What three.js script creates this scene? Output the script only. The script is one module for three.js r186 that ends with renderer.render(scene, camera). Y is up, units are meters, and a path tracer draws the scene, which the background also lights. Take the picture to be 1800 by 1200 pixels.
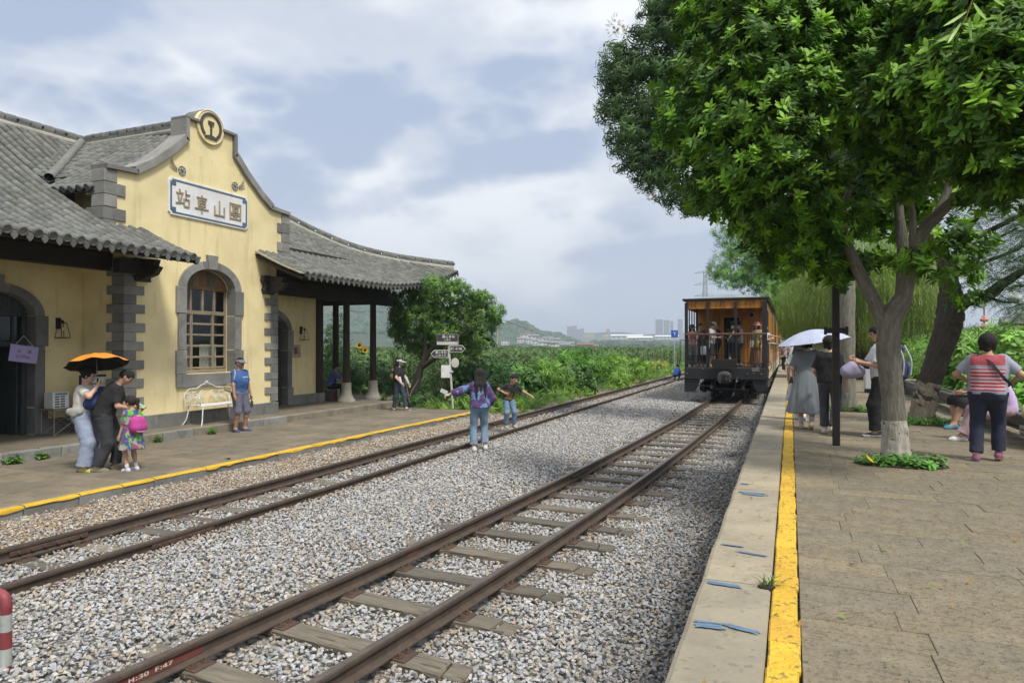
import * as THREE from 'three';
import { mergeGeometries, mergeVertices, toCreasedNormals } from 'three/addons/utils/BufferGeometryUtils.js';
import { ConvexGeometry } from 'three/addons/geometries/ConvexGeometry.js';

const scene = new THREE.Scene();
const EYE = 2.08, YAW = Math.atan(490 / 1207), PITCH = Math.atan(10 / 1207);
const camera = new THREE.PerspectiveCamera(52.86, 1024 / 682, 0.1, 9000);
camera.position.set(0, EYE, 0);
camera.rotation.set(PITCH, YAW, 0, 'YXZ');
camera.updateMatrixWorld();
const renderer = new THREE.WebGLRenderer({ antialias: true });
renderer.toneMapping = THREE.LinearToneMapping;
renderer.toneMappingExposure = 1.45;
renderer.shadowMap.enabled = true;
renderer.shadowMap.type = THREE.PCFSoftShadowMap;
const SUN_DIR = new THREE.Vector3(0.46, 0.83, 0.30).normalize();
const sun = new THREE.DirectionalLight(new THREE.Color().setRGB(1, 0.96, 0.89), 2.5);
sun.position.copy(SUN_DIR).multiplyScalar(80).add(new THREE.Vector3(-5, 0, -20));
sun.target.position.set(-5, 0, -20); scene.add(sun.target);
sun.castShadow = true; sun.shadow.radius = 20; sun.shadow.mapSize.set(4096, 4096);
Object.assign(sun.shadow.camera, { left: -60, right: 60, top: 60, bottom: -60, near: 1, far: 220 });
scene.add(sun);
scene.fog = new THREE.FogExp2(new THREE.Color().setRGB(0.62, 0.70, 0.80), 0.00038);

function rng(seed) { let a = seed >>> 0; return () => { a = (a + 0x6D2B79F5) | 0; let t = Math.imul(a ^ (a >>> 15), 1 | a); t = (t + Math.imul(t ^ (t >>> 7), 61 | t)) ^ t; return ((t ^ (t >>> 14)) >>> 0) / 4294967296; }; }
let R = rng(7);
const rr = (a, b) => a + (b - a) * R();
const h3 = (x, y, z) => { let h = Math.imul(x, 374761393) + Math.imul(y, 668265263) + Math.imul(z, 1274126177) | 0; h = Math.imul(h ^ (h >>> 13), 1274126177); return ((h ^ (h >>> 16)) >>> 0) / 4294967296; };
const sm = (t) => t * t * (3 - 2 * t);
const mod = (a, p) => ((a % p) + p) % p;
const clamp = (x, a = 0, b = 1) => Math.min(b, Math.max(a, x));
const lerp = (a, b, t) => a + (b - a) * t;
const step2 = (a, b, x) => sm(clamp((x - a) / (b - a)));
function vn2(x, y, p, s = 0) {
  const xi = Math.floor(x), yi = Math.floor(y), fx = sm(x - xi), fy = sm(y - yi);
  const x0 = mod(xi, p), x1 = mod(xi + 1, p), y0 = mod(yi, p), y1 = mod(yi + 1, p);
  return lerp(lerp(h3(x0, y0, s), h3(x1, y0, s), fx), lerp(h3(x0, y1, s), h3(x1, y1, s), fx), fy);
}
function fb2(u, v, f, oct, s = 0, fv = f) { let a = 0, w = 0.5, n = 0; for (let i = 0; i < oct; i++) { const k = 1 << i; a += w * vn2(u * f * k, v * fv * k, Math.max(f, fv) * k, s + i); n += w; w *= 0.55; } return a / n; }
function vn3(x, y, z, s = 0) {
  const xi = Math.floor(x), yi = Math.floor(y), zi = Math.floor(z), fx = sm(x - xi), fy = sm(y - yi), fz = sm(z - zi);
  const g = (k) => lerp(lerp(h3(xi, yi, zi + k + s * 57), h3(xi + 1, yi, zi + k + s * 57), fx), lerp(h3(xi, yi + 1, zi + k + s * 57), h3(xi + 1, yi + 1, zi + k + s * 57), fx), fy);
  return lerp(g(0), g(1), fz);
}
function fb3(x, y, z, oct, s = 0) { let a = 0, w = 0.5, n = 0; for (let i = 0; i < oct; i++) { a += w * vn3(x, y, z, s + i); n += w; w *= 0.52; x *= 2.03; y *= 2.03; z *= 2.03; } return a / n; }

{
  const SKX = 14.9, SKZ = 1.1, W = 2048, H = 1024, data = new Float32Array(W * H * 4);
  for (let j = 0; j < H; j++) {
    const th = (0.5 - (j + 0.5) / H) * -Math.PI, dy = Math.sin(th), c = Math.cos(th);
    for (let i = 0; i < W; i++) {
      const ph = ((i + 0.5) / W - 0.5) * 2 * Math.PI, dx = Math.cos(ph) * c, dz = Math.sin(ph) * c;
      const o = (j * W + i) * 4, e = Math.max(dy, 0), k = 1 / (e + 0.7);
      const x = dx * k * 2.6, z = dz * k * 2.6, y = dy * 4.6;
      const wx = fb3(x * 1.1, y * 1.1 + 3, z * 1.1, 3, 11) - 0.5, wz = fb3(x * 1.1, y * 1.1 + 9, z * 1.1, 3, 17) - 0.5;
      const big = fb3(x * 0.8 + SKX + wx * 0.7, y * 0.8 + 1.7, z * 0.8 + SKZ + wz * 0.7, 3, 3);
      let bil = 0, am = 0.5, fr = 1.6, nn = 0; for (let q = 0; q < 6; q++) { bil += am * (1 - Math.abs(2 * vn3(x * fr + wx + SKX, y * fr + 5.1 + q, z * fr + wz, 23 + q) - 1)); nn += am; am *= 0.56; fr *= 2.05; } bil /= nn;
      const cov = big * 0.66 + bil * 0.42;
      const puff = step2(0.54, 0.70, cov);
      const lit = fb3(x * 0.9 + SKX + 0.12, y * 0.9 + 2.0 + 0.25, z * 0.9 + SKZ, 4, 51), shade = step2(0.33, 0.56, lit * 0.8 + (0.64 - cov) * 0.9);
      let r = lerp(0.30, 0.73, puff), g = lerp(0.37, 0.75, puff), b = lerp(0.51, 0.78, puff);
      r = lerp(r, 0.37, shade * 0.85 * puff); g = lerp(g, 0.42, shade * 0.85 * puff); b = lerp(b, 0.51, shade * 0.85 * puff);
      const hz = Math.exp(-e * 7);                                   // hazy horizon
      r = lerp(r, 0.49, hz * 0.92); g = lerp(g, 0.53, hz * 0.92); b = lerp(b, 0.59, hz * 0.92);
      const sd = dx * SUN_DIR.x + dy * SUN_DIR.y + dz * SUN_DIR.z, gl = Math.pow(Math.max(sd, 0), 9) * 0.9;
      r += gl * 1.0; g += gl * 0.97; b += gl * 0.92;
      if (dy < 0) { const t = Math.min(1, -dy * 9); r = lerp(r, 0.16, t); g = lerp(g, 0.16, t); b = lerp(b, 0.14, t); }
      data[o] = r; data[o + 1] = g; data[o + 2] = b; data[o + 3] = 1;
    }
  }
  const t = new THREE.DataTexture(data, W, H, THREE.RGBAFormat, THREE.FloatType);
  t.mapping = THREE.EquirectangularReflectionMapping; t.magFilter = THREE.LinearFilter; t.minFilter = THREE.LinearFilter; t.needsUpdate = true;
  scene.background = t; scene.environment = t;
}

const V = (x, y, z) => new THREE.Vector3(x, y, z);
const FWD = V(0, 0, -1).applyQuaternion(camera.quaternion), RGT = V(1, 0, 0).applyQuaternion(camera.quaternion), UPV = V(0, 1, 0).applyQuaternion(camera.quaternion);
const sight = (px, py) => FWD.clone().addScaledVector(RGT, (px - 900) / 1207).addScaledVector(UPV, (600 - py) / 1207);
const onGround = (px, py, y = 0) => { const d = sight(px, py); return d.multiplyScalar((y - EYE) / d.y).add(V(0, EYE, 0)); };
const atZ = (px, py, z) => { const d = sight(px, py); return d.multiplyScalar(z / d.z).add(V(0, EYE, 0)); };
const atX = (px, py, x) => { const d = sight(px, py); return d.multiplyScalar(x / d.x).add(V(0, EYE, 0)); };

function prep(g) { if (g.index) g = g.toNonIndexed(); for (const k of Object.keys(g.attributes)) if (!['position', 'normal', 'uv', 'color'].includes(k)) g.deleteAttribute(k); if (!g.attributes.normal) g.computeVertexNormals(); if (!g.attributes.uv) g.setAttribute('uv', new THREE.BufferAttribute(new Float32Array(g.attributes.position.count * 2), 2)); return g; }
function mg(list) { list = list.map(prep); const c = list.some((g) => g.attributes.color); if (c) for (const g of list) if (!g.attributes.color) g.setAttribute('color', new THREE.BufferAttribute(new Float32Array(g.attributes.position.count * 3).fill(1), 3)); return list.length === 1 ? list[0] : mergeGeometries(list); }
function boxUV(g, off = 0) {
  g = prep(g); g.computeBoundingBox(); const b = g.boundingBox, L = [b.max.x - b.min.x, b.max.y - b.min.y, b.max.z - b.min.z];
  const p = g.attributes.position, uv = new Float32Array(p.count * 2), a = V(), c = V(), d = V(), n = V();
  for (let i = 0; i < p.count; i += 3) {
    a.fromBufferAttribute(p, i); c.fromBufferAttribute(p, i + 1).sub(a); d.fromBufferAttribute(p, i + 2).sub(a); n.crossVectors(c, d);
    const m = [Math.abs(n.x), Math.abs(n.y), Math.abs(n.z)], ax = m[0] > m[1] ? (m[0] > m[2] ? 0 : 2) : (m[1] > m[2] ? 1 : 2);
    let [s, t] = [0, 1, 2].filter((q) => q !== ax); if (L[t] > L[s]) [s, t] = [t, s];
    for (let k = 0; k < 3; k++) { const q = [p.getX(i + k), p.getY(i + k), p.getZ(i + k)]; uv[(i + k) * 2] = q[s] + off; uv[(i + k) * 2 + 1] = q[t] + off * 0.37 + ax * 0.31; }
  }
  g.setAttribute('uv', new THREE.BufferAttribute(uv, 2)); return g;
}
function cbox(w, h, d, x = 0, y = 0, z = 0, c = 0.008) {
  c = Math.min(c, w * 0.3, h * 0.3, d * 0.3); const P = [], hw = w / 2, hh = h / 2, hd = d / 2, tri = [];
  const vid = (sx, sy, sz, ax) => { P.push([sx * (hw - (ax === 0 ? 0 : c)), sy * (hh - (ax === 1 ? 0 : c)), sz * (hd - (ax === 2 ? 0 : c))]); return P.length - 1; };
  const id = {}; for (const sx of [-1, 1]) for (const sy of [-1, 1]) for (const sz of [-1, 1]) for (const ax of [0, 1, 2]) id[`${sx},${sy},${sz},${ax}`] = vid(sx, sy, sz, ax);
  const I = (s, ax) => id[`${s[0]},${s[1]},${s[2]},${ax}`];
  const put = (a, b, e) => { const A = P[a], B = P[b], C = P[e], n = [(B[1] - A[1]) * (C[2] - A[2]) - (B[2] - A[2]) * (C[1] - A[1]), (B[2] - A[2]) * (C[0] - A[0]) - (B[0] - A[0]) * (C[2] - A[2]), (B[0] - A[0]) * (C[1] - A[1]) - (B[1] - A[1]) * (C[0] - A[0])]; if (n[0] * (A[0] + B[0] + C[0]) + n[1] * (A[1] + B[1] + C[1]) + n[2] * (A[2] + B[2] + C[2]) < 0) tri.push(A, C, B); else tri.push(A, B, C); };
  for (const ax of [0, 1, 2]) for (const s of [-1, 1]) { const [u, v] = [0, 1, 2].filter((q) => q !== ax), mk = (a, b) => { const r = [0, 0, 0]; r[ax] = s; r[u] = a; r[v] = b; return I(r, ax); }; put(mk(-1, -1), mk(1, -1), mk(1, 1)); put(mk(-1, -1), mk(1, 1), mk(-1, 1)); }
  for (const ax of [0, 1, 2]) { const [u, v] = [0, 1, 2].filter((q) => q !== ax); for (const a of [-1, 1]) for (const b of [-1, 1]) { const m = (s) => { const r = [0, 0, 0]; r[ax] = s; r[u] = a; r[v] = b; return r; }; put(I(m(-1), u), I(m(1), u), I(m(1), v)); put(I(m(-1), u), I(m(1), v), I(m(-1), v)); } }
  for (const sx of [-1, 1]) for (const sy of [-1, 1]) for (const sz of [-1, 1]) put(I([sx, sy, sz], 0), I([sx, sy, sz], 1), I([sx, sy, sz], 2));
  const g = new THREE.BufferGeometry(); g.setAttribute('position', new THREE.BufferAttribute(new Float32Array(tri.flat()), 3)); g.computeVertexNormals(); g.translate(x, y, z); return prep(g);
}
const lim = (x0, x1, y0, y1, z0, z1, c) => cbox(Math.abs(x1 - x0), Math.abs(y1 - y0), Math.abs(z1 - z0), (x0 + x1) / 2, (y0 + y1) / 2, (z0 + z1) / 2, c);
const cyl = (r0, r1, h, x, y, z, n = 14) => prep(new THREE.CylinderGeometry(r1, r0, h, n).translate(x, y + h / 2, z));
function bar(a, b, r, n = 6, r2 = r) { const d = b.clone().sub(a), L = d.length(); const g = new THREE.CylinderGeometry(r2, r, L, n); g.applyQuaternion(new THREE.Quaternion().setFromUnitVectors(V(0, 1, 0), d.normalize())); g.translate((a.x + b.x) / 2, (a.y + b.y) / 2, (a.z + b.z) / 2); return prep(g); }
const tube = (pts, r, n = 6, seg = pts.length * 4, closed = false) => prep(new THREE.TubeGeometry(new THREE.CatmullRomCurve3(pts.map((p) => Array.isArray(p) ? V(...p) : p), closed, 'centripetal'), seg, r, n, closed));
function extr(pts, depth, holes = [], bevel = 0, curve = 6) { const s = pts instanceof THREE.Shape ? pts : new THREE.Shape(pts.map((p) => new THREE.Vector2(...p))); for (const h of holes) s.holes.push(h instanceof THREE.Path ? h : new THREE.Path(h.map((p) => new THREE.Vector2(...p)))); return prep(new THREE.ExtrudeGeometry(s, { depth, bevelEnabled: bevel > 0, bevelSize: bevel, bevelThickness: bevel, bevelSegments: 1, curveSegments: curve })); }
const onX = (g, x, th) => { g.rotateY(-Math.PI / 2); /* (a,b,c)->( -c , b, a ) */ return g.translate(x, 0, 0); };
function flatCol(g, r, gg, b) { g = prep(g); const n = g.attributes.position.count, c = new Float32Array(n * 3); for (let i = 0; i < n; i++) { c[i * 3] = r; c[i * 3 + 1] = gg; c[i * 3 + 2] = b; } g.setAttribute('color', new THREE.BufferAttribute(c, 3)); return g; }
function limb(pts, rad, n = 9, seg = 6, rough = 0.06, seed = 1) {
  const cv = new THREE.CatmullRomCurve3(pts.map((p) => Array.isArray(p) ? V(...p) : p), false, 'centripetal'), m = (pts.length - 1) * seg, P = [], N = [], U = [], I = [];
  let nrm = null, len = 0, last = null;
  for (let i = 0; i <= m; i++) {
    const t = i / m, p = cv.getPoint(t), tg = cv.getTangent(t), f = t * (rad.length - 1), k = Math.min(rad.length - 2, Math.floor(f)), r = lerp(rad[k], rad[k + 1], f - k);
    if (!nrm) nrm = Math.abs(tg.y) > 0.9 ? V(1, 0, 0) : V(0, 1, 0); nrm.addScaledVector(tg, -nrm.dot(tg)).normalize(); const bi = V().crossVectors(tg, nrm);
    if (last) len += p.distanceTo(last); last = p.clone();
    for (let j = 0; j <= n; j++) { const a = j / n * Math.PI * 2, jj = j % n, w = 1 + rough * 2 * (vn3(Math.cos(a) * 1.6 + seed, len * 3.1, Math.sin(a) * 1.6, seed) - 0.5) + rough * 1.2 * (h3(jj, i, seed) - 0.5), d = nrm.clone().multiplyScalar(Math.cos(a)).addScaledVector(bi, Math.sin(a)); P.push(p.x + d.x * r * w, p.y + d.y * r * w, p.z + d.z * r * w); N.push(d.x, d.y, d.z); U.push(j / n * Math.max(1, Math.round(rad[0] * 6.283 / 0.25)) * 0.25, len); }
  }
  for (let i = 0; i < m; i++) for (let j = 0; j < n; j++) { const a = i * (n + 1) + j, b = a + n + 1; I.push(a, a + 1, b, b, a + 1, b + 1); }
  const g = new THREE.BufferGeometry(); g.setAttribute('position', new THREE.Float32BufferAttribute(P, 3)); g.setAttribute('uv', new THREE.Float32BufferAttribute(U, 2)); g.setIndex(I); g.computeVertexNormals();
  return prep(g);
}

const used = {};
function numbered(n) { const k = used[n] = (used[n] ?? -1) + 1; return k ? n + '_' + String(k).padStart(3, '0') : n; }
function tag(o, label, category, group, kind) { const u = {}; if (label) u.label = label; if (category) u.category = category; if (group) u.group = group; if (kind) u.kind = kind; o.userData = u; return o; }
function thing(name, pos, label, category, group, turn = 0) { const o = new THREE.Group(); o.name = numbered(name); o.position.set(...(Array.isArray(pos) ? pos : [pos.x, pos.y, pos.z])); o.rotation.y = turn; scene.add(o); return tag(o, label, category, group); }
function mesh(name, g, m, parent = scene, uvs = true) { if (Array.isArray(g)) g = mg(g); if (uvs) g = boxUV(g); const o = new THREE.Mesh(g, m); o.name = parent === scene ? numbered(name) : name; o.castShadow = o.receiveShadow = true; parent.add(o); return o; }
function struct(name, g, m, uvs = true) { return tag(mesh(name, g, m, scene, uvs), null, null, null, 'structure'); }
function inst(name, g, m, mats, cols, parent = scene) { const o = new THREE.InstancedMesh(g, m, mats.length); for (let i = 0; i < mats.length; i++) { o.setMatrixAt(i, mats[i]); if (cols) o.setColorAt(i, cols[i]); } o.name = parent === scene ? numbered(name) : name; o.castShadow = o.receiveShadow = true; parent.add(o); return o; }
const C = (r, g, b) => new THREE.Color().setRGB(r, g, b);

function tex(size, fn, rep = 1, srgb = false) {
  const d = new Uint8Array(size * size * 4);
  for (let j = 0; j < size; j++) for (let i = 0; i < size; i++) { const c = fn((i + 0.5) / size, (j + 0.5) / size), o = (j * size + i) * 4; const v = Array.isArray(c) ? c : [c, c, c]; d[o] = clamp(v[0]) * 255; d[o + 1] = clamp(v[1]) * 255; d[o + 2] = clamp(v[2]) * 255; d[o + 3] = 255; }
  const t = new THREE.DataTexture(d, size, size); t.wrapS = t.wrapT = THREE.RepeatWrapping; t.repeat.set(1 / rep, 1 / rep); t.magFilter = THREE.LinearFilter; t.minFilter = THREE.LinearMipmapLinearFilter; t.generateMipmaps = true; if (srgb) t.colorSpace = THREE.SRGBColorSpace; t.needsUpdate = true; return t;
}
const T = {
  stone: tex(512, (u, v) => { const a = fb2(u, v, 5, 5, 1), b = fb2(u, v, 40, 3, 9), c = step2(0.62, 0.8, fb2(u, v, 9, 3, 20)); const k = 0.58 + 0.5 * a + 0.16 * (b - 0.5) - 0.16 * c; return [k, k * 0.99, k * (0.96 + 0.06 * a)]; }, 1.7),
  stoneB: tex(512, (u, v) => fb2(u, v, 14, 5, 5) * 0.7 + 0.3 * fb2(u, v, 60, 2, 8), 1.1),
  plaster: tex(1024, (u, v) => { const a = fb2(u, v, 3, 5, 2), b = fb2(u, v, 10, 4, 12), st = fb2(u, v, 26, 3, 30, 3), s = step2(0.56, 0.8, st), k = 0.88 + 0.34 * (a - 0.5) + 0.16 * (b - 0.5) - 0.11 * s; return [k, k * (0.985 + 0.03 * (a - 0.5)), k * (0.95 + 0.1 * (b - 0.5))]; }, 3.3),
  tile: tex(512, (u, v) => { const a = fb2(u, v, 6, 5, 3), b = fb2(u, v, 30, 3, 14), l = step2(0.6, 0.75, fb2(u, v, 12, 4, 33)); const k = 0.55 + 0.6 * (a - 0.2) + 0.25 * (b - 0.5); return [lerp(k, k * 1.12, l), lerp(k, k * 1.16, l), lerp(k * 0.98, k * 0.9, l)]; }, 1.3),
  wood: tex(512, (u, v) => { const w = fb2(u, v, 3, 3, 4) * 0.12, g = fb2(u, v + w, 3, 4, 6, 48), a = fb2(u, v, 6, 4, 7), cr = step2(0.66, 0.75, fb2(u, v, 2, 3, 61, 26)); const k = 0.5 + 0.55 * g + 0.3 * (a - 0.5) - 0.35 * cr; return [k, k * 0.98, k * 0.95]; }, 0.9),
  woodB: tex(512, (u, v) => { const w = fb2(u, v, 3, 3, 4) * 0.12, g = fb2(u, v + w, 3, 4, 6, 48), cr = step2(0.66, 0.75, fb2(u, v, 2, 3, 61, 26)); return g * 0.7 - 0.6 * cr + 0.3; }, 0.9),
  rust: tex(512, (u, v) => { const a = fb2(u, v, 8, 5, 5), b = fb2(u, v, 40, 3, 15); const k = 0.55 + 0.7 * (a - 0.2) * 0.8 + 0.3 * (b - 0.5); return [k, k * (0.92 - 0.1 * (b - 0.5)), k * (0.88 - 0.2 * (a - 0.5))]; }, 0.8),
  soil: tex(1024, (u, v) => { const a = fb2(u, v, 4, 6, 8), b = fb2(u, v, 60, 4, 18), c = fb2(u, v, 14, 4, 28); const k = 0.4 + 0.5 * a + 0.5 * (b - 0.5); return [k * (1 + 0.1 * (c - 0.5)), k * 0.97, k * (0.9 - 0.12 * (c - 0.5))]; }, 2.3),
  gravel: tex(1024, (u, v) => { // small rounded chips, for the bed between and below the real stones
    let d1 = 9, id = 0; const f = 44, x = u * f, y = v * f, xi = Math.floor(x), yi = Math.floor(y);
    for (let a = -1; a <= 1; a++) for (let b = -1; b <= 1; b++) { const cx = mod(xi + a, f), cy = mod(yi + b, f), px = xi + a + h3(cx, cy, 1), py = yi + b + h3(cx, cy, 2), d = Math.hypot(px - x, py - y); if (d < d1) { d1 = d; id = h3(cx, cy, 3); } }
    const k = (0.35 + 0.62 * id) * (1.05 - 0.75 * step2(0.25, 0.75, d1)); return [k * (1 + 0.08 * (id - 0.5)), k, k * (1 - 0.1 * (id - 0.5))]; }, 2.2),
  concrete: tex(1024, (u, v) => { const a = fb2(u, v, 3, 6, 10), b = fb2(u, v, 60, 3, 19), p = step2(0.72, 0.8, fb2(u, v, 50, 2, 44)), st = step2(0.5, 0.75, fb2(u, v, 7, 4, 52)); const k = 0.74 + 0.34 * (a - 0.5) + 0.12 * (b - 0.5) - 0.15 * p - 0.1 * st; return [k, k * 0.975, k * 0.93]; }, 1.9),
  pits: tex(512, (u, v) => { const a = fb2(u, v, 8, 4, 21), p = step2(0.58, 0.75, fb2(u, v, 30, 3, 22, 40)), b = fb2(u, v, 70, 2, 24); const k = 0.76 + 0.36 * (a - 0.5) + 0.2 * (b - 0.5) - 0.13 * p; return [k, k * 0.985, k * 0.95]; }, 0.8),
  pitsB: tex(512, (u, v) => 0.6 - 0.35 * step2(0.58, 0.75, fb2(u, v, 30, 3, 22, 40)) + 0.7 * (fb2(u, v, 34, 3, 24) - 0.5), 0.8),
  chips: tex(512, (u, v) => { const c = step2(0.60, 0.68, fb2(u, v, 26, 4, 61, 26)) * step2(0.42, 0.6, fb2(u, v, 5, 3, 66)), k = 0.84 + 0.3 * (fb2(u, v, 9, 4, 68) - 0.5) + 0.14 * (fb2(u, v, 60, 2, 69) - 0.5); return [lerp(k, 0.34, c), lerp(k, 0.40, c), lerp(k * 0.9, 1, c)]; }, 0.9),
  bark: tex(512, (u, v) => { const g = fb2(u, v, 24, 4, 25, 5), a = fb2(u, v, 5, 4, 26); const k = 0.35 + 0.8 * g * (0.7 + 0.5 * a); return [k, k * 0.98, k * 0.94]; }, 0.5),
  barkB: tex(512, (u, v) => fb2(u, v, 24, 4, 25, 5), 0.5),
  cloth: tex(256, (u, v) => 0.82 + 0.3 * (fb2(u, v, 5, 4, 71) - 0.5) + 0.16 * (fb2(u, v, 60, 2, 72) - 0.5), 0.5),
};
function M(c, map, rough = 0.85, bump, bs = 0.004, extra = {}) { const m = new THREE.MeshStandardMaterial({ color: C(...c), roughness: rough, ...extra }); if (map) m.map = map; if (bump) { m.bumpMap = bump; m.bumpScale = bs; } return m; }
const MAT = {
  yellow: M([0.86, 0.735, 0.42], T.plaster, 0.9, T.stoneB, 0.002),
  stone: M([0.235, 0.235, 0.215], T.stone, 0.9, T.stoneB, 0.006),
  stone2: M([0.19, 0.19, 0.175], T.stone, 0.9, T.stoneB, 0.006),
  stone3: M([0.28, 0.275, 0.25], T.stone, 0.9, T.stoneB, 0.006),
  tileA: M([0.185, 0.19, 0.18], T.tile, 0.88, T.stoneB, 0.004),
  tileB: M([0.145, 0.15, 0.145], T.tile, 0.88, T.stoneB, 0.004),
  tileC: M([0.215, 0.215, 0.20], T.tile, 0.88, T.stoneB, 0.004),
  tileBed: M([0.085, 0.085, 0.08], T.tile, 0.95, T.stoneB, 0.006),
  mortar: M([0.42, 0.40, 0.33], T.stone, 0.95, T.stoneB, 0.006),
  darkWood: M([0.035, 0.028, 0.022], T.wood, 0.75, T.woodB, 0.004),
  colWood: M([0.05, 0.034, 0.026], T.wood, 0.75, T.woodB, 0.004),
  oldWood: M([0.30, 0.25, 0.175], T.wood, 0.85, T.woodB, 0.004),
  rustWood: M([0.22, 0.11, 0.05], T.wood, 0.85, T.woodB, 0.004),
  tealWood: M([0.045, 0.06, 0.058], T.wood, 0.7, T.woodB, 0.003),
  sleeper: M([0.20, 0.175, 0.135], T.wood, 0.92, T.woodB, 0.012),
  sleeper2: M([0.145, 0.13, 0.105], T.wood, 0.92, T.woodB, 0.012),
  sleeper3: M([0.25, 0.215, 0.16], T.wood, 0.92, T.woodB, 0.012),
  rail: M([0.10, 0.078, 0.06], T.rust, 0.72, T.stoneB, 0.003),
  railTop: M([0.19, 0.16, 0.135], T.rust, 0.42, null, 0, { metalness: 0.5 }),
  rustIron: M([0.115, 0.075, 0.055], T.rust, 0.85, T.stoneB, 0.003),
  glass: new THREE.MeshPhysicalMaterial({ color: C(0.92, 0.95, 0.94), roughness: 0.05, transmission: 1, thickness: 0, ior: 1.5 }),
  blackIron: M([0.015, 0.015, 0.016], null, 0.5, null, 0, { metalness: 0.3 }),
  white: M([0.78, 0.78, 0.76], T.cloth, 0.55),
  yellowPaint: M([0.78, 0.50, 0.035], T.concrete, 0.75, T.stoneB, 0.006),
  concrete: M([0.42, 0.37, 0.275], T.concrete, 0.92, T.stoneB, 0.006),
};
const clothMat = new THREE.MeshStandardMaterial({ vertexColors: true, roughness: 0.9 });
const skinMat = new THREE.MeshStandardMaterial({ vertexColors: true, roughness: 0.6 });
const interp = (tab, z) => { for (let i = 0; i < tab.length - 1; i++) { const [a, x] = tab[i], [b, y] = tab[i + 1]; if (z <= a && z >= b) return lerp(x, y, sm((z - a) / (b - a)) * 0.35 + 0.65 * (z - a) / (b - a)); } return z > tab[0][0] ? tab[0][1] : tab[tab.length - 1][1]; };
const TABR = [[6, -4.06], [0, -3.46], [-3, -3.17], [-5.7, -2.9], [-8.2, -2.72], [-11, -2.57], [-15, -2.43], [-20, -2.31], [-26, -2.24], [-40, -2.2], [-200, -2.2]];
const TABL = [[6, -6.5], [-8, -6.52], [-12, -6.62], [-22, -6.76], [-50, -6.98], [-200, -7.4]];
const cR = (z) => (interp(TABR, z + 0.8) + interp(TABR, z) + interp(TABR, z - 0.8)) / 3, cL = (z) => interp(TABL, z);
const kerbX = (z) => -0.515 + 0.0058 * Math.min(0, z + 3);
const edgeL = (z) => -8.66 + 0.0105 * Math.min(0, z + 5);
const PY = 0.66, LY = 0.13, VY = 0.30;                                 // right platform, left platform, veranda floor

{
  const P = [], U = [], I = [], xs = [], zs = [];
  for (let i = -26; i <= 26; i++) { const s = i / 26; xs.push(Math.sign(s) * (Math.abs(s) * 60 + Math.pow(Math.abs(s), 6) * 6000)); zs.push(-40 + Math.sign(s) * (Math.abs(s) * 80 + Math.pow(Math.abs(s), 6) * 6000)); }
  for (const z of zs) for (const x of xs) { P.push(x, -0.12 - (x > 5 ? Math.min(1.1, (x - 5) * 0.25) : 0) + ((x < -14 && z < -30) ? 0.12 * (vn2(x * 0.1, z * 0.1, 999) - 0.5) : 0), z); U.push(x, -z); }
  const n = xs.length; for (let j = 0; j < n - 1; j++) for (let i = 0; i < n - 1; i++) { const a = j * n + i; I.push(a, a + n, a + 1, a + 1, a + n, a + n + 1); }
  const g = new THREE.BufferGeometry(); g.setAttribute('position', new THREE.Float32BufferAttribute(P, 3)); g.setAttribute('uv', new THREE.Float32BufferAttribute(U, 2)); g.setIndex(I); g.computeVertexNormals();
  struct('ground', g, M([0.10, 0.115, 0.045], T.soil, 0.97, T.stoneB, 0.02), false);
}
function hB(x, z) {
  const dR = x - cR(z), dL = x - cL(z); let h = 0.025;
  if (Math.abs(dR) < 0.56) h = -0.05; else if (Math.abs(dR) < 1.2) h = dR > 0 ? -0.045 : lerp(-0.02, 0.025, step2(0.9, 1.2, -dR)); else if (dR > 1.2) h = -0.035;
  if (Math.abs(dL) < 0.54) h = -0.02; else if (dL >= 0.54 && dL < 1.3) h = lerp(0.045, 0.025, step2(0.7, 1.2, dL)); else if (dL <= -0.54) h = lerp(0.0, 0.03, step2(0.8, 1.6, -dL));
  h += 0.035 * (fb2(x * 0.9 + 50, z * 0.9 + 300, 1, 3, 5) - 0.5);
  return h;
}
{
  const P = [], U = [], I = [], CC = []; const zs = []; for (let z = 6; z > -150; z -= (z > -20 ? 0.22 : z > -50 ? 0.6 : 3)) zs.push(z);
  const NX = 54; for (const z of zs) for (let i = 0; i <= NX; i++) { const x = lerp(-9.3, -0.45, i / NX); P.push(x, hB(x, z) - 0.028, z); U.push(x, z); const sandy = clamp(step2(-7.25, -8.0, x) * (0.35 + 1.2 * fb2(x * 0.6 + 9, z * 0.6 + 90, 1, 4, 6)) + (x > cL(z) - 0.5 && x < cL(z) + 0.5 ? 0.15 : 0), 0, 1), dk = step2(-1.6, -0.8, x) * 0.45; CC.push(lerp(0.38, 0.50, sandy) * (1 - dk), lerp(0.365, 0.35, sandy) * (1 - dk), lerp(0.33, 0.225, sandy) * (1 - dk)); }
  const n = NX + 1; for (let j = 0; j < zs.length - 1; j++) for (let i = 0; i < NX; i++) { const a = j * n + i; I.push(a, a + 1, a + n, a + 1, a + n + 1, a + n); }
  const g = new THREE.BufferGeometry(); g.setAttribute('position', new THREE.Float32BufferAttribute(P, 3)); g.setAttribute('uv', new THREE.Float32BufferAttribute(U, 2)); g.setAttribute('color', new THREE.Float32BufferAttribute(CC, 3)); g.setIndex(I); g.computeVertexNormals();
  struct('ballast_bed', g, new THREE.MeshStandardMaterial({ vertexColors: true, map: T.gravel, bumpMap: T.gravel, bumpScale: 0.02, roughness: 0.97 }), false);
}
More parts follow.
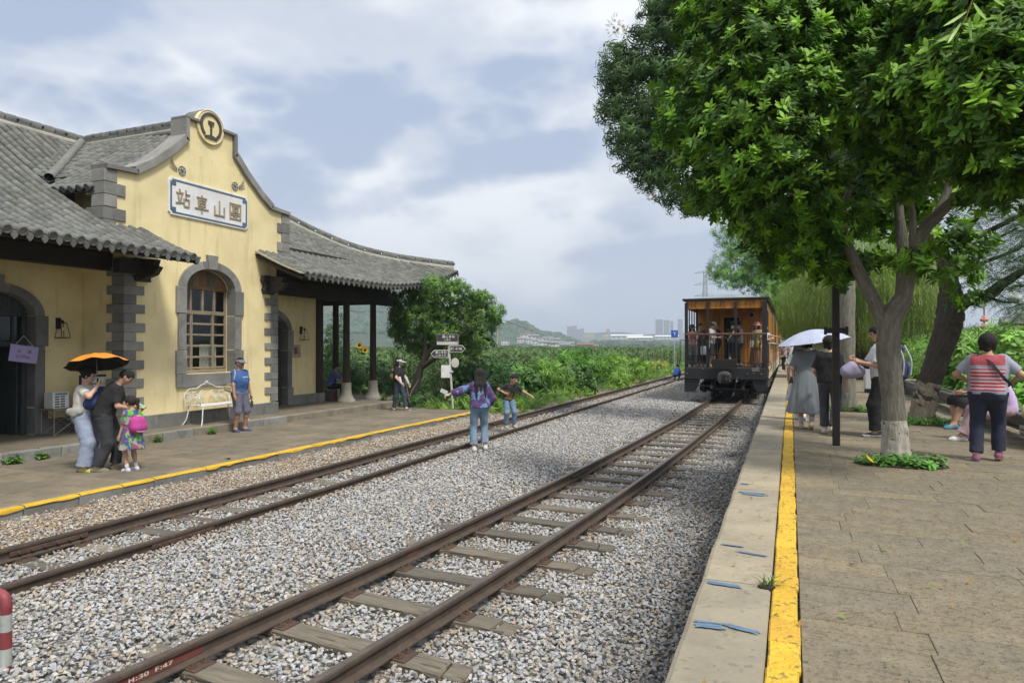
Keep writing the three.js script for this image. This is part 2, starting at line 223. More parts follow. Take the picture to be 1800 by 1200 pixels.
{
  R = rng(101);
  const stones = []; for (let k = 0; k < 9; k++) { const pts = []; const n = 11 + k % 4, fl = rr(0.5, 0.8), el = rr(0.7, 0.95); for (let i = 0; i < n; i++) { const v = V(rr(-1, 1), rr(-1, 1), rr(-1, 1)).normalize().multiplyScalar(rr(0.82, 1.05)); pts.push(V(v.x, v.y * fl, v.z * el)); } stones.push(new ConvexGeometry(pts)); }
  const lists = stones.map(() => [[], []]); const q = new THREE.Quaternion(), e = new THREE.Euler(), s = V(), p = V();
  const view = (x, z) => { const d = -(x * Math.sin(YAW)) - z * Math.cos(YAW), l = x * Math.cos(YAW) - z * Math.sin(YAW); return d > 0.3 && Math.abs(l) < d * 0.80 + 0.7; };
  const put = (x, z, sz, y, sand) => {
    const k = Math.floor(R() * stones.length); e.set(rr(-0.7, 0.7), rr(0, 6.28), rr(-0.7, 0.7)); q.setFromEuler(e); s.set(sz * rr(0.8, 1.25), sz * rr(0.8, 1.1), sz * rr(0.8, 1.2)); p.set(x, y, z);
    const m = new THREE.Matrix4().compose(p, q, s); let b = 0.33 + 0.30 * R(), w = R(); let c = w < 0.16 ? [b * 1.02, b * 0.90, b * 0.72] : w < 0.22 ? [b * 0.92, b * 0.74, b * 0.56] : w < 0.5 ? [b * 0.93, b * 0.96, b * 1.02] : [b, b * 0.985, b * 0.93];
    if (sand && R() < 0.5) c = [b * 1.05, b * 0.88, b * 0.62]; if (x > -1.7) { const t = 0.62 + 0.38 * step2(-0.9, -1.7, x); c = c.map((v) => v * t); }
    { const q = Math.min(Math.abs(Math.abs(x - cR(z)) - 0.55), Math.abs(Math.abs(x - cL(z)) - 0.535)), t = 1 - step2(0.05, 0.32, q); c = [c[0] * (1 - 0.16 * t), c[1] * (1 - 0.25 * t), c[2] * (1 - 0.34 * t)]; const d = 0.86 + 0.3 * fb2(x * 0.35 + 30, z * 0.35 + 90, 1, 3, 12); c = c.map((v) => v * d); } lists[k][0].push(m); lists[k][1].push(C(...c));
  };
  const zone = (z0, z1, sp, s0, s1, keep) => { for (let z = z0; z > z1; z -= sp) for (let x = -8.75; x < -0.56; x += sp) { const X = x + rr(-0.5, 0.5) * sp, Z = z + rr(-0.5, 0.5) * sp; if (!view(X, Z) || X < edgeL(Z) + 0.02 && Z > -19 || X > kerbX(Z) - 0.03) continue;
    const dR = Math.abs(X - cR(Z)), dL = Math.abs(X - cL(Z)); if (Math.abs(dR - 0.55) < 0.052 || Math.abs(dL - 0.535) < 0.05) continue;
    let dens = 1, sand = false; if (X < cL(Z) - 0.62) { dens = 0.08 + 0.85 * step2(0.46, 0.68, fb2(X * 0.7 + 40, Z * 0.5 + 80, 1, 3, 66)); sand = true; } if (dL < 0.55) dens = 0.85; if (R() > dens * keep) continue;
    put(X, Z, rr(s0, s1) * (R() < 0.12 ? 1.35 : 1) * (sand ? 0.85 : 1), hB(X, Z) + rr(-0.012, 0.014), sand); } };
  zone(-1.8, -9, 0.036, 0.016, 0.027, 1); zone(-9, -18, 0.046, 0.020, 0.031, 1); zone(-18, -34, 0.075, 0.027, 0.040, 0.95); zone(-34, -62, 0.16, 0.045, 0.06, 0.9);
  const grp = thing('ballast_stones', [0, 0, 0], 'loose grey and tan crushed stone ballast spread between and around both tracks', 'gravel'); grp.userData.kind = 'stuff';
  const sm_ = new THREE.MeshStandardMaterial({ roughness: 0.93, map: T.stone });
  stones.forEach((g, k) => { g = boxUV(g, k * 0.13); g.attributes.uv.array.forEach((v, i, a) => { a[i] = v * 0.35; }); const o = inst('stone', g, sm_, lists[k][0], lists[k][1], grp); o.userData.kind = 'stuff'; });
}
function sweep(prof, cx, off, z0, z1, y0 = 0) { // prof: closed list of (dx, dy), swept along the track
  const P = [], U = [], I = [], zs = []; for (let z = z0; z > z1; z -= (z > -30 ? 0.7 : 4)) zs.push(z); zs.push(z1);
  const n = prof.length; let per = [0]; for (let k = 0; k < n; k++) per.push(per[k] + Math.hypot(prof[(k + 1) % n][0] - prof[k][0], prof[(k + 1) % n][1] - prof[k][1]));
  for (const z of zs) { const t = V(cx(z - 0.4) - cx(z + 0.4), 0, -0.8).normalize(), nx = -t.z, nz = t.x; for (let k = 0; k < n; k++) for (let d = 0; d < 2; d++) { const [dx, dy] = prof[(k + d) % n]; P.push(cx(z) + (off + dx) * nx, y0 + dy, z + (off + dx) * nz); U.push(z, per[k + d]); } }
  const w = n * 2; for (let j = 0; j < zs.length - 1; j++) for (let k = 0; k < n; k++) { const a = j * w + k * 2; I.push(a, a + w, a + 1, a + 1, a + w, a + w + 1); }
  const g = new THREE.BufferGeometry(); g.setAttribute('position', new THREE.Float32BufferAttribute(P, 3)); g.setAttribute('uv', new THREE.Float32BufferAttribute(U, 2)); g.setIndex(I); g.computeVertexNormals(); return prep(g);
}
const PROF = [[-0.055, 0.004], [-0.055, 0.014], [-0.012, 0.03], [-0.009, 0.036], [-0.009, 0.092], [-0.031, 0.102], [-0.031, 0.124], [-0.026, 0.131], [0.026, 0.131], [0.031, 0.124], [0.031, 0.102], [0.009, 0.092], [0.009, 0.036], [0.012, 0.03], [0.055, 0.014], [0.055, 0.004]].reverse();
const plateGeo = (near) => { const L = [cbox(0.30, 0.016, 0.17, 0, 0.004, 0, 0.004)]; for (const [x, z] of [[-0.085, 0.045], [0.085, -0.045], [-0.085, -0.05], [0.085, 0.05]]) { L.push(cyl(0.017, 0.013, 0.03, x, 0.012, z, 6)); if (near) L.push(cyl(0.026, 0.026, 0.008, x, 0.012, z, 8)); } return boxUV(mg(L)); };
const plateG = plateGeo(true), plateFar = boxUV(cbox(0.30, 0.016, 0.17, 0, 0.004, 0, 0.004));
function track(name, label, cx, half, zl, sp, zEnd, seed, sy, len) {
  R = rng(seed); const t = thing(name, [0, 0, 0], label, 'railway track');
  for (const s of [-1, 1]) { const r = mesh('rail', sweep(PROF, cx, s * half, 5, -140), MAT.rail, t, false); mesh('rail_head', sweep([[0.0265, 0.1335], [0.0265, 0.1315], [-0.0265, 0.1315], [-0.0265, 0.1335]], cx, s * half, 5, -140), MAT.railTop, r, false); }
  const gs = [0, 1, 2, 3].map((k) => { const L = [cbox(len - 0.17, 0.15, 0.2, -0.085, -0.075, 0, 0.012)]; L.push(cbox(0.155, 0.146, 0.195, len / 2 - 0.0825, -0.079 - 0.004 * k, rr(-0.006, 0.006), 0.012)); const g = boxUV(mg(L), k * 0.77); const p = g.attributes.position; for (let i = 0; i < p.count; i++) { const x = p.getX(i), y = p.getY(i), z = p.getZ(i); p.setXYZ(i, x + 0.03 * (vn3(x * 2 + k * 9, y * 9, z * 9) - 0.5), y + 0.012 * (vn3(x * 3 + k * 5, 2, z * 8) - 0.5), z + 0.022 * (vn3(x * 3, y * 7 + k * 3, 5) - 0.5)); } g.computeVertexNormals(); return g; });
  const ms = [MAT.sleeper, MAT.sleeper2, MAT.sleeper3, MAT.sleeper]; const far = [];
  let k = 0; for (let z = zl; z > zEnd; z -= sp * rr(0.93, 1.07), k++) {
    const x = cx(z), a = Math.atan2(cx(z - 0.4) - cx(z + 0.4), 0.8) * -1 + rr(-0.02, 0.02);
    const y = sy + rr(-0.012, 0.004);
    if (z < -40) { const g = gs[k % 4].clone(); g.rotateY(a); g.translate(x, y, z); far.push(g); continue; }
    const o = mesh('sleeper', gs[k % 4], ms[Math.floor(R() * 4)], t, false); o.position.set(x + rr(-0.05, 0.05), y, z); o.rotation.y = a; o.rotation.x = rr(-0.02, 0.02);
    if (z > -22) for (const s of [-1, 1]) { const p = mesh('tie_plate', z > -12 ? plateG : plateFar, MAT.rustIron, o, false); p.position.set(s * half - (o.position.x - x), -0.001, 0); }
  }
  const f = mesh('sleeper', far, MAT.sleeper2, t, false); f.userData.kind = 'stuff';
  return t;
}
const trackR = track('railway_track', 'right railway track with exposed wooden sleepers, carrying the orange carriage', cR, 0.55, 1.6, 0.715, -70, 31, -0.003, 2.2);
const trackL = track('railway_track', 'left railway track with half buried sleepers beside the low platform of the station', cL, 0.535, 1.2, 0.62, -70, 37, -0.005, 2.0);
{
  const joint = (cx, off, z, side, t) => { const L = [cbox(0.02, 0.05, 0.8, 0, 0, 0, 0.004)]; for (let k = 0; k < 6; k++) L.push(bar(V(0, 0, -0.32 + k * 0.128), V(side * 0.035, 0, -0.32 + k * 0.128), 0.017, 6)); const o = mesh('joint_bar', L, MAT.rustIron, t); o.position.set(cx(z) + off + side * 0.02, 0.066, z); o.rotation.y = -Math.atan2(cx(z - 0.4) - cx(z + 0.4), 0.8); return o; };
  joint(cL, -0.535, -4.75, 1, trackL); joint(cL, 0.535, -5.45, 1, trackL); joint(cL, -0.535, -16.8, 1, trackL); joint(cR, -0.55, -10.6, 1, trackR);
  const c = document.createElement('canvas'); c.width = 1024; c.height = 64; const x = c.getContext('2d'); x.fillStyle = '#6b3a31'; x.fillRect(0, 0, 1024, 64); x.globalAlpha = 0.25; for (let i = 0; i < 900; i++) { x.fillStyle = h3(i, 1, 2) > 0.5 ? '#4a2c26' : '#8a5a4c'; x.fillRect(h3(i, 3, 1) * 1024, h3(i, 5, 1) * 64, 3 + 20 * h3(i, 8, 1), 2); } x.globalAlpha = 0.9; x.fillStyle = '#d9cfc4'; x.font = 'bold 44px sans-serif'; x.fillText('3200   S:10  H:30  F:47', 440, 48);
  const ct = new THREE.CanvasTexture(c); ct.colorSpace = THREE.SRGBColorSpace;
  const panel = (off, z0, z1, m, nm, side = 1) => { const zc = (z0 + z1) / 2, g = new THREE.PlaneGeometry(Math.abs(z1 - z0), 0.056); g.rotateY(side * Math.PI / 2); const o = mesh(nm, g, m, trackR, false); o.position.set(cR(zc) + off + side * 0.0115, 0.064, zc); o.rotation.y = -Math.atan2(cR(zc - 0.4) - cR(zc + 0.4), 0.8); return o; };
  panel(-0.55, -1.95, -3.5, new THREE.MeshStandardMaterial({ map: ct, roughness: 0.85 }), 'painted_marking');
  const red = M([0.17, 0.075, 0.06], T.rust, 0.85); panel(-0.55, -5.78, -5.95, red, 'painted_patch'); panel(-0.55, -8.55, -8.72, red, 'painted_patch'); panel(-0.55, -14.3, -14.6, red, 'painted_patch');
}
{
  const pts = [[-9.02, 5]]; // outline drawn in (x, z)
  const slab = (x0f, x1f, y0, y1, z0, z1, nz) => { const P = [], U = [], I = []; const NX = 24; const zs = []; for (let j = 0; j <= nz; j++) zs.push(lerp(z0, z1, j / nz)); for (const z of zs) for (let i = 0; i <= NX; i++) { const x = lerp(x0f(z), x1f(z), i / NX); P.push(x, y1 + 0.012 * (fb2(x * 1.2 + 60, z * 1.2 + 60, 1, 3, 3) - 0.5), z); U.push(x, z); } const n = NX + 1; for (let j = 0; j < nz; j++) for (let i = 0; i < NX; i++) { const a = j * n + i; I.push(a, a + n, a + 1, a + 1, a + n, a + n + 1); } const g = new THREE.BufferGeometry(); g.setAttribute('position', new THREE.Float32BufferAttribute(P, 3)); g.setAttribute('uv', new THREE.Float32BufferAttribute(U, 2)); g.setIndex(I.reverse()); g.computeVertexNormals(); return prep(g); };
  const top = slab((z) => -13.2, (z) => edgeL(z) - 0.13, 0, LY, 4, -19.3, 80);
  const pm = M([0.215, 0.18, 0.125], T.stone, 0.95, T.pitsB, 0.012);
  const plat = struct('left_platform', mg([top]), pm, false);
  R = rng(55); const mats = [M([0.215, 0.18, 0.128], T.stone, 0.95, T.pitsB, 0.012), M([0.19, 0.165, 0.12], T.stone, 0.95, T.pitsB, 0.012), M([0.235, 0.195, 0.135], T.stone, 0.95, T.pitsB, 0.012)];
  for (let z = -5.0; z > -19; z -= 0.62) for (let x = -11.75, k = 0; x < -8.95;) { const w = rr(0.5, 1.05), x1 = Math.min(x + w, edgeL(z) - 0.15); if (x1 - x > 0.2) { const o = mesh('flagstone', lim(x + 0.006, x1 - 0.006, LY - 0.03, LY + 0.012 + rr(0, 0.008), z - 0.305, z + 0.305, 0.012), mats[Math.floor(R() * 3)], plat); } x += w; }
  const kb = struct('left_platform_kerb', lim(edgeL(0) - 0.1, edgeL(0) - 0.02, -0.1, LY - 0.03, 5, -2, 0.01), MAT.stone2); let z = -2;
  while (z > -18.7) { const L = rr(0.5, 1.1), z1 = Math.max(z - L, -18.75), zc = (z + z1) / 2, xe = edgeL(zc); const o = mesh('kerb_stone', lim(xe - 0.17, xe + rr(-0.008, 0.008), -0.08, LY + 0.014, z - 0.004, z1 + 0.004, 0.015), R() < 0.5 ? MAT.stone2 : MAT.stone, kb);
    const P = [], U = [], I = []; const n = 14; for (let i = 0; i <= n; i++) { const zz = lerp(z - 0.01, z1 + 0.01, i / n), a = xe - 0.092 - 0.02 * vn2(zz * 5, 1, 9999, 3), b = xe - 0.008, d = 0.004 + 0.035 * Math.pow(vn2(zz * 7, 4, 9999, 5), 2); P.push(a, LY + 0.0185, zz, b, LY + 0.0185, zz, xe + 0.013, LY + 0.006, zz, xe + 0.013, LY - d, zz); U.push(zz, 0, zz, 0.12, zz, 0.14, zz, 0.2); }
    for (let i = 0; i < n; i++) for (let k = 0; k < 3; k++) { const a = i * 4 + k; I.push(a, a + 1, a + 4, a + 1, a + 5, a + 4); } const g = new THREE.BufferGeometry(); g.setAttribute('position', new THREE.Float32BufferAttribute(P, 3)); g.setAttribute('uv', new THREE.Float32BufferAttribute(U, 2)); g.setIndex(I); g.computeVertexNormals(); mesh('yellow_line', g, MAT.yellowPaint, o, false); z = z1; }
  const vf = struct('veranda_floor', mg([lim(-18.6, -12.28, 0.05, VY, 4, -21.6, 0.01)]), M([0.20, 0.17, 0.12], T.stone, 0.92, T.pitsB, 0.01));
  for (let q = 1; q > -21.4;) { const L = rr(0.7, 1.5), q1 = Math.max(q - L, -21.6); const xe = -12.02 - 0.012 * (q + 21) * 0.5; mesh('edge_stone', lim(-12.285, xe, -0.02, VY + 0.004 + rr(0, 0.006), q - 0.004, q1 + 0.004, 0.014), [MAT.stone3, MAT.stone, M([0.25, 0.22, 0.165], T.stone, 0.92, T.stoneB, 0.01)][Math.floor(R() * 3)], vf); q = q1; }
}
{
  R = rng(77);
  const base = struct('right_platform', lim(-0.44, 3.75, -0.3, PY - 0.06, 6, -120, 0.01), MAT.concrete);
  const kb = struct('right_platform_kerb', lim(-0.43, -0.12, 0.1, PY - 0.058, 5.9, -119, 0.01), MAT.concrete);
  const js = [5, 1.4, -1.5, -4.36, -7.25, -10.2, -13.1, -16.1, -19, -22, -25, -29, -33, -37, -42, -48, -54, -61, -70, -80, -95, -119]; const cm = [MAT.concrete, M([0.45, 0.395, 0.29], T.concrete, 0.92, T.stoneB, 0.006), M([0.36, 0.325, 0.25], T.concrete, 0.92, T.stoneB, 0.006)];
  for (let i = 0; i < js.length - 1; i++) { const z0 = js[i] - 0.006, z1 = js[i + 1] + 0.006, n = Math.max(4, Math.round((z0 - z1) / 0.25)), P = [], U = [], I = [];
    const sec = (z) => { const e = kerbX(z) + 0.014 * (vn2(z * 3, 3, 9999, 2) - 0.5); return [[e + 0.01, 0.02], [e, PY - 0.04], [e + 0.012, PY - 0.012], [e + 0.035, PY + 0.001], [-0.125, PY + 0.002], [-0.112, PY - 0.01], [-0.112, PY - 0.05]]; };
    for (let k = 0; k <= n; k++) { const z = lerp(z0, z1, k / n); for (const [x, y] of sec(z)) { P.push(x, y + 0.004 * (vn2(z * 2, x * 4, 9999, 8) - 0.5), z); U.push(z, x + y); } }
    const w = 7; for (let k = 0; k < n; k++) for (let q = 0; q < w - 1; q++) { const a = k * w + q; I.push(a, a + 1, a + w, a + 1, a + w + 1, a + w); } for (const k of [0, n]) for (let q = 1; q < w - 1; q++) { const a = k * w; I.push(...(k ? [a, a + q, a + q + 1] : [a, a + q + 1, a + q])); }
    const g = new THREE.BufferGeometry(); g.setAttribute('position', new THREE.Float32BufferAttribute(P, 3)); g.setAttribute('uv', new THREE.Float32BufferAttribute(U, 2)); g.setIndex(I); const gg = toCreasedNormals(g, 0.5); mesh('kerb_block', gg, cm[i % 3], kb, false); }
  const blue = M([0.16, 0.26, 0.40], T.concrete, 0.85);
  const stroke = (z, w, x0, x1, sl) => { const P = [], I = []; const n = 16; for (let i = 0; i <= n; i++) { const t = i / n, x = lerp(x0, x1, t), a = w * (0.35 + 0.65 * vn2(t * 6, z, 9999, 4)), zc = z + sl * t + 0.008 * (vn2(t * 2, z * 3, 9999, 6) - 0.5); P.push(x, PY + 0.0075, zc + a / 2, x, PY + 0.0075, zc - a / 2); } for (let i = 0; i < n; i++) { const a = i * 2; I.push(a, a + 2, a + 1, a + 1, a + 2, a + 3); } const g = new THREE.BufferGeometry(); g.setAttribute('position', new THREE.Float32BufferAttribute(P, 3)); g.setIndex(I); g.computeVertexNormals(); const gs = []; for (let s = 0; s < 7; s++) { const gg = g.clone(), p = gg.attributes.position, u0 = R() * 0.25, u1 = 1 - R() * 0.25, dz = (R() - 0.5) * w * 1.3; for (let q = 0; q < p.count; q++) { const t = clamp((p.getX(q) - x0) / (x1 - x0), u0, u1), hh = q % 2 ? -1 : 1; p.setXYZ(q, lerp(x0, x1, t), PY + 0.0075 + s * 0.0004, z + sl * t + dz + hh * (0.003 + w * 0.17 * vn2(t * 7 + s * 3, z, 9999, 4))); } gg.computeVertexNormals(); gs.push(gg); } mesh('blue_mark', mg(gs), blue, kb); };
  stroke(-3.62, 0.06, kerbX(-3.6) + 0.05, -0.3, -0.01); stroke(-3.66, 0.045, -0.33, -0.13, 0.06); stroke(-4.29, 0.04, kerbX(-4) + 0.03, -0.26, 0.02); stroke(-5.0, 0.035, -0.36, -0.14, 0.05); stroke(-7.02, 0.09, kerbX(-7) + 0.06, -0.2, 0.02); stroke(-7.5, 0.06, kerbX(-7) + 0.05, -0.4, 0.02); stroke(-5.15, 0.02, -0.48, -0.3, 0.02);
  let z = 2; const yl = struct('yellow_safety_line', lim(-0.1, 0.04, PY - 0.07, PY - 0.045, 2, -119, 0.004), MAT.stone2); const ym = [0, 1, 2].map((k) => M([0.76 - 0.05 * k, 0.475 - 0.04 * k, 0.045], T.chips, 0.85, T.pitsB, 0.012));
  while (z > -20) { const L = rr(0.2, 0.34); mesh('painted_stone', lim(-0.102 + rr(-0.006, 0.004), 0.035 + rr(-0.006, 0.008), PY - 0.05, PY + 0.004 + rr(0, 0.006), z - 0.003, z - L + 0.003, 0.008), ym[Math.floor(R() * 3)], yl); z -= L; }
  { const L = []; while (z > -110) { L.push(lim(-0.106, 0.046, PY - 0.05, PY + 0.004, z - 0.003, z - 2 + 0.003, 0.008)); z -= 2; } const o = mesh('painted_stone', L, ym[1], yl); o.userData.kind = 'stuff'; }
  const pv = struct('right_pavement', lim(0.05, 3.7, PY - 0.05, PY - 0.009, 6, -119, 0.004), M([0.17, 0.14, 0.095], T.soil, 0.97));
  const sms = [[0.255, 0.215, 0.148], [0.245, 0.208, 0.146], [0.265, 0.222, 0.15], [0.25, 0.213, 0.15], [0.238, 0.206, 0.15], [0.30, 0.25, 0.165]].map((c) => M(c, T.pits, 0.93, T.pitsB, 0.014));
  const farS = []; let rowz = 1.5, cnt = 0;
  while (rowz > -70) { const d = rr(0.24, 0.31) * (rowz < -22 ? 3 : 1); let x = 0.044, first = true; while (x < 3.68) { let w = first ? rr(0.25, 0.6) : rr(0.42, 1.0); first = false; w *= rowz < -22 ? 2 : 1; let x1 = x + w; if (x1 > 3.5) x1 = 3.7; const near = rowz > -11.6 && rowz < -1.9 && cnt < 296; const up = rr(-0.003, 0.003);
      const g = lim(x + 0.0008, x1 - 0.0008, PY - 0.055, PY + up, rowz - 0.0012 + rr(-0.003, 0.001), rowz - d + 0.0012, 0.003);
      { const p = g.attributes.position, tx = rr(-0.005, 0.005), tz = rr(-0.008, 0.008), sk = rr(-0.003, 0.003); for (let i = 0; i < p.count; i++) { p.setY(i, p.getY(i) + (p.getX(i) - x) * tx * 0.6 + (p.getZ(i) - rowz) * tz * 0.6); p.setX(i, p.getX(i) + (p.getZ(i) - rowz) * sk); } g.computeVertexNormals(); }
      const gg = boxUV(g, rr(0, 9)); const mk = R() < 0.12 ? 5 : Math.floor(R() * 5); if (near) { cnt++; mesh('flagstone', gg, sms[mk], pv, false); } else farS.push(flatCol(gg, ...[1, 1, 1].map(() => 0.8 + 0.4 * h3(farS.length, 3, 1)))); x = x1; } rowz -= d; }
  const fm = sms[1].clone(); fm.vertexColors = true; const o = mesh('flagstone', farS, fm, pv, false); o.userData.kind = 'stuff';
}
function wm(name, g, m, parent, uvs = true) { if (m === MAT.yellow) { g = prep(Array.isArray(g) ? mg(g) : g); const q = g.attributes.position, u = new Float32Array(q.count * 2); for (let i = 0; i < q.count; i++) { u[i * 2] = q.getX(i) + q.getZ(i); u[i * 2 + 1] = q.getY(i); } g.setAttribute('uv', new THREE.BufferAttribute(u, 2)); uvs = false; } const o = mesh(name, g, m, parent, uvs); let p = parent; const w = V(0, 0, 0); while (p && p !== scene) { w.add(p.position); p = p.parent; } o.position.copy(w.negate()); return o; }
const station = thing('station_building', [-14.6, VY, -9], 'cream yellow station building with stepped gable, grey quoins and curved tiled roofs', 'station');
const FX = -12.96, GZ = -12.58, WX = -14.25;                             // gable front, gable centre, wing wall
const ell = (zc, yc, a, b, t0, t1, n) => { const P = []; for (let i = 0; i <= n; i++) { const t = lerp(t0, t1, i / n); P.push([zc + a * Math.cos(t), yc + b * Math.sin(t)]); } return P; };
const archHole = (zc, hw, y0, ys, rise) => [[zc - hw, y0], [zc + hw, y0], ...ell(zc, ys, hw, rise, 0, Math.PI, 14)];
{
  const up = 2.75, lo = 2.29, rb = 2.03, ph = 0.70;
  const out = [[GZ + lo, VY - 0.1], [GZ + lo, 4.36], [GZ + up, 4.36], [GZ + up, 5.74], [GZ + rb, 5.78], [GZ + 1.62, 6.04], [GZ + 1.1, 6.46], [GZ + ph, 6.86], [GZ + ph, 7.36], [GZ - ph, 7.36], [GZ - ph, 6.86], [GZ - 1.1, 6.46], [GZ - 1.62, 6.04], [GZ - rb, 5.78], [GZ - up, 5.74], [GZ - up, 4.36], [GZ - lo, 4.36], [GZ - lo, VY - 0.1]];
  const WZ = -12.60;
  wm('gable_wall', onX(extr(out, 0.3, [archHole(WZ, 0.75, 1.46, 3.48, 0.48)]), FX), MAT.yellow, station);
  const top = out.slice(2, 16), strip = (a, b) => { const off = b - a > 2 ? 0.16 : 0.085, P = top.slice(a, b + 1), Q = []; for (let i = P.length - 1; i >= 0; i--) { const p0 = P[Math.max(0, i - 1)], p1 = P[Math.min(P.length - 1, i + 1)], dz = p1[0] - p0[0], dy = p1[1] - p0[1], l = Math.hypot(dz, dy); Q.push([P[i][0] + dy / l * off * 1, P[i][1] - dz / l * off]); } return onX(extr([...P, ...Q], 0.5, [], 0.008), FX + 0.08); };
  for (const [a, b] of [[1, 2], [2, 5], [5, 6], [7, 8], [8, 11], [11, 12]]) { const i = a; wm('coping_stone', strip(a, b), [MAT.stone, MAT.stone2, MAT.stone3][i % 3], station); }
  wm('coping_stone', lim(FX + 0.09, FX - 0.42, 7.362, 7.44, GZ + ph + 0.09, GZ + 0.39, 0.015), MAT.stone2, station); wm('coping_stone', lim(FX + 0.09, FX - 0.42, 7.362, 7.44, GZ - 0.33, GZ - ph - 0.09, 0.015), MAT.stone, station);
  wm('parapet_side', lim(FX - 0.005, FX - 0.36, 6.88, 7.36, GZ + ph + 0.003, GZ + ph + 0.05, 0.01), MAT.stone2, station); wm('parapet_side', lim(FX - 0.005, FX - 0.36, 6.88, 7.36, GZ - ph - 0.003, GZ - ph - 0.05, 0.01), MAT.stone, station);
  const EZ = -12.53, EY = 7.36, disc = new THREE.CylinderGeometry(0.405, 0.405, 0.44, 36); disc.rotateZ(Math.PI / 2); disc.translate(FX - 0.17, EY, EZ);
  const em = wm('emblem_disc', prep(disc), MAT.yellow, station); const em2 = new THREE.TorusGeometry(0.40, 0.013, 6, 40); em2.rotateY(Math.PI / 2); em2.translate(FX + 0.05, EY, EZ); wm('emblem_rim', prep(em2), M([0.70, 0.60, 0.36], T.plaster), em);
  const back = new THREE.CylinderGeometry(0.42, 0.42, 0.36, 36, 1, true); back.rotateZ(Math.PI / 2); back.translate(FX - 0.24, EY, EZ); wm('emblem_back', prep(back), MAT.stone2, em);
  const dk = M([0.085, 0.08, 0.065], T.stone, 0.9); const arc = new THREE.Shape(); const a0 = -0.88, a1 = Math.PI + 0.88; arc.absarc(0, 0, 0.325, a0, a1, false); arc.absarc(0, 0, 0.262, a1, a0, true);
  const ring = extr(arc, 0.03, [], 0, 30); ring.rotateY(Math.PI / 2); ring.translate(FX + 0.048, EY + 0.02, EZ); wm('emblem_ring', ring, dk, em);
  const ir = extr([[-0.085, 0.13], [0.085, 0.13], [0.085, 0.06], [0.022, 0.03], [0.022, -0.2], [0.19, -0.24], [0.19, -0.29], [-0.19, -0.29], [-0.19, -0.24], [-0.022, -0.2], [-0.022, 0.03], [-0.085, 0.06]], 0.03); ir.rotateY(Math.PI / 2); ir.translate(FX + 0.048, EY + 0.01, EZ); wm('emblem_rail', ir, dk, em);
  for (const s of [1, -1]) { const c = s > 0 ? atX(320, 300, FX + 0.02) : atX(413, 327, FX + 0.02), L = [], dz = (g) => { g.rotateY(Math.PI / 2); g.translate(FX + 0.004, c.y, c.z); L.push(prep(g)); };
    const w = new THREE.Shape(); w.absarc(0, 0, 0.125, 0, 6.2832); const hh = new THREE.Path(); hh.absarc(0, 0, 0.102, 0, 6.2832, true); w.holes.push(hh); dz(extr(w, 0.02, [], 0, 16)); dz(new THREE.CylinderGeometry(0.03, 0.03, 0.03, 12).rotateX(Math.PI / 2)); const wheel = [...L]; L.length = 0;
    for (let k = 0; k < 6; k++) { const g = new THREE.BoxGeometry(0.012, 0.09, 0.016); g.translate(0, 0.06, 0.01); g.rotateZ(k * Math.PI / 3 + 0.3); dz(g); }
    for (let k = 0; k < 4; k++) { const cv = new THREE.CatmullRomCurve3([V(-s * 0.135, -0.045 + k * 0.02, 0.01), V(-s * 0.21, -0.035 + k * 0.04, 0.01), V(-s * (0.34 - 0.012 * k), 0.03 + k * 0.065, 0.01)].map((p) => V(p.x, p.y, p.z))); dz(new THREE.TubeGeometry(cv, 8, 0.0062, 5)); }
    const o = wm('winged_wheel', wheel.concat(L), M([0.16, 0.155, 0.14], T.stone), station); const dd = new THREE.CylinderGeometry(0.1, 0.1, 0.012, 20); dd.rotateZ(Math.PI / 2); dd.translate(FX + 0.006, c.y, c.z); wm('wheel_disc', prep(dd), M([0.55, 0.53, 0.46], T.stone), o); }
  R = rng(5); const sm3 = [MAT.stone, MAT.stone2, MAT.stone3];
  const quoins = (zc, s, y0, y1, n, short, long, dep) => { const h = (y1 - y0) / n; for (let i = 0; i < n; i++) { const w = i % 2 ? long : short, d = i % 2 ? dep * 1.5 : dep; wm('quoin_block', lim(FX - d, FX + 0.03 + rr(0, 0.008), y0 + i * h + 0.004, y0 + (i + 1) * h - 0.004, zc + s * (0.045 + rr(0, 0.006)), zc - s * (w + rr(-0.02, 0.02)), 0.009), sm3[Math.floor(R() * 3)], station); } };
  quoins(GZ + up, 1, 4.44, 5.73, 5, 0.24, 0.45, 0.345); quoins(GZ - up, -1, 4.44, 5.73, 5, 0.26, 0.44, 0.345);
  quoins(GZ + lo, 1, 0.62, 3.98, 17, 0.25, 0.46, 0.33); quoins(GZ - lo, -1, 0.62, 3.98, 17, 0.22, 0.44, 0.33);
  for (let z = GZ + lo + 0.05; z > GZ - lo - 0.05;) { const z1 = Math.max(z - rr(0.6, 1.1), GZ - lo - 0.05); wm('plinth_stone', lim(FX - 0.1, FX + 0.055, VY - 0.05, 0.60, z - 0.003, z1 + 0.003, 0.012), sm3[Math.floor(R() * 3)], station); z = z1; }
  wm('side_wall', lim(FX - 0.302, WX - 0.28, VY - 0.1, 5.5, GZ + lo - 0.25, GZ + lo - 0.002, 0.004), MAT.yellow, station); wm('side_wall', lim(FX - 0.302, WX - 0.28, VY - 0.1, 5.5, GZ - lo + 0.25, GZ - lo + 0.002, 0.004), MAT.yellow, station);
  const DL = -8.5, DR = -16.05;
  wm('wing_wall', onX(extr([[5, VY - 0.1], [5, 4.7], [GZ + lo, 4.7], [GZ + lo, VY - 0.1]], 0.3, [archHole(DL, 0.77, VY - 0.08, 2.72, 0.46)]), WX), MAT.yellow, station);
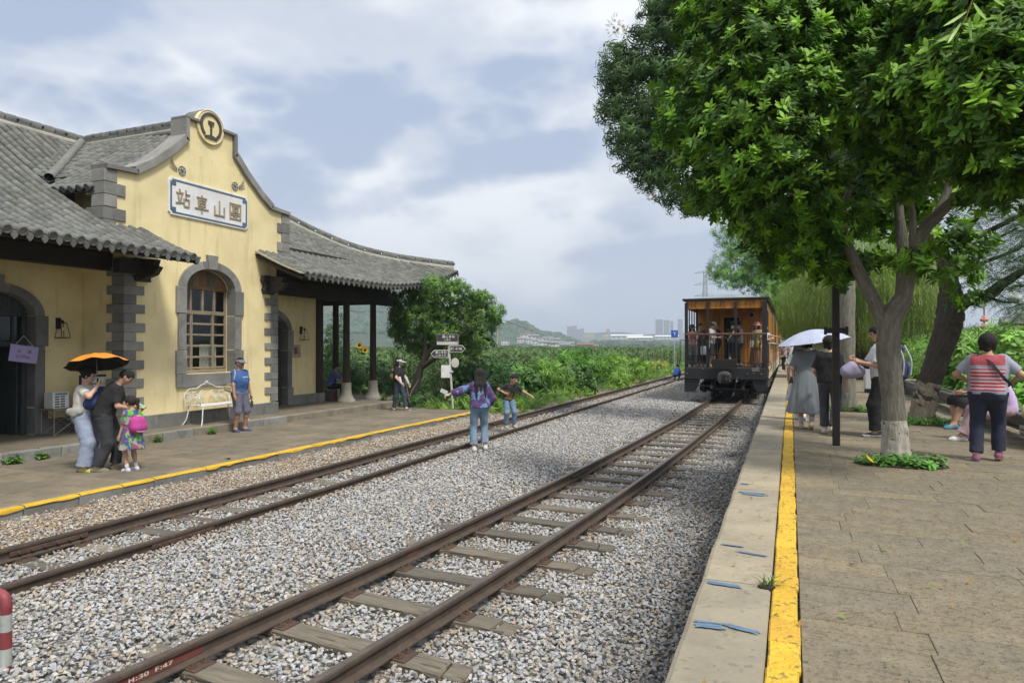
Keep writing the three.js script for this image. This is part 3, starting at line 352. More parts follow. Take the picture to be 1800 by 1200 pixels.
  wm('wing_wall', onX(extr([[GZ - lo, VY - 0.1], [GZ - lo, 4.7], [-18.2, 4.7], [-18.2, VY - 0.1]], 0.3, [archHole(DR, 0.77, VY - 0.08, 2.6, 0.46)]), WX), MAT.yellow, station);
  wm('end_wall', lim(WX - 0.302, -19.2, VY - 0.1, 5.4, -18.2, -17.95, 0.004), MAT.yellow, station); wm('end_wall', lim(WX - 0.302, -19.2, VY - 0.1, 5.4, 5, 4.7, 0.004), MAT.yellow, station); wm('back_wall', lim(-19.2, -19.5, VY - 0.1, 5.4, 5, -18.2, 0.004), MAT.yellow, station);
  for (const [a, b] of [[5, DL + 1.02], [DL - 1.02, GZ + lo], [GZ - lo, DR + 1.02], [DR - 1.02, -18.2]]) for (let z = a; z > b + 0.02;) { const z1 = Math.max(z - rr(0.6, 1), b); if (z - z1 > 0.05) wm('plinth_stone', lim(WX - 0.1, WX + 0.05, VY - 0.05, 0.60, z - 0.003, z1 + 0.003, 0.012), sm3[Math.floor(R() * 3)], station); z = z1; }
  const surround = (x, zc, hw, y0, ys, rise, w, wob, sill) => {
    const ringA = (t0, t1) => { const a = ell(zc, ys, hw - 0.002, rise - 0.002, t0, t1, 6), b = ell(zc, ys, hw + w - 0.02, rise + w * 0.8, t1, t0, 6); return onX(extr([...a, ...b], 0.24, [], 0.005), x + 0.045); };
    const n = 5; for (let i = 0; i < n; i++) { const t0 = Math.PI * i / n + 0.006, t1 = Math.PI * (i + 1) / n - 0.006; wm('arch_stone', ringA(t0, t1), sm3[(i * 2 + wob) % 3], station); }
    wm('keystone', onX(extr([[zc - 0.12, ys + rise - 0.01], [zc + 0.12, ys + rise - 0.01], [zc + 0.155, ys + rise + w + 0.1], [zc - 0.155, ys + rise + w + 0.1]], 0.2, [], 0.006), x + 0.075), MAT.stone3, station);
    const ys2 = [ys - 0.62, y0 + 0.55];
    for (const s of [-1, 1]) for (const [a, b, ex] of [[ys, ys2[0], 0.06], [ys2[0], ys2[1], 0], [ys2[1], y0, 0.06]]) wm('jamb_stone', lim(x + 0.045 + (ex ? 0.012 : 0), x - 0.24, b + 0.003, a - 0.003, zc + s * (hw - 0.002), zc + s * (hw + w + ex), 0.008), sm3[Math.floor(R() * 3)], station);
    if (sill) wm('window_sill', lim(x + 0.065, x - 0.26, y0 - 0.31, y0 - 0.003, zc + hw + w + 0.05, zc - hw - w - 0.05, 0.01), MAT.stone, station);
  };
  surround(FX, WZ, 0.75, 1.46, 3.48, 0.48, 0.22, 0, true); surround(WX, DL, 0.77, VY, 2.72, 0.46, 0.2, 1, false); surround(WX, DR, 0.77, VY, 2.6, 0.46, 0.2, 2, false);
  const X = FX - 0.25, bars = [], win = wm('window', lim(X, X - 0.06, 1.47, 1.54, WZ + 0.74, WZ - 0.74, 0.006), MAT.oldWood, station);
  const Vb = (z, w, y0, y1, d = 0.05, m = MAT.oldWood, nm = 'window_frame') => wm(nm, lim(X + (d - 0.05), X - d, y0, y1, z + w / 2, z - w / 2, 0.006), m, win), Hb = (y, h, z0, z1, d = 0.045, m = MAT.oldWood) => wm('glazing_bar', lim(X + (d - 0.05), X - d, y - h / 2, y + h / 2, z0, z1, 0.006), m, win);
  for (const z of [WZ + 0.715, WZ - 0.715]) Vb(z, 0.06, 1.545, 3.46); Vb(WZ + 0.34, 0.075, 1.545, 2.86); Vb(WZ - 0.30, 0.035, 1.545, 2.86, 0.06); Vb(WZ - 0.335, 0.032, 1.545, 2.86, 0.052);
  for (const z of [WZ + 0.36, WZ, WZ - 0.36]) Vb(z, 0.06, 2.955, 3.46);
  Hb(2.91, 0.09, WZ + 0.685, WZ - 0.685, 0.06); Hb(3.50, 0.08, WZ + 0.745, WZ - 0.745, 0.07, MAT.rustWood);
  for (let k = 0; k < 5; k++) { const y = 1.56 + k * 0.265; Hb(y + 0.02, 0.05, WZ + 0.685, WZ + 0.378, 0.04); Hb(y + 0.02, 0.05, WZ + 0.302, WZ - 0.282, 0.04); Hb(y + 0.02, 0.05, WZ - 0.352, WZ - 0.685, 0.04); for (const [a, b] of [[0.685, 0.378], [0.302, -0.282], [-0.352, -0.685]]) wm('pane', prep(new THREE.PlaneGeometry(a - b, 0.215).rotateY(Math.PI / 2).translate(X - 0.02, y + 0.155, WZ + (a + b) / 2)), MAT.glass, win); }
  for (const z of [WZ + 0.525, WZ + 0.18, WZ - 0.18, WZ - 0.525]) wm('pane', prep(new THREE.PlaneGeometry(0.32, 0.5).rotateY(Math.PI / 2).translate(X - 0.02, 3.205, z)), MAT.glass, win);
  for (let k = 0; k < 7; k++) { const z0 = WZ + 0.74 - k * 0.2114, z1 = z0 - 0.2, a = clamp(1 - Math.pow((z0 - WZ) / 0.77, 2)), b = clamp(1 - Math.pow((z1 - WZ) / 0.77, 2)); wm('tympanum_board', onX(extr([[z0, 3.54], [z0, 3.545 + 0.46 * Math.sqrt(a)], [z1, 3.545 + 0.46 * Math.sqrt(b)], [z1, 3.54]], 0.04, [], 0.004), X + 0.005), [MAT.rustWood, M([0.13, 0.115, 0.085], T.wood, 0.85, T.woodB, 0.004), M([0.2, 0.15, 0.09], T.wood, 0.85, T.woodB, 0.004)][k % 3], win); }
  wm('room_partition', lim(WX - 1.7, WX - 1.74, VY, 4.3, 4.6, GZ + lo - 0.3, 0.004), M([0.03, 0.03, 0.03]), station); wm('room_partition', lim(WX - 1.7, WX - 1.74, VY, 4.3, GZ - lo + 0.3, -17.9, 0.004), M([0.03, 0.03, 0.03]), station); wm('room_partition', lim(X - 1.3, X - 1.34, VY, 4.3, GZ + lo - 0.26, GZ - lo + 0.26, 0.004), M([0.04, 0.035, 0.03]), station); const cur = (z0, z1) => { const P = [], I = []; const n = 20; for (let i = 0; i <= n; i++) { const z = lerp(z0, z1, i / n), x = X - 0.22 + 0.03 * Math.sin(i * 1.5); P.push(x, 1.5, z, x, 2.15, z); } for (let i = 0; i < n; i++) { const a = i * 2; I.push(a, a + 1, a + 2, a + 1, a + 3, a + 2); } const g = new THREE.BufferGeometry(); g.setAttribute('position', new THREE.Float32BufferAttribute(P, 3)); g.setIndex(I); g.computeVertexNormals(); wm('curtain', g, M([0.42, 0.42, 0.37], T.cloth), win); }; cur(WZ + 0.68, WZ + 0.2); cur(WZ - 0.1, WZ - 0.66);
  for (const [D, ys] of [[DL, 2.72], [DR, 2.6]]) { const dx = WX - 0.2, d = wm('door_frame', [lim(dx, dx - 0.09, VY, ys, D + 0.765, D + 0.66, 0.008), lim(dx, dx - 0.09, VY, ys, D - 0.66, D - 0.765, 0.008), lim(dx + 0.01, dx - 0.09, ys - 0.02, ys + 0.06, D + 0.76, D - 0.76, 0.008), lim(dx + 0.01, dx - 0.09, ys - 0.62, ys - 0.52, D + 0.66, D - 0.66, 0.008)], MAT.tealWood, station);
    for (const z of [0.5, 0.17, -0.17, -0.5]) wm('transom_bar', lim(dx - 0.02, dx - 0.07, ys - 0.52, ys - 0.02, D + z + 0.025, D + z - 0.025, 0.005), MAT.tealWood, d); for (let k = 0; k < 5; k++) wm('transom_pane', prep(new THREE.PlaneGeometry(0.29, 0.48).rotateY(Math.PI / 2).translate(dx - 0.045, ys - 0.27, D + 0.62 - 0.31 * k)), MAT.glass, d);
    for (let k = 0; k < 5; k++) { const z0 = D + 0.74 - k * 0.298, z1 = z0 - 0.285, a = clamp(1 - Math.pow((z0 - D) / 0.78, 2)), b = clamp(1 - Math.pow((z1 - D) / 0.78, 2)); wm('tympanum_board', onX(extr([[z0, ys + 0.062], [z0, ys + 0.075 + 0.38 * Math.sqrt(a)], [z1, ys + 0.075 + 0.38 * Math.sqrt(b)], [z1, ys + 0.062]], 0.05, [], 0.004), dx), MAT.tealWood, d); }
    const leaf = (z, s) => { const o = wm('door_leaf', lim(dx - 0.1, dx - 0.78, VY + 0.02, ys - 0.63, z + s * 0.0, z - s * 0.045, 0.006), MAT.tealWood, station); }; leaf(D + 0.655, 1); leaf(D - 0.655, -1); }
}
const PF = [[-17.46, 7.44], [-15.89, 6.33], [-14.5, 5.42], [-13.2, 4.70], [-12.2, 4.22], [-11.45, 3.93]];
const pfC = new THREE.CatmullRomCurve3(PF.map(([x, y]) => V(x, y, 0)), false, 'centripetal'), pfL = pfC.getPoints(160);
const fM = (x) => { for (let i = 0; i < pfL.length - 1; i++) if (x <= pfL[i + 1].x) return lerp(pfL[i].y, pfL[i + 1].y, (x - pfL[i].x) / (pfL[i + 1].x - pfL[i].x)); return pfL[160].y - (x + 11.45) * 0.38; };
const lift = (x, z) => { const s = clamp((-z - 16.9) / 6.3, 0, 1.05); return Math.pow(s, 2.1) * 1.04 * step2(-16.2, -12.4, x); };
const yM = (x, z) => fM(x) + lift(x, z);
const EX = (z) => -11.47 - 0.03 * step2(-17, -23, z) * 8 * 0;             // eave line
const hipX = (z) => (z < -17.3 ? -34.76 - z : -17.46);
const tiles = [], tV = [], eaves = [];
function sheet(xs, xe, z0, z1, fy, nz, nx, dy = 0) { const P = [], U = [], I = []; for (let j = 0; j <= nz; j++) { const z = lerp(z0, z1, j / nz); for (let i = 0; i <= nx; i++) { const x = lerp(xs(z), xe(z), i / nx); P.push(x, fy(x, z) + dy, z); U.push(x, z); } } const n = nx + 1; for (let j = 0; j < nz; j++) for (let i = 0; i < nx; i++) { const a = j * n + i; I.push(a, a + 1, a + n, a + 1, a + n + 1, a + n); } const g = new THREE.BufferGeometry(); g.setAttribute('position', new THREE.Float32BufferAttribute(P, 3)); g.setAttribute('uv', new THREE.Float32BufferAttribute(U, 2)); g.setIndex(I); g.computeVertexNormals(); return prep(g); }
{
  R = rng(91);
  const bed = [], und = [];
  const both = (...a) => { bed.push(sheet(...a)); und.push(sheet(...a.slice(0, 7), -0.085)); };
  both(() => -17.46, EX, 5, -9.84, yM, 14, 40); both(() => -12.98, EX, -9.84, -10.74, yM, 2, 12); both(() => -17.46, (z) => z - 4.86, -9.84, -12.6, yM, 8, 16);
  both(() => -12.98, EX, -14.18, -15.34, yM, 3, 12); both(hipX, EX, -15.34, -22.95, yM, 36, 36);
  const yB = (x, z) => fM(-17.46 + Math.abs(z + 12.6)) - 0.13 * step2(-15.6, -13.6, x); const bx = (z) => { const d = Math.abs(z + 12.6); return -17.46 + d; };
  bed.push(sheet(bx, () => -13.2, -12.6, -9.74, yB, 14, 10), sheet(bx, () => -13.2, -12.6, -15.46, yB, 14, 10)); und.push(sheet(bx, () => -13.2, -12.6, -9.74, yB, 14, 10, -0.085));
  const mir = (x, z) => fM(-34.92 - x); bed.push(sheet(() => -23.4, () => -17.46, 5, -17.3, mir, 4, 12)); bed.push(sheet((z) => -34.76 - z + 0.001, (z) => z - 0.16, -17.3, -22.95, (x, z) => yM(-34.76 - z, Math.min(-34.76 - x, -15)), 16, 16));
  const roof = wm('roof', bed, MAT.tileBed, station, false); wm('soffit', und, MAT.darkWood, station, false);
  const col = (pt, n, tl, z0) => { };
  const M4 = (p, t, s, sc = 1) => { const n = V().crossVectors(s, t).normalize(); if (n.y < 0) n.negate(); const ss = V().crossVectors(n, t).normalize(); return new THREE.Matrix4().makeBasis(ss.multiplyScalar(sc), n.clone().multiplyScalar(sc), t.clone()).setPosition(p); };
  const row = (path, len, endCap) => { // path(s): point at distance s from the top
    const n = Math.max(1, Math.round(len / 0.215)), st = len / n; for (let i = 0; i < n; i++) { const a = path(i * st - 0.02), b = path((i + 1) * st + 0.015), t = b.clone().sub(a), L = t.length(); t.normalize(); a.y += 0.012 + rr(-0.002, 0.003); const jit = rr(-0.004, 0.004); const s = V(0, 0, 1); if (path.side) s.copy(path.side); const m = M4(a.addScaledVector(s, jit), t, s, rr(0.95, 1.06)); m.scale(V(1, 1, L)); tiles.push({ m, d: a.distanceTo(camera.position), k: Math.floor(R() * 3) }); if (i === n - 1 && endCap) eaves.push({ p: b, t, s: s.clone() }); } };
  const mainRow = (z, xs, cap = true) => { const pts = []; for (let i = 0; i <= 60; i++) { const x = lerp(xs, EX(z), i / 60); pts.push(V(x, yM(x, z), z)); } let L = [0]; for (let i = 1; i <= 60; i++) L.push(L[i - 1] + pts[i].distanceTo(pts[i - 1])); const f = (s) => { if (s <= 0) return pts[0].clone().addScaledVector(pts[1].clone().sub(pts[0]).normalize(), s); for (let i = 1; i <= 60; i++) if (s <= L[i] || i === 60) return pts[i - 1].clone().lerp(pts[i], (s - L[i - 1]) / (L[i] - L[i - 1])); }; row(f, L[60], cap); };
  const SP = 0.243; let z = -10.66; for (; z < -3.5; z += SP) mainRow(z, z < -9.86 ? -12.97 : -17.3); 
  for (z = -9.95; z > -12.5; z -= SP) { const xv = z - 4.86; const pts = V(); const f = (s) => { const x = -17.3 + s * 0.82; return V(x, yM(x, z), z); }; row(f, (xv + 17.3) / 0.82 - 0.15, false); }
  for (z = -14.26; z > -22.9; z -= SP) mainRow(z, z > -15.36 ? -12.97 : hipX(z) + 0.12);
  for (let x = -17.2; x < -13.3; x += SP) { const zl = x < -14.69 ? x + 4.86 : -9.72; const f = (s) => { const zz = -12.45 + s * 0.82; return V(x, yB(x, zz), zz); }; f.side = V(1, 0, 0); row(f, (zl + 12.45) / 0.82 - (x < -14.69 ? 0.15 : 0), x >= -14.69); }
  const half = (() => { const P = [], I = []; const n = 7; for (const [zz, r, dy] of [[0, 0.073, -0.002], [1, 0.079, 0.006]]) for (let i = 0; i <= n; i++) { const a = Math.PI * i / n; P.push(Math.cos(a) * r, Math.sin(a) * r * 0.95 + dy, zz); } for (let i = 0; i < n; i++) { I.push(i, i + 1, i + n + 1, i + 1, i + n + 2, i + n + 1); } const c = P.length / 3; P.push(0, 0, 1); for (let i = 0; i < n; i++) I.push(c, n + 1 + i, n + 2 + i); const g = new THREE.BufferGeometry(); g.setAttribute('position', new THREE.Float32BufferAttribute(P, 3)); g.setIndex(I); g.computeVertexNormals(); return g; })();
  const hg = [0, 1, 2, 3].map((k) => { const g = half.clone(); const p = g.attributes.position, uv = []; for (let i = 0; i < p.count; i++) uv.push(p.getZ(i) * 0.24 + k * 0.31, Math.atan2(p.getY(i), p.getX(i)) * 0.07 + k * 0.17); g.setAttribute('uv', new THREE.Float32BufferAttribute(uv, 2)); return prep(g); });
  tiles.sort((a, b) => a.d - b.d); const tm = [MAT.tileA, MAT.tileB, MAT.tileC], rest = [], off = V(-station.position.x, -station.position.y, -station.position.z);
  tiles.forEach((t, i) => { if (i < 296) { const o = mesh('roof_tile', hg[i % 4], tm[t.k], roof, false); o.matrixAutoUpdate = true; t.m.decompose(o.position, o.quaternion, o.scale); } else { const g = hg[i % 4].clone().applyMatrix4(t.m); const v = 0.72 + 0.5 * R(); rest.push(flatCol(g, v, v * (0.98 + 0.03 * R()), v * (0.94 + 0.05 * R()))); } });
  const vm = MAT.tileA.clone(); vm.vertexColors = true; { const o = mesh('roof_tile', rest, vm, roof, false); o.userData.kind = 'stuff'; }
  const dg = boxUV(mg([new THREE.CylinderGeometry(0.082, 0.082, 0.03, 16).rotateX(Math.PI / 2), new THREE.TorusGeometry(0.066, 0.011, 5, 14).translate(0, 0, 0.017)])); const pg = boxUV(extr([[-0.075, 0.03], [0, 0.045], [0.075, 0.03], [0.05, -0.05], [0, -0.105], [-0.05, -0.05]], 0.018));
  for (const e of eaves) { const o = mesh('eave_tile', dg, tm[Math.floor(R() * 3)], roof, false); o.position.copy(e.p).add(V(0, 0.02, 0)); o.quaternion.setFromRotationMatrix(new THREE.Matrix4().makeBasis(V().crossVectors(V(0, 1, 0), e.t).normalize(), V().crossVectors(e.t, V().crossVectors(V(0, 1, 0), e.t)).normalize(), e.t)); if (e.p.x > -12) { const q = mesh('drip_tile', pg, tm[Math.floor(R() * 3)], roof, false); q.position.copy(e.p).add(V(-0.02, -0.03, -SP / 2)); q.rotation.y = Math.PI / 2; } }
  const ridge = (pts, w, h) => { const P = pts.map((p) => Array.isArray(p) ? V(...p) : p); let s = 0; const cv = new THREE.CatmullRomCurve3(P, false, 'centripetal'), L = cv.getLength(), n = Math.round(L / 0.3); for (let i = 0; i < n; i++) { const a = cv.getPointAt(i / n), b = cv.getPointAt((i + 1) / n), d = b.clone().sub(a), l = d.length(), q = new THREE.Quaternion().setFromRotationMatrix(new THREE.Matrix4().makeBasis(d.clone().normalize(), V().crossVectors(V().crossVectors(d, V(0, 1, 0)).normalize(), d).normalize(), V().crossVectors(d, V(0, 1, 0)).normalize())), c = a.clone().add(b).multiplyScalar(0.5); const put = (g, m, nm) => { g.applyQuaternion(q); g.translate(c.x, c.y, c.z); return mesh(nm, g, m, roof); };
      put(cbox(l - 0.006, h * 0.32, w, 0, h * 0.16, 0, 0.01), i % 2 ? MAT.tileA : MAT.tileB, 'ridge_tile'); put(cbox(l - 0.008, h * 0.3, w * 0.86, 0.05 * (i % 2), h * 0.49, 0, 0.01), i % 3 ? MAT.tileC : MAT.tileB, 'ridge_tile'); put(prep(new THREE.CylinderGeometry(w * 0.36, w * 0.4, l - 0.004, 10, 1, false, 0, Math.PI).rotateZ(Math.PI / 2).rotateX(-Math.PI / 2 * 0).translate(0, h * 0.62, 0)), MAT.tileA, 'ridge_tile'); }
    mesh('ridge_mortar', tube(P.map((p) => p.clone().add(V(0, -0.03, 0))), w * 0.62, 6, 40), MAT.mortar, roof); };
  ridge([[-17.46, 7.46, 4.5], [-17.46, 7.46, -12.6], [-17.46, 7.46, -17.2]], 0.2, 0.27); ridge([[-17.3, 7.46, -12.6], [-13.3, 7.46, -12.6]], 0.2, 0.27);
  ridge([0, 0.18, 0.36, 0.54, 0.72, 0.86, 1].map((t) => { const x = lerp(-17.46, -11.74, t), zz = -34.76 - x; return V(x, yM(x, zz) + 0.05, zz); }), 0.2, 0.26);
  { const A = V(-17.3, 7.36, -12.44), B = V(-14.74, fM(-14.74) + 0.06, -9.88), n = 22; const f = (t) => { const x = lerp(A.x, B.x, t); return V(x, fM(x) + 0.09, lerp(A.z, B.z, t)); }; mesh('valley_tile', tube([0, 0.25, 0.5, 0.75, 1].map((t) => f(t).add(V(0, 0.06, 0))), 0.1, 8, 24), MAT.tileC, roof); for (let i = 1; i < n; i++) for (const s of [-1, 1]) { const p = f(i / n), d = V(s * -0.7, 0.25, s * 0.7).normalize(); mesh('valley_rib', bar(p.clone().addScaledVector(d, 0.1), p.clone().addScaledVector(d, 0.3), 0.035, 6), i % 2 ? MAT.tileB : MAT.tileA, roof); } }
  for (const [zv, s] of [[-14.14, 1], [-10.78, -1]]) for (let i = 0; i < 9; i++) { const x0 = -12.94 + i * 0.165, x1 = x0 + 0.16; const g = cbox(0.17, 0.035, 0.16, 0, 0, 0, 0.006); g.rotateZ(Math.atan2(yM(x1, zv) - yM(x0, zv), x1 - x0)); g.translate((x0 + x1) / 2, (yM(x0, zv) + yM(x1, zv)) / 2 + 0.015, zv + s * 0.02); mesh('verge_tile', g, s > 0 ? M([0.36, 0.32, 0.235], T.tile, 0.9) : MAT.tileC, roof); }
  for (const [zv, s] of [[-14.14, 1], [-10.8, -1]]) { const P = []; for (let i = 0; i <= 6; i++) { const x = lerp(-13, -11.5, i / 6); P.push(V(x, yM(x, zv) - 0.1, zv)); } for (let i = 0; i < 6; i++) wm('verge_board', bar(P[i], P[i + 1], 0.05, 4), MAT.darkWood, station); }
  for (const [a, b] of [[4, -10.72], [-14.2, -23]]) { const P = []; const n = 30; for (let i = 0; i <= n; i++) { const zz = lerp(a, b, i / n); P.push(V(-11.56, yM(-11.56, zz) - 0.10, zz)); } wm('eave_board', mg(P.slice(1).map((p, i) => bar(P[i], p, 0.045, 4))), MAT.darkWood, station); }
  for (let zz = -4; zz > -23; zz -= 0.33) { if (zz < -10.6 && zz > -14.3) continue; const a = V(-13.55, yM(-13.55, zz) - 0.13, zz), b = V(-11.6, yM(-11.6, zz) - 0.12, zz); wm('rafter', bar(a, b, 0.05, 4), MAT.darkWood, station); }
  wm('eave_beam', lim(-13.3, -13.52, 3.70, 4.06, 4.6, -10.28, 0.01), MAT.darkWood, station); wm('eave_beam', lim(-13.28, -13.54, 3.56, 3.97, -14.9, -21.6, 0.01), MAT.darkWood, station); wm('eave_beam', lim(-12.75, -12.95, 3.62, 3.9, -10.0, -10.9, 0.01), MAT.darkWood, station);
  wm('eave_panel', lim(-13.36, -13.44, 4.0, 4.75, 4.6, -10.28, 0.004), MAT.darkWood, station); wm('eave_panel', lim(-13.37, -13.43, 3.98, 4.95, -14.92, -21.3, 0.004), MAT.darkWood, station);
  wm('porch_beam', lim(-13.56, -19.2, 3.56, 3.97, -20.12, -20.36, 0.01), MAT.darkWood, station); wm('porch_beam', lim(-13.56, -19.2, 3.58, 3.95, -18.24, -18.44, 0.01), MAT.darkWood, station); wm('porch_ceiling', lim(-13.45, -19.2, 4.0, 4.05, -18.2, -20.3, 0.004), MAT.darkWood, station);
  for (const [zb, s] of [[-10.62, 1], [-14.55, -1]]) { const br = onX(extr([[-0.16, 0], [0.16, 0], [0.2, 0.1], [0.14, 0.2], [0.24, 0.34], [0.2, 0.46], [-0.2, 0.46], [-0.24, 0.3], [-0.12, 0.18]], 0.1, [], 0.015), -12.85); br.translate(0, 3.5, zb - s * 0.05); wm('carved_bracket', br, MAT.darkWood, station); const b2 = extr([[0, 0], [0.5, 0.12], [0.62, 0.26], [0.5, 0.3], [0.55, 0.42], [0, 0.46]], 0.12, [], 0.015); b2.translate(-12.95, 3.5, zb - 0.06); wm('carved_bracket', b2, MAT.darkWood, station); }
  const post = (x, z) => { const p = wm('porch_column', cyl(0.115, 0.105, 2.7, x, VY + 0.62, z, 16), MAT.colWood, station); const prof = [[0.30, 0], [0.30, 0.07], [0.24, 0.13], [0.185, 0.24], [0.165, 0.4], [0.165, 0.6], [0.15, 0.63], [0, 0.63]].map((q) => new THREE.Vector2(...q)); wm('column_base', prep(new THREE.LatheGeometry(prof, 8).rotateY(Math.PI / 8).translate(x, VY, z)), M([0.36, 0.335, 0.27], T.stone, 0.9, T.stoneB, 0.006), p); };
  post(-13.42, -18.7); post(-13.42, -20.24); post(-14.98, -20.24); post(-16.9, -20.24);
  const wp = wm('porch_column', lim(-14.1, -14.32, VY + 0.3, 3.9, -18.2, -18.4, 0.01), MAT.colWood, station); wm('column_base', lim(-14.06, -14.36, VY, VY + 0.3, -18.17, -18.45, 0.012), MAT.stone3, wp);
}
const GLYPH = {
  zhan: [[[.25, .98], [.29, .86]], [[.06, .78], [.48, .8]], [[.16, .68], [.22, .3]], [[.42, .72], [.33, .3]], [[.03, .19], [.5, .27]], [[.7, .99], [.7, .5]], [[.7, .76], [.96, .78]], [[.57, .48], [.93, .49], [.91, .08], [.59, .08], [.57, .48]]],
  che: [[[.16, .86], [.84, .87]], [[.24, .7], [.76, .71], [.74, .38], [.26, .38], [.24, .7]], [[.26, .54], [.74, .55]], [[.03, .21], [.97, .23]], [[.5, 1], [.5, 0]]],
  shan: [[[.5, .97], [.5, .13]], [[.12, .62], [.13, .12], [.88, .14]], [[.88, .64], [.88, .08]]],
  tuan: [[[.06, .96], [.94, .96], [.93, .03]], [[.06, .96], [.07, .03], [.93, .05]], [[.24, .84], [.76, .85]], [[.3, .74], [.7, .74], [.69, .52], [.31, .52], [.3, .74]], [[.31, .63], [.69, .63]], [[.5, .92], [.5, .42]], [[.2, .41], [.8, .42]], [[.18, .28], [.82, .29]], [[.62, .38], [.61, .12], [.52, .15]], [[.34, .22], [.4, .16]]],
  da: [[[.05, .72], [.42, .74]], [[.24, .95], [.24, .1], [.12, .16]], [[.05, .4], [.42, .52]], [[.5, .82], [.97, .83]], [[.74, .82], [.73, .06], [.6, .12]]],
  ka: [[[.5, .98], [.5, .5]], [[.5, .76], [.85, .77]], [[.05, .5], [.95, .51]], [[.48, .5], [.48, .02]], [[.5, .35], [.75, .22]]],
  di: [[[.04, .62], [.4, .64]], [[.22, .92], [.22, .3]], [[.03, .22], [.42, .34]], [[.5, .62], [.92, .74], [.9, .4], [.82, .42]], [[.7, .95], [.7, .34]], [[.55, .8], [.55, .12], [.95, .12], [.95, .26]]],
};
const glyph = (g, size, w, th) => mg(g.flatMap((pl) => pl.slice(1).map((b, i) => { const a = pl[i], dx = (b[0] - a[0]) * size, dy = (b[1] - a[1]) * size, l = Math.hypot(dx, dy), q = cbox(l + w * 0.9, w, th, 0, 0, 0, th * 0.25); q.rotateZ(Math.atan2(dy, dx)); q.translate((a[0] + b[0]) / 2 * size - size / 2, (a[1] + b[1]) / 2 * size - size / 2, th / 2 + 0.0005 * i); return q; })));
{
  const c = atX(364, 359, FX + 0.02), w = 2.42, h = 0.84, s = thing('station_name_board', [FX + 0.002, c.y, (-11.34 - 13.78) / 2], 'white name board with blue painted border and four gold characters high on gable', 'sign', null, Math.PI / 2);
  const sh = (a, b, r) => { const q = new THREE.Shape(); q.moveTo(-a + r, -b); q.lineTo(a - r, -b); q.quadraticCurveTo(a - r * 0.9, -b + r * 0.9, a, -b + r); q.lineTo(a, b - r); q.quadraticCurveTo(a - r * 0.9, b - r * 0.9, a - r, b); q.lineTo(-a + r, b); q.quadraticCurveTo(-a + r * 0.9, b - r * 0.9, -a, b - r); q.lineTo(-a, -b + r); q.quadraticCurveTo(-a + r * 0.9, -b + r * 0.9, -a + r, -b); return q; };
  mesh('board', extr(sh(w / 2, h / 2, 0.06), 0.03, [], 0.006), M([0.80, 0.81, 0.82], T.plaster, 0.7), s);
  const bs = sh(w / 2 - 0.035, h / 2 - 0.035, 0.06); bs.holes.push(new THREE.Path(sh(w / 2 - 0.078, h / 2 - 0.074, 0.072).getPoints(4))); const bl = extr(bs, 0.012); bl.translate(0, 0, 0.032); mesh('border', bl, M([0.13, 0.185, 0.29], T.concrete, 0.6), s);
  for (const [sx, sy] of [[1, 1], [1, -1], [-1, 1], [-1, -1]]) { const g = cbox(0.11, 0.1, 0.012, sx * (w / 2 - 0.135), sy * (h / 2 - 0.125), 0.04, 0.003); mesh('corner_ornament', g, M([0.13, 0.185, 0.29], T.concrete, 0.6), s); }
  const gold = M([0.44, 0.385, 0.27], T.rust, 0.6);
  [['zhan', 321, 349], ['che', 354, 359], ['shan', 385, 368], ['tuan', 413, 372]].forEach(([g, px, py]) => { const q = atX(px, py, FX + 0.04); const o = mesh('character', glyph(GLYPH[g], 0.4, 0.038, 0.022), gold, s); o.position.set(-(q.z - s.position.z), q.y - s.position.y, 0.036); });
}
function leafMat(rough = 0.6, tr = 0.3) { return new THREE.MeshPhysicalMaterial({ color: 0xffffff, roughness: rough, transmission: tr, thickness: 0, specularIntensity: 0.45, side: THREE.DoubleSide }); }
const LEAF = leafMat(0.5, 0.38);
function leafGeo(L, W, curl = 0.15, fold = 0.12, nseg = 3) { const P = [], I = []; for (let i = 0; i <= nseg; i++) { const t = i / nseg, w = W * 0.5 * Math.pow(Math.sin(Math.PI * (0.06 + 0.9 * Math.pow(t, 0.85))), 0.8), y = L * t * (1 - 0.1 * t), z = curl * L * t * t; P.push(-w, y, z + fold * w, 0, y, z, w, y, z + fold * w); } for (let i = 0; i < nseg; i++) { const a = i * 3; I.push(a, a + 1, a + 3, a + 1, a + 4, a + 3, a + 1, a + 2, a + 4, a + 2, a + 5, a + 4); } const g = new THREE.BufferGeometry(); g.setAttribute('position', new THREE.Float32BufferAttribute(P, 3)); g.setIndex(I); g.computeVertexNormals(); return prep(g); }
const put = (g, rx, ry, rz, x, y, z, s = 1) => { g = g.clone(); g.scale(s, s, s); g.rotateX(rx); g.rotateZ(rz); g.rotateY(ry); g.translate(x, y, z); return g; };
function sprig(n, L, W, h, spread, seed, curl = 0.2, nseg = 3, droop = 0) { const r = rng(seed), out = []; for (let i = 0; i < n; i++) { const t = i / n, g = leafGeo(L * (0.7 + 0.5 * r()), W * (0.8 + 0.4 * r()), curl, 0.15, nseg); const v = 0.82 + 0.36 * r(); out.push(flatCol(put(g, spread * (0.65 + 0.6 * r()) + droop * t, i * 2.4 + r() * 0.6, 0, 0, h * t, 0), v, v, v)); } return mg(out); }
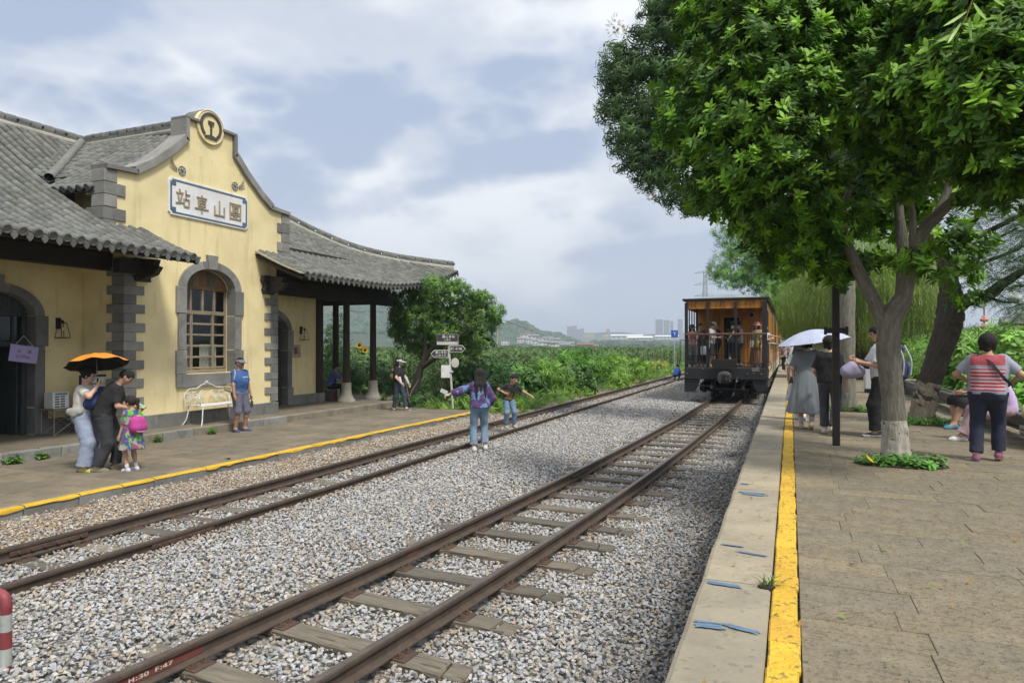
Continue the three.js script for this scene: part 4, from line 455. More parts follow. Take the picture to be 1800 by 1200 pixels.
const SPR = {
  camphor: [1, 2, 3].map((k) => sprig(11, 0.105, 0.042, 0.10, 1.05, k, 0.22, 3)),
  small: [1, 2, 3].map((k) => sprig(9, 0.085, 0.03, 0.16, 1.1, k + 10, 0.2, 2)),
  peach: [1, 2, 3].map((k) => sprig(12, 0.15, 0.032, 0.2, 1.45, k + 20, 0.5, 3, 0.35)),
  broad: [1, 2, 3].map((k) => sprig(8, 0.15, 0.09, 0.2, 1.2, k + 30, 0.25, 2)),
  pinnate: [1, 2, 3].map((k) => { const r = rng(k + 40), out = []; for (let b = 0; b < 4; b++) { const a = b * 1.57 + r(), dir = V(Math.cos(a), -0.25 - 0.3 * r(), Math.sin(a)).normalize(); for (let i = 0; i < 7; i++) for (const s of [-1, 1]) { const g = leafGeo(0.125, 0.044, 0.1, 0.1, 1), d = 0.1 + i * 0.07, q = new THREE.Quaternion().setFromUnitVectors(V(0, 1, 0), dir.clone().multiplyScalar(0.5).add(V(-Math.sin(a) * s, -0.25, Math.cos(a) * s)).normalize()); g.applyQuaternion(q); g.translate(dir.x * d, dir.y * d - 0.05 * i * i * 0.06, dir.z * d); const v = 0.85 + 0.3 * r(); out.push(flatCol(g, v, v, v)); } } return mg(out); }),
  willow: [1, 2, 3].map((k) => { const r = rng(k + 60), out = []; for (let s = 0; s < 5; s++) { const a = s * 1.3 + r(), ox = Math.cos(a) * 0.12, oz = Math.sin(a) * 0.12; for (let i = 0; i < 12; i++) { const g = leafGeo(0.13, 0.026, 0.1, 0.1, 1); const v = 0.8 + 0.4 * r(); out.push(flatCol(put(g, 2.5 + 0.4 * (r() - 0.5), r() * 6.28, 0, ox * (1 + i * 0.05), -i * 0.085, oz * (1 + i * 0.05)), v, v, v)); } } return mg(out); }),
  bushy: [1, 2, 3].map((k) => sprig(12, 0.2, 0.10, 0.28, 1.15, k + 80, 0.25, 1)),
  grass: [1, 2, 3].map((k) => { const r = rng(k + 90), out = []; for (let i = 0; i < 12; i++) { const g = leafGeo(0.12 + 0.1 * r(), 0.014, 0.5, 0.1, 2); const v = 0.8 + 0.4 * r(); out.push(flatCol(put(g, 0.2 + 0.5 * r(), r() * 6.28, 0, 0.05 * (r() - 0.5), 0, 0.05 * (r() - 0.5)), v, v, v)); } return mg(out); }),
};
for (const k in SPR) for (const g of SPR[k]) g.attributes.normal && g;
const Y = V(0, 1, 0);
function foliage(parent, name, kind, blobs, opt) {
  const BOOST = 1.75; const o = { up: 0.6, size: [0.8, 1.25], col: [0.05, 0.11, 0.018], tip: [0.12, 0.22, 0.03], tipP: 0.25, in: 0.35, ...opt }, gs = SPR[kind], L = gs.map(() => [[], []]), q = new THREE.Quaternion(), q2 = new THREE.Quaternion(), e = new THREE.Euler();
  for (const b of blobs) { const bt = rr(0.75, 1.2); for (let i = 0; i < b.n; i++) { const d = V(rr(-1, 1), rr(-1, 1), rr(-1, 1)); if (d.lengthSq() > 1 || d.lengthSq() < 0.01) { i--; continue; } d.normalize(); const rad = 1 - o.in * Math.pow(R(), 1.6) + 0.12 * (R() - 0.5); if (d.y < -0.2 && R() < (o.thin ?? 0.4)) { i -= 0; continue; }
      const p = V(b.c.x + d.x * b.r[0] * rad, b.c.y + d.y * b.r[1] * rad, b.c.z + d.z * b.r[2] * rad); const dir = kind === 'willow' ? V(rr(-0.15, 0.15), 1, rr(-0.15, 0.15)).normalize() : kind === 'pinnate' ? V(d.x * 0.5, 0.8, d.z * 0.5).normalize() : V(d.x + rr(-0.5, 0.5), d.y * 0.7 + o.up + rr(-0.4, 0.4), d.z + rr(-0.5, 0.5)).normalize();
      q.setFromUnitVectors(Y, dir); q2.setFromAxisAngle(Y, rr(0, 6.28)); q.multiply(q2); const s = rr(...o.size); const k = Math.floor(R() * gs.length);
      L[k][0].push(new THREE.Matrix4().compose(p, q, V(s, s, s))); const t = (R() < o.tipP ? rr(0.5, 1) : rr(0, 0.3)), v = bt * rr(0.8, 1.2) * BOOST; L[k][1].push(C(lerp(o.col[0], o.tip[0], t) * v, lerp(o.col[1], o.tip[1], t) * v, lerp(o.col[2], o.tip[2], t) * v)); } }
  let root = null; gs.forEach((g, k) => { const m = inst(name, g, o.mat || LEAF, L[k][0], L[k][1], root || parent); m.userData.kind = 'stuff'; if (!root) root = m; if (root !== m) m.name = name; });
  return root;
}
const BARK = { grey: M([0.215, 0.20, 0.165], T.bark, 0.95, T.barkB, 0.012), dark: M([0.075, 0.062, 0.048], T.bark, 0.95, T.barkB, 0.02), pale: M([0.24, 0.235, 0.19], T.bark, 0.92, T.barkB, 0.006), lime: M([0.48, 0.45, 0.39], T.bark, 0.9, T.barkB, 0.008), limeOld: M([0.36, 0.31, 0.24], T.bark, 0.95, T.barkB, 0.016) };
const bl = (px, py, z, rx, ry, rz, n) => ({ c: atZ(px, py, z), r: [rx, ry, rz], n });
function crown(c, r, nb, br, per, seed, keep = () => true) { const rnd = rng(seed), out = []; let g = 0; while (out.length < nb && g++ < nb * 40) { const d = V(rnd() * 2 - 1, rnd() * 2 - 1, rnd() * 2 - 1); if (d.lengthSq() > 1) continue; const l = d.length(); d.multiplyScalar(Math.pow(l, 0.35) / Math.max(l, 0.05) * 1); const k = 0.75 + 0.5 * rnd(), p = V(c.x + d.x * r[0], c.y + d.y * r[1], c.z + d.z * r[2]); if (!keep(p)) continue; const b = lerp(br[0], br[1], rnd()); out.push({ c: p, r: [b * k, b * 0.72, b], n: Math.round(per * k) }); } return out; }

{
  R = rng(301); const t = thing('leafy_tree', [1.17, PY, -9.5], 'nearest platform tree with whitewashed forked trunk and dense glossy crown', 'tree'), o = t.position, P = (...a) => V(...a).sub(o), q = (px, py, z) => atZ(px, py, z).sub(o);
  const tr = mesh('trunk', limb([q(1575, 818, -9.5), q(1574, 780, -9.5), q(1570, 700, -9.5), q(1562, 620, -9.5), q(1566, 565, -9.5), q(1590, 520, -9.45)], [0.175, 0.145, 0.125, 0.135, 0.13, 0.105], 14, 8, 0.09, 3), BARK.grey, t, false);
  mesh('whitewash', limb([q(1575, 816, -9.5), q(1574, 780, -9.5), q(1572, 738, -9.5)], [0.181, 0.151, 0.138], 14, 8, 0.09, 3), BARK.lime, tr, false);
  const br = (pts, rad, s) => mesh('branch', limb(pts, rad, 8, 6, 0.08, s), BARK.grey, tr, false);
  br([q(1560, 590, -9.5), q(1545, 545, -9.5), q(1520, 495, -9.45), q(1490, 430, -9.4), q(1478, 380, -9.4), q(1466, 320, -9.4), q(1440, 240, -9.3), q(1400, 150, -9.1)], [0.085, 0.085, 0.075, 0.065, 0.055, 0.048, 0.035, 0.015], 5);
  br([q(1588, 525, -9.45), q(1606, 450, -9.4), q(1625, 405, -9.4), q(1680, 350, -9.2), q(1745, 300, -9), q(1790, 240, -8.6)], [0.095, 0.08, 0.075, 0.06, 0.045, 0.018], 6);
  br([q(1585, 520, -9.45), q(1588, 440, -9.6), q(1580, 350, -9.8), q(1590, 250, -9.9), q(1575, 120, -10)], [0.075, 0.065, 0.055, 0.045, 0.02], 7); br([q(1606, 440, -9.4), q(1604, 380, -9.4), q(1596, 300, -9.3), q(1612, 180, -9.2)], [0.05, 0.04, 0.033, 0.015], 8); br([q(1636, 395, -9.4), q(1664, 340, -9.5), q(1676, 270, -9.5), q(1668, 180, -9.6)], [0.05, 0.042, 0.032, 0.012], 9); br([q(1478, 380, -9.4), q(1500, 310, -9.7), q(1520, 220, -9.9)], [0.045, 0.035, 0.012], 11); br([q(1480, 395, -9.4), q(1440, 350, -9.1), q(1390, 310, -8.9), q(1330, 280, -8.7)], [0.035, 0.03, 0.022, 0.01], 12); br([q(1745, 300, -9), q(1770, 330, -8.6), q(1810, 335, -8.4)], [0.03, 0.022, 0.01], 13);
  const A = []; const B = (px, py, z, r, n) => A.push(bl(px, py, z, r * rr(0.9, 1.2), r * rr(0.62, 0.8), r, n));
  for (const [x, y, z, r] of [[1215, 230, -9.2, .42], [1250, 190, -9.0, .5], [1240, 290, -9.2, .42], [1280, 240, -8.7, .5], [1300, 150, -8.8, .55], [1340, 210, -8.5, .52], [1330, 300, -8.6, .5], [1380, 260, -8.4, .5], [1270, 330, -9.0, .38], [1290, 365, -9.2, .3], [1245, 355, -9.4, .3], [1360, 355, -8.8, .42], [1410, 330, -8.7, .45], [1330, 385, -9.2, .34], [1355, 425, -9.6, .36], [1395, 410, -9.4, .42], [1425, 445, -9.4, .36], [1385, 465, -9.8, .3], [1440, 390, -9.0, .4], [1450, 470, -9.6, .28], [1250, 120, -9.2, .5], [1290, 60, -9.2, .55], [1250, 40, -9.6, .5], [1350, 90, -8.8, .6], [1400, 160, -8.6, .5], [1420, 60, -8.9, .6], [1480, 130, -8.9, .55], [1470, 230, -8.9, .4], [1500, 40, -9.2, .6], [1560, 90, -9.6, .6], [1330, 10, -9, .6], [1400, -20, -9, .6], [1210, 150, -9.8, .4], [1240, -10, -9.6, .5], [1480, -40, -9, .6], [1180, 245, -9.3, .24]]) B(x, y, z, r, Math.round(150 * r * r / 0.25));
  for (const [x, y, z, r] of [[1550, 190, -8.4, .34], [1600, 170, -8.2, .42], [1650, 140, -8.0, .48], [1700, 120, -7.8, .5], [1750, 110, -7.7, .5], [1800, 110, -7.6, .5], [1680, 200, -8.0, .48], [1740, 190, -7.7, .5], [1790, 190, -7.6, .5], [1620, 230, -8.4, .36], [1580, 240, -8.7, .32], [1700, 270, -8.2, .42], [1760, 270, -7.8, .45], [1800, 280, -7.7, .42], [1660, 280, -8.6, .3], [1570, 310, -9.0, .3], [1545, 280, -9.2, .3], [1600, 330, -9.0, .24], [1775, 330, -8.0, .32], [1735, 340, -8.4, .3], [1620, 60, -9.0, .55], [1680, 30, -8.6, .6], [1740, 20, -8.4, .6], [1800, 20, -8.2, .6], [1600, -20, -9.2, .6], [1700, -40, -8.8, .6], [1830, 60, -8, .6], [1850, 160, -7.8, .6]]) B(x, y, z, r, Math.round(150 * r * r / 0.25));
  for (const [x, y, z, r] of [[1640, 460, -9.3, .24], [1700, 440, -9.7, .3], [1680, 490, -9.9, .22], [1660, 420, -9.9, .28], [1500, 460, -9.8, .22], [1480, 500, -9.7, .16], [1610, 470, -9.1, .16], [1545, 470, -10, .25], [1530, 380, -10.2, .4], [1640, 350, -10.2, .35], [1520, 300, -10.3, .45], [1620, 280, -10.3, .45], [1580, 400, -10.4, .35], [1690, 330, -10.2, .3], [1480, 330, -10.1, .35], [1700, 530, -9.9, .15]]) B(x, y, z, r, Math.round(130 * r * r / 0.25));
  foliage(t, 'crown', 'camphor', A.map((b) => ({ ...b, c: b.c.sub(o) })), { col: [0.03, 0.08, 0.009], tip: [0.19, 0.34, 0.025], tipP: 0.42, up: 0.75, in: 0.55, thin: 0.25, size: [0.8, 1.25] });
}
function tree(name, base, label, cat, group, trunkFn, blobs, kind, opt) { const t = thing(name, base, label, cat, group), o = V(...base); const tr = trunkFn(t, (px, py, z) => atZ(px, py, z).sub(o)); foliage(t, 'crown', kind, blobs.map((b) => ({ ...b, c: b.c.clone().sub(o) })), opt); return t; }
R = rng(311);
tree('tall_tree', [1.17, PY, -17], 'tall tree with straight pale grey trunk, its dark hazy crown hanging over the track', 'tree', null, (t, q) => { const tr = mesh('trunk', limb([q(1492, 724, -17), q(1490, 700, -17), q(1489, 620, -17), q(1490, 520, -17), q(1486, 400, -17.2), q(1478, 250, -17.4), q(1470, 60, -17.6), q(1465, -160, -18)], [0.21, 0.185, 0.17, 0.165, 0.15, 0.13, 0.11, 0.05], 14, 8, 0.05, 4), BARK.pale, t, false);
  for (const [a, s] of [[[[1487, 420], [1420, 330], [1330, 250], [1220, 200]], 1], [[[1478, 250], [1390, 170], [1280, 120], [1160, 100]], 2], [[[1472, 120], [1380, 20], [1270, -40]], 3], [[[1488, 460], [1440, 420], [1370, 390], [1250, 340], [1180, 300]], 4]]) mesh('branch', limb(a.map(([x, y], i) => q(x, y, -17.2 - i * 0.6)), [0.08, 0.06, 0.04, 0.015], 7, 6, 0.06, s), BARK.grey, tr, false); },
  [[1098, 112, -19, .65], [1092, 150, -19, .65], [1086, 195, -19, .6], [1110, 240, -19, .75], [1130, 285, -19, .7], [1165, 318, -19, .6], [1195, 350, -18.8, .45], [1180, 270, -19, .8], [1150, 200, -19, .9], [1150, 130, -19, .8], [1180, 70, -19, .85], [1160, 20, -19, .6], [1205, 10, -19, .9], [1240, 90, -19, .9], [1225, 170, -19, .95], [1230, 250, -19, .9], [1260, 330, -18.6, .7], [1225, 330, -18.8, .45], [1290, 180, -19, 1.1], [1300, 60, -19, 1.2], [1280, -30, -19, 1.1], [1380, 40, -18, 1.3], [1450, 120, -18, 1.3], [1400, 220, -18, 1.2], [1480, 260, -18, 1.1], [1330, 350, -18.4, .8], [1430, 380, -18, .9], [1520, 360, -18, .9], [1560, 250, -18, 1.2], [1620, 150, -18, 1.2], [1560, 60, -18, 1.3], [1500, -60, -18, 1.4], [1240, 360, -18.8, .28], [1215, 372, -18.8, .2], [1118, 60, -19, .24], [1085, 85, -19, .18]].map(([x, y, z, r]) => bl(x, y, z, r, r * 0.7, r, Math.round(185 * r * r / 0.6 + 6))),
  'peach', { col: [0.036, 0.075, 0.022], tip: [0.075, 0.135, 0.035], tipP: 0.3, in: 0.75, up: -0.1, size: [0.9, 1.5] });
{ // dry seed sprays on the tall tree's tip
  R = rng(312); const t = scene.children.find((o) => o.name === 'tall_tree'), b = [[1080, 45, -19, .22], [1095, 60, -19, .2], [1125, 290, -19, .14], [1145, 345, -19, .12]].map(([x, y, z, r]) => { const q = bl(x, y, z, r, r * 1.1, r, 26); q.c.sub(t.position); return q; }); foliage(t, 'seed_pods', 'small', b, { col: [0.22, 0.15, 0.06], tip: [0.3, 0.2, 0.09], size: [0.5, 0.8] }); }
tree('leaning_tree', [2.19, PY, -14.6], 'leaning dark furrowed tree with whitened foot beside the rail seats', 'tree', null, (t, q) => { const z = -14.6, tr = mesh('trunk', limb([q(1617, 752, z), q(1619, 735, z), q(1628, 690, z), q(1645, 640, z), q(1662, 590, z), q(1670, 555, z), q(1672, 520, z), q(1668, 480, z)], [0.26, 0.215, 0.2, 0.2, 0.21, 0.225, 0.19, 0.12], 16, 8, 0.14, 8), BARK.dark, t, false);
  mesh('whitewash', limb([q(1617, 750, z), q(1619, 735, z), q(1627, 695, z), q(1633, 672, z)], [0.268, 0.222, 0.207, 0.203], 16, 8, 0.14, 8), BARK.limeOld, tr, false);
  const br = (pts, rad, s) => mesh('branch', limb(pts.map(([x, y, dz]) => q(x, y, z + (dz || 0))), rad, 8, 6, 0.1, s), BARK.dark, tr, false);
  br([[1672, 548], [1700, 528, .2], [1735, 520, .4], [1765, 498, .6], [1810, 470, .8]], [0.17, 0.13, 0.11, 0.09, 0.05], 3); br([[1670, 520], [1660, 470, -.2], [1640, 420, -.5], [1600, 350, -.8], [1590, 260, -1]], [0.14, 0.11, 0.085, 0.06, 0.02], 4); br([[1690, 425, .3], [1740, 405, .5], [1800, 375, .7]], [0.05, 0.045, 0.03], 5); br([[1668, 480], [1685, 440, .2], [1690, 425, .3], [1720, 380, .4], [1780, 330, .6]], [0.09, 0.07, 0.06, 0.045, 0.02], 6); br([[1700, 470, .3], [1760, 450, .5], [1810, 428, .7]], [0.04, 0.03, 0.02], 7); br([[1668, 480], [1705, 468, .3], [1720, 440, .5], [1790, 400, .8]], [0.06, 0.04, 0.035, 0.015], 8); br([[1735, 520, .4], [1760, 530, .5], [1785, 532, .6]], [0.03, 0.02, 0.01], 9); },
  [[1700, 330, -14.5, .5], [1760, 310, -14, .6], [1790, 350, -13.8, .5], [1740, 370, -14.2, .45], [1690, 390, -14.4, .3], [1710, 420, -14.3, .3], [1780, 400, -14, .45], [1750, 440, -14, .4], [1790, 460, -13.8, .45], [1720, 470, -14.2, .3], [1760, 490, -14, .36], [1800, 500, -13.8, .35], [1740, 520, -14.1, .2], [1775, 530, -13.9, .2], [1800, 540, -13.8, .25], [1820, 420, -13.6, .6], [1760, 250, -14, .7], [1700, 260, -14.4, .6], [1795, 555, -13.8, .16], [1700, 500, -14.4, .14], [1680, 350, -14.8, .4]].map(([x, y, z, r]) => bl(x, y, z, r, r * 0.6, r, Math.round(42 * r * r / 0.25 + 5))),
  'pinnate', { col: [0.055, 0.10, 0.038], tip: [0.10, 0.17, 0.06], tipP: 0.3, in: 0.85, size: [0.35, 0.62], thin: 0 });
R = rng(317);
tree('willow_tree', [2.99, PY, -34.9], 'weeping willow with short dark trunk and whitened foot farther along platform', 'tree', null, (t, q) => { const z = -34.9, tr = mesh('trunk', limb([q(1519, 666, z), q(1519, 650, z), q(1520, 620, z), q(1522, 595, z), q(1520, 575, z)], [0.42, 0.36, 0.4, 0.55, 0.45], 14, 8, 0.16, 5), BARK.dark, t, false); mesh('whitewash', limb([q(1519, 666, z), q(1519, 650, z), q(1520, 632, z)], [0.43, 0.37, 0.39], 14, 8, 0.16, 5), BARK.limeOld, tr, false); for (const [x, y] of [[1490, 540], [1530, 520], [1560, 540], [1505, 500]]) mesh('branch', limb([q(1521, 582, z), q((1521 + x) / 2 + 4, (575 + y) / 2, z), q(x, y, z)], [0.3, 0.2, 0.07], 8, 6, 0.1, x), BARK.dark, tr, false); },
  [[1420, 500, -36, 1.3], [1450, 470, -36, 1.5], [1400, 540, -36, .9], [1440, 545, -35, 1.1], [1470, 520, -34, 1.2], [1500, 480, -34, 1.5], [1540, 500, -34, 1.4], [1580, 480, -33, 1.5], [1620, 500, -33, 1.3], [1560, 540, -33, 1.1], [1600, 545, -33, 1.1], [1640, 530, -33, 1.0], [1520, 440, -34, 1.6], [1600, 430, -34, 1.6], [1540, 560, -33, .7], [1610, 575, -33, .8], [1640, 570, -33, .6], [1455, 560, -35, .8]].map(([x, y, z, r]) => bl(x, y, z, r, r * 0.75, r, Math.round(170 * r * r))),
  'willow', { col: [0.12, 0.175, 0.04], tip: [0.22, 0.29, 0.06], tipP: 0.4, in: 0.6, size: [0.9, 1.5], thin: 0 });
R = rng(321);
const farTrees = [
  [1.3, -42, 9.5, 4.2, 'first leafy tree beyond the carriage, light crown reaching left over the train', [[1300, 470, 1.7], [1335, 440, 1.9], [1290, 430, 1.0], [1280, 490, .9], [1262, 480, .5], [1265, 412, .5], [1360, 490, 1.6], [1320, 500, 1.0], [1385, 440, 2], [1350, 400, 1.8], [1400, 500, 1.4], [1390, 380, 2]], [0.07, 0.14, 0.025]],
  [1.9, -55, 9, 4, 'yellow green platform tree standing between the willow and the train', [[1380, 545, 1.6], [1400, 520, 2.2], [1365, 560, 1.2], [1390, 570, 1.3], [1420, 550, 2], [1372, 520, 1.4], [1400, 480, 2.4]], [0.13, 0.21, 0.035]],
  [2.6, -72, 9, 4, 'far platform tree closing the view above the last carriage', [[1385, 570, 2], [1400, 560, 2.6], [1420, 575, 2.4], [1376, 585, 1.2], [1405, 590, 1.6]], [0.10, 0.17, 0.03]],
  [5.0, -58, 8, 4, 'round green tree behind the weeping willow', [[1440, 585, 1.8], [1460, 570, 2.2], [1480, 590, 1.8], [1500, 580, 2], [1450, 555, 2]], [0.11, 0.20, 0.03]],
];
for (const [x, z, h, w, label, bs, col] of farTrees) tree('platform_tree', [x, z > -45 ? PY : 0.3, z], label, 'tree', null, (t, q) => { const tr = mesh('trunk', limb([[0, -0.1, 0], [0.05, 1.6, 0], [-0.1, 3.2, 0], [0.1, 5.5, 0.1]], [0.24, 0.19, 0.17, 0.08], 9, 6, 0.07, z), BARK.pale, t, false); for (const k of [-1, 1]) mesh('branch', limb([[0, 3, 0], [k * 0.9, 4.4, 0.2], [k * 2.1, 5.4, -0.3]], [0.11, 0.08, 0.03], 7, 5, 0.08, k + z), BARK.grey, tr, false); },
  bs.map(([px, py, r]) => bl(px, py, z + rr(-1, 1), r, r * 0.62, r, Math.round((z > -45 ? 150 : 140) * r * r))), 'bushy', { col, tip: col.map((v) => v * 1.7), tipP: 0.3, in: 0.55, size: z > -45 ? [0.8, 1.2] : [0.9, 1.5] });
{ const t = scene.children.find((o) => o.name === 'platform_tree_001'); R = rng(322); foliage(t, 'dry_leaves', 'bushy', [[1385, 500, -54, .7], [1395, 520, -54, .5], [1378, 512, -54, .4]].map(([x, y, z, r]) => { const q = bl(x, y, z, r, r * 0.7, r, 40); q.c.sub(t.position); return q; }), { col: [0.22, 0.12, 0.03], tip: [0.3, 0.17, 0.04], size: [0.6, 1] }); }

R = rng(331);
tree('peach_tree', [-11.95, 0.12, -20.5], 'bushy fruit tree with drooping narrow leaves at the porch corner', 'tree', null, (t, q) => { const z = -20.5, tr = mesh('trunk', limb([q(722, 712, z), q(730, 680, z), q(738, 650, z), q(752, 622, z), q(770, 600, z), q(780, 575, z)], [0.17, 0.13, 0.115, 0.105, 0.085, 0.05], 10, 7, 0.1, 7), BARK.dark, t, false); const br = (a, r, s) => mesh('branch', limb(a.map(([x, y, d]) => q(x, y, z + (d || 0))), r, 7, 5, 0.08, s), BARK.dark, tr, false); br([[736, 655], [748, 610], [742, 570], [732, 530]], [0.09, 0.07, 0.05, 0.015], 1); br([[742, 645], [775, 622, .2], [800, 600, .4], [830, 570, .5]], [0.09, 0.075, 0.05, 0.015], 2); br([[770, 600], [800, 560, -.3], [820, 530, -.4]], [0.06, 0.04, 0.012], 3); },
  [[715, 545, .5], [735, 520, .5], [765, 505, .5], [800, 510, .48], [830, 530, .48], [850, 550, .42], [862, 570, .3], [840, 580, .5], [810, 560, .6], [775, 545, .6], [740, 560, .6], [705, 575, .36], [715, 600, .42], [750, 590, .55], [785, 590, .6], [820, 600, .5], [850, 600, .34], [700, 560, .3], [735, 615, .3], [800, 620, .36], [830, 620, .3], [875, 548, .22], [868, 560, .2], [755, 498, .3], [725, 505, .28], [693, 548, .16], [700, 520, .2], [850, 525, .28], [690, 590, .16], [770, 610, .36]].map(([x, y, r]) => bl(x, y, -20.7 + rr(-0.7, 0.5), r, r * 0.8, r, Math.round(115 * r * r / 0.25 + 8))),
  'peach', { col: [0.05, 0.105, 0.022], tip: [0.12, 0.22, 0.035], tipP: 0.3, in: 0.6, up: 0.2, size: [0.75, 1.15] });

R = rng(341);
function shrub(name, base, label, group, blobs, kind, col, size = [0.8, 1.3], f = 1) { const t = thing(name, base, label, 'shrub', group), o = V(...base); const st = []; for (let k = 0; k < 3; k++) st.push(limb([[rr(-.1, .1), -0.1, rr(-.1, .1)], [rr(-.2, .2), 0.4, rr(-.2, .2)], [rr(-.4, .4), 0.9, rr(-.4, .4)]], [0.03, 0.025, 0.012], 5, 3, 0.05, k)); mesh('stem', st, BARK.grey, t, false); foliage(t, 'foliage', kind, blobs.map((b) => ({ ...b, c: b.c.clone().sub(o), n: Math.round(b.n * f) })), { col, tip: col.map((v) => v * 1.9), tipP: 0.35, in: 0.6, up: 0.5, size }); return t; }
const W = (x, y, z, rx, ry, rz, n) => ({ c: V(x, y, z), r: [rx, ry, rz], n });
const heap = (x, z, w, h, d, n) => { const out = []; for (let i = 0; i < n; i++) { const a = rr(-1, 1), b = rr(-1, 1), hh = h * (1 - 0.45 * (a * a + b * b) / 2) * rr(0.55, 1); const r = rr(0.28, 0.5) * Math.min(1.6, h * 0.7); out.push(W(x + a * w, Math.max(0.15, hh - r * 0.6), z + b * d, r, r * 0.8, r, Math.round(85 * r * r / 0.2 * 0.5))); } return out; };
shrub('hedge', [-15.2, 0.1, -23.4], 'dark clipped hedge seen behind the porch columns', null, [...heap(-15.6, -23.3, 1.7, 1.5, 0.5, 16), ...heap(-13.6, -22.6, 1.0, 1.35, 0.4, 10)], 'small', [0.035, 0.08, 0.018], [1, 1.6]);
shrub('evergreen_shrub', [-18.3, 0.1, -24.6], 'dense dark evergreen bush at the left of the porch opening', null, [W(-18.2, 1.0, -24.6, 0.8, 1.0, 0.8, 260), W(-18.4, 2.1, -24.8, 0.6, 0.9, 0.6, 200), W(-18.3, 2.9, -24.8, 0.35, 0.6, 0.35, 90), W(-17.2, 0.8, -24.2, 0.6, 0.8, 0.6, 140), W(-18.0, 1.7, -24.2, 0.6, 0.7, 0.6, 140)], 'small', [0.03, 0.075, 0.018], [1, 1.6]);
shrub('round_shrub', [-9.9, 0.05, -21.2], 'dark dense bush right behind the signpost', null, heap(-9.9, -21.3, 0.75, 1.85, 0.5, 20), 'small', [0.022, 0.055, 0.014], [1, 1.6]);
shrub('low_shrub', [-11.7, 0.08, -19.9], 'low leafy plants around the fruit tree foot', null, [...heap(-11.9, -20.1, 0.9, 0.55, 0.5, 16), ...heap(-10.6, -20.3, 0.7, 0.6, 0.4, 10)], 'broad', [0.04, 0.1, 0.02], [0.5, 0.9], 1.3);
const sh = [ // [px, base z, x offset width, height, colour, kind, label]
  [856, -22.6, 0.75, 1.45, [0.06, 0.14, 0.02], 'broad', 'leafy shrub between the signpost and the bending boy'], [905, -24.6, 0.8, 1.35, [0.05, 0.115, 0.022], 'broad', 'weedy shrub right behind the bending boy'], [945, -27, 1.0, 1.5, [0.085, 0.16, 0.025], 'bushy', 'green shrub left of the tallest trackside bush'], [975, -29, 1.0, 1.25, [0.10, 0.18, 0.03], 'bushy', 'low light green shrub below the corn'], [1022, -31, 1.1, 2.1, [0.065, 0.15, 0.018], 'bushy', 'tallest bright trackside shrub in the middle of the field edge'], [1008, -29, 0.9, 1.3, [0.05, 0.10, 0.025], 'broad', 'grey green shrub with large leaves by left track'], [1060, -34, 1.1, 1.5, [0.11, 0.19, 0.03], 'bushy', 'yellow green shrub right of the tallest bush'], [1092, -39, 1.2, 1.6, [0.10, 0.18, 0.025], 'bushy', 'shrub in front of the dark corn'], [1120, -46, 1.2, 1.0, [0.12, 0.2, 0.03], 'bushy', 'low shrub near the far bend of left track'], [880, -23.5, 0.6, 0.8, [0.08, 0.16, 0.03], 'broad', 'small plant at the platform end behind the boy'],
];
for (const [px, z, w, h, col, kind, label] of sh) { const c = atZ(px, 640, z); shrub('trackside_shrub', [c.x, 0, z], label, null, heap(c.x, z, w, h, 0.7, 16), kind, col, [0.8, 1.3], 1.1); }
{ R = rng(351); const g = thing('weeds', [0, 0, 0], 'bright green weeds and grass along the far side of the left track', 'weeds'); g.userData.kind = 'stuff'; const bs = []; for (let i = 0; i < 190; i++) { const z = -19.5 - Math.pow(R(), 1.4) * 60, x = lerp(-8.15 - (z + 20) * -0.004, -11, Math.pow(R(), 1.5)); bs.push(W(x, 0.05, z, rr(0.3, 0.8), rr(0.08, 0.3), rr(0.3, 0.9), 26)); } foliage(g, 'blades', 'grass', bs.filter((_, i) => i % 2), { col: [0.10, 0.19, 0.03], tip: [0.2, 0.3, 0.05], size: [1, 2.2], up: 1.5 }); foliage(g, 'leaves', 'bushy', bs.filter((_, i) => i % 2 === 0), { col: [0.09, 0.18, 0.025], tip: [0.2, 0.3, 0.04], size: [0.5, 1], up: 0.8 });
  const y = bl(1145, 648, -56, 1.4, 0.5, 1.2, 200); y.c.y = 0.5; foliage(g, 'flowers', 'bushy', [y], { col: [0.17, 0.22, 0.03], tip: [0.34, 0.36, 0.04], size: [0.5, 0.9] }).userData.kind = 'stuff'; }
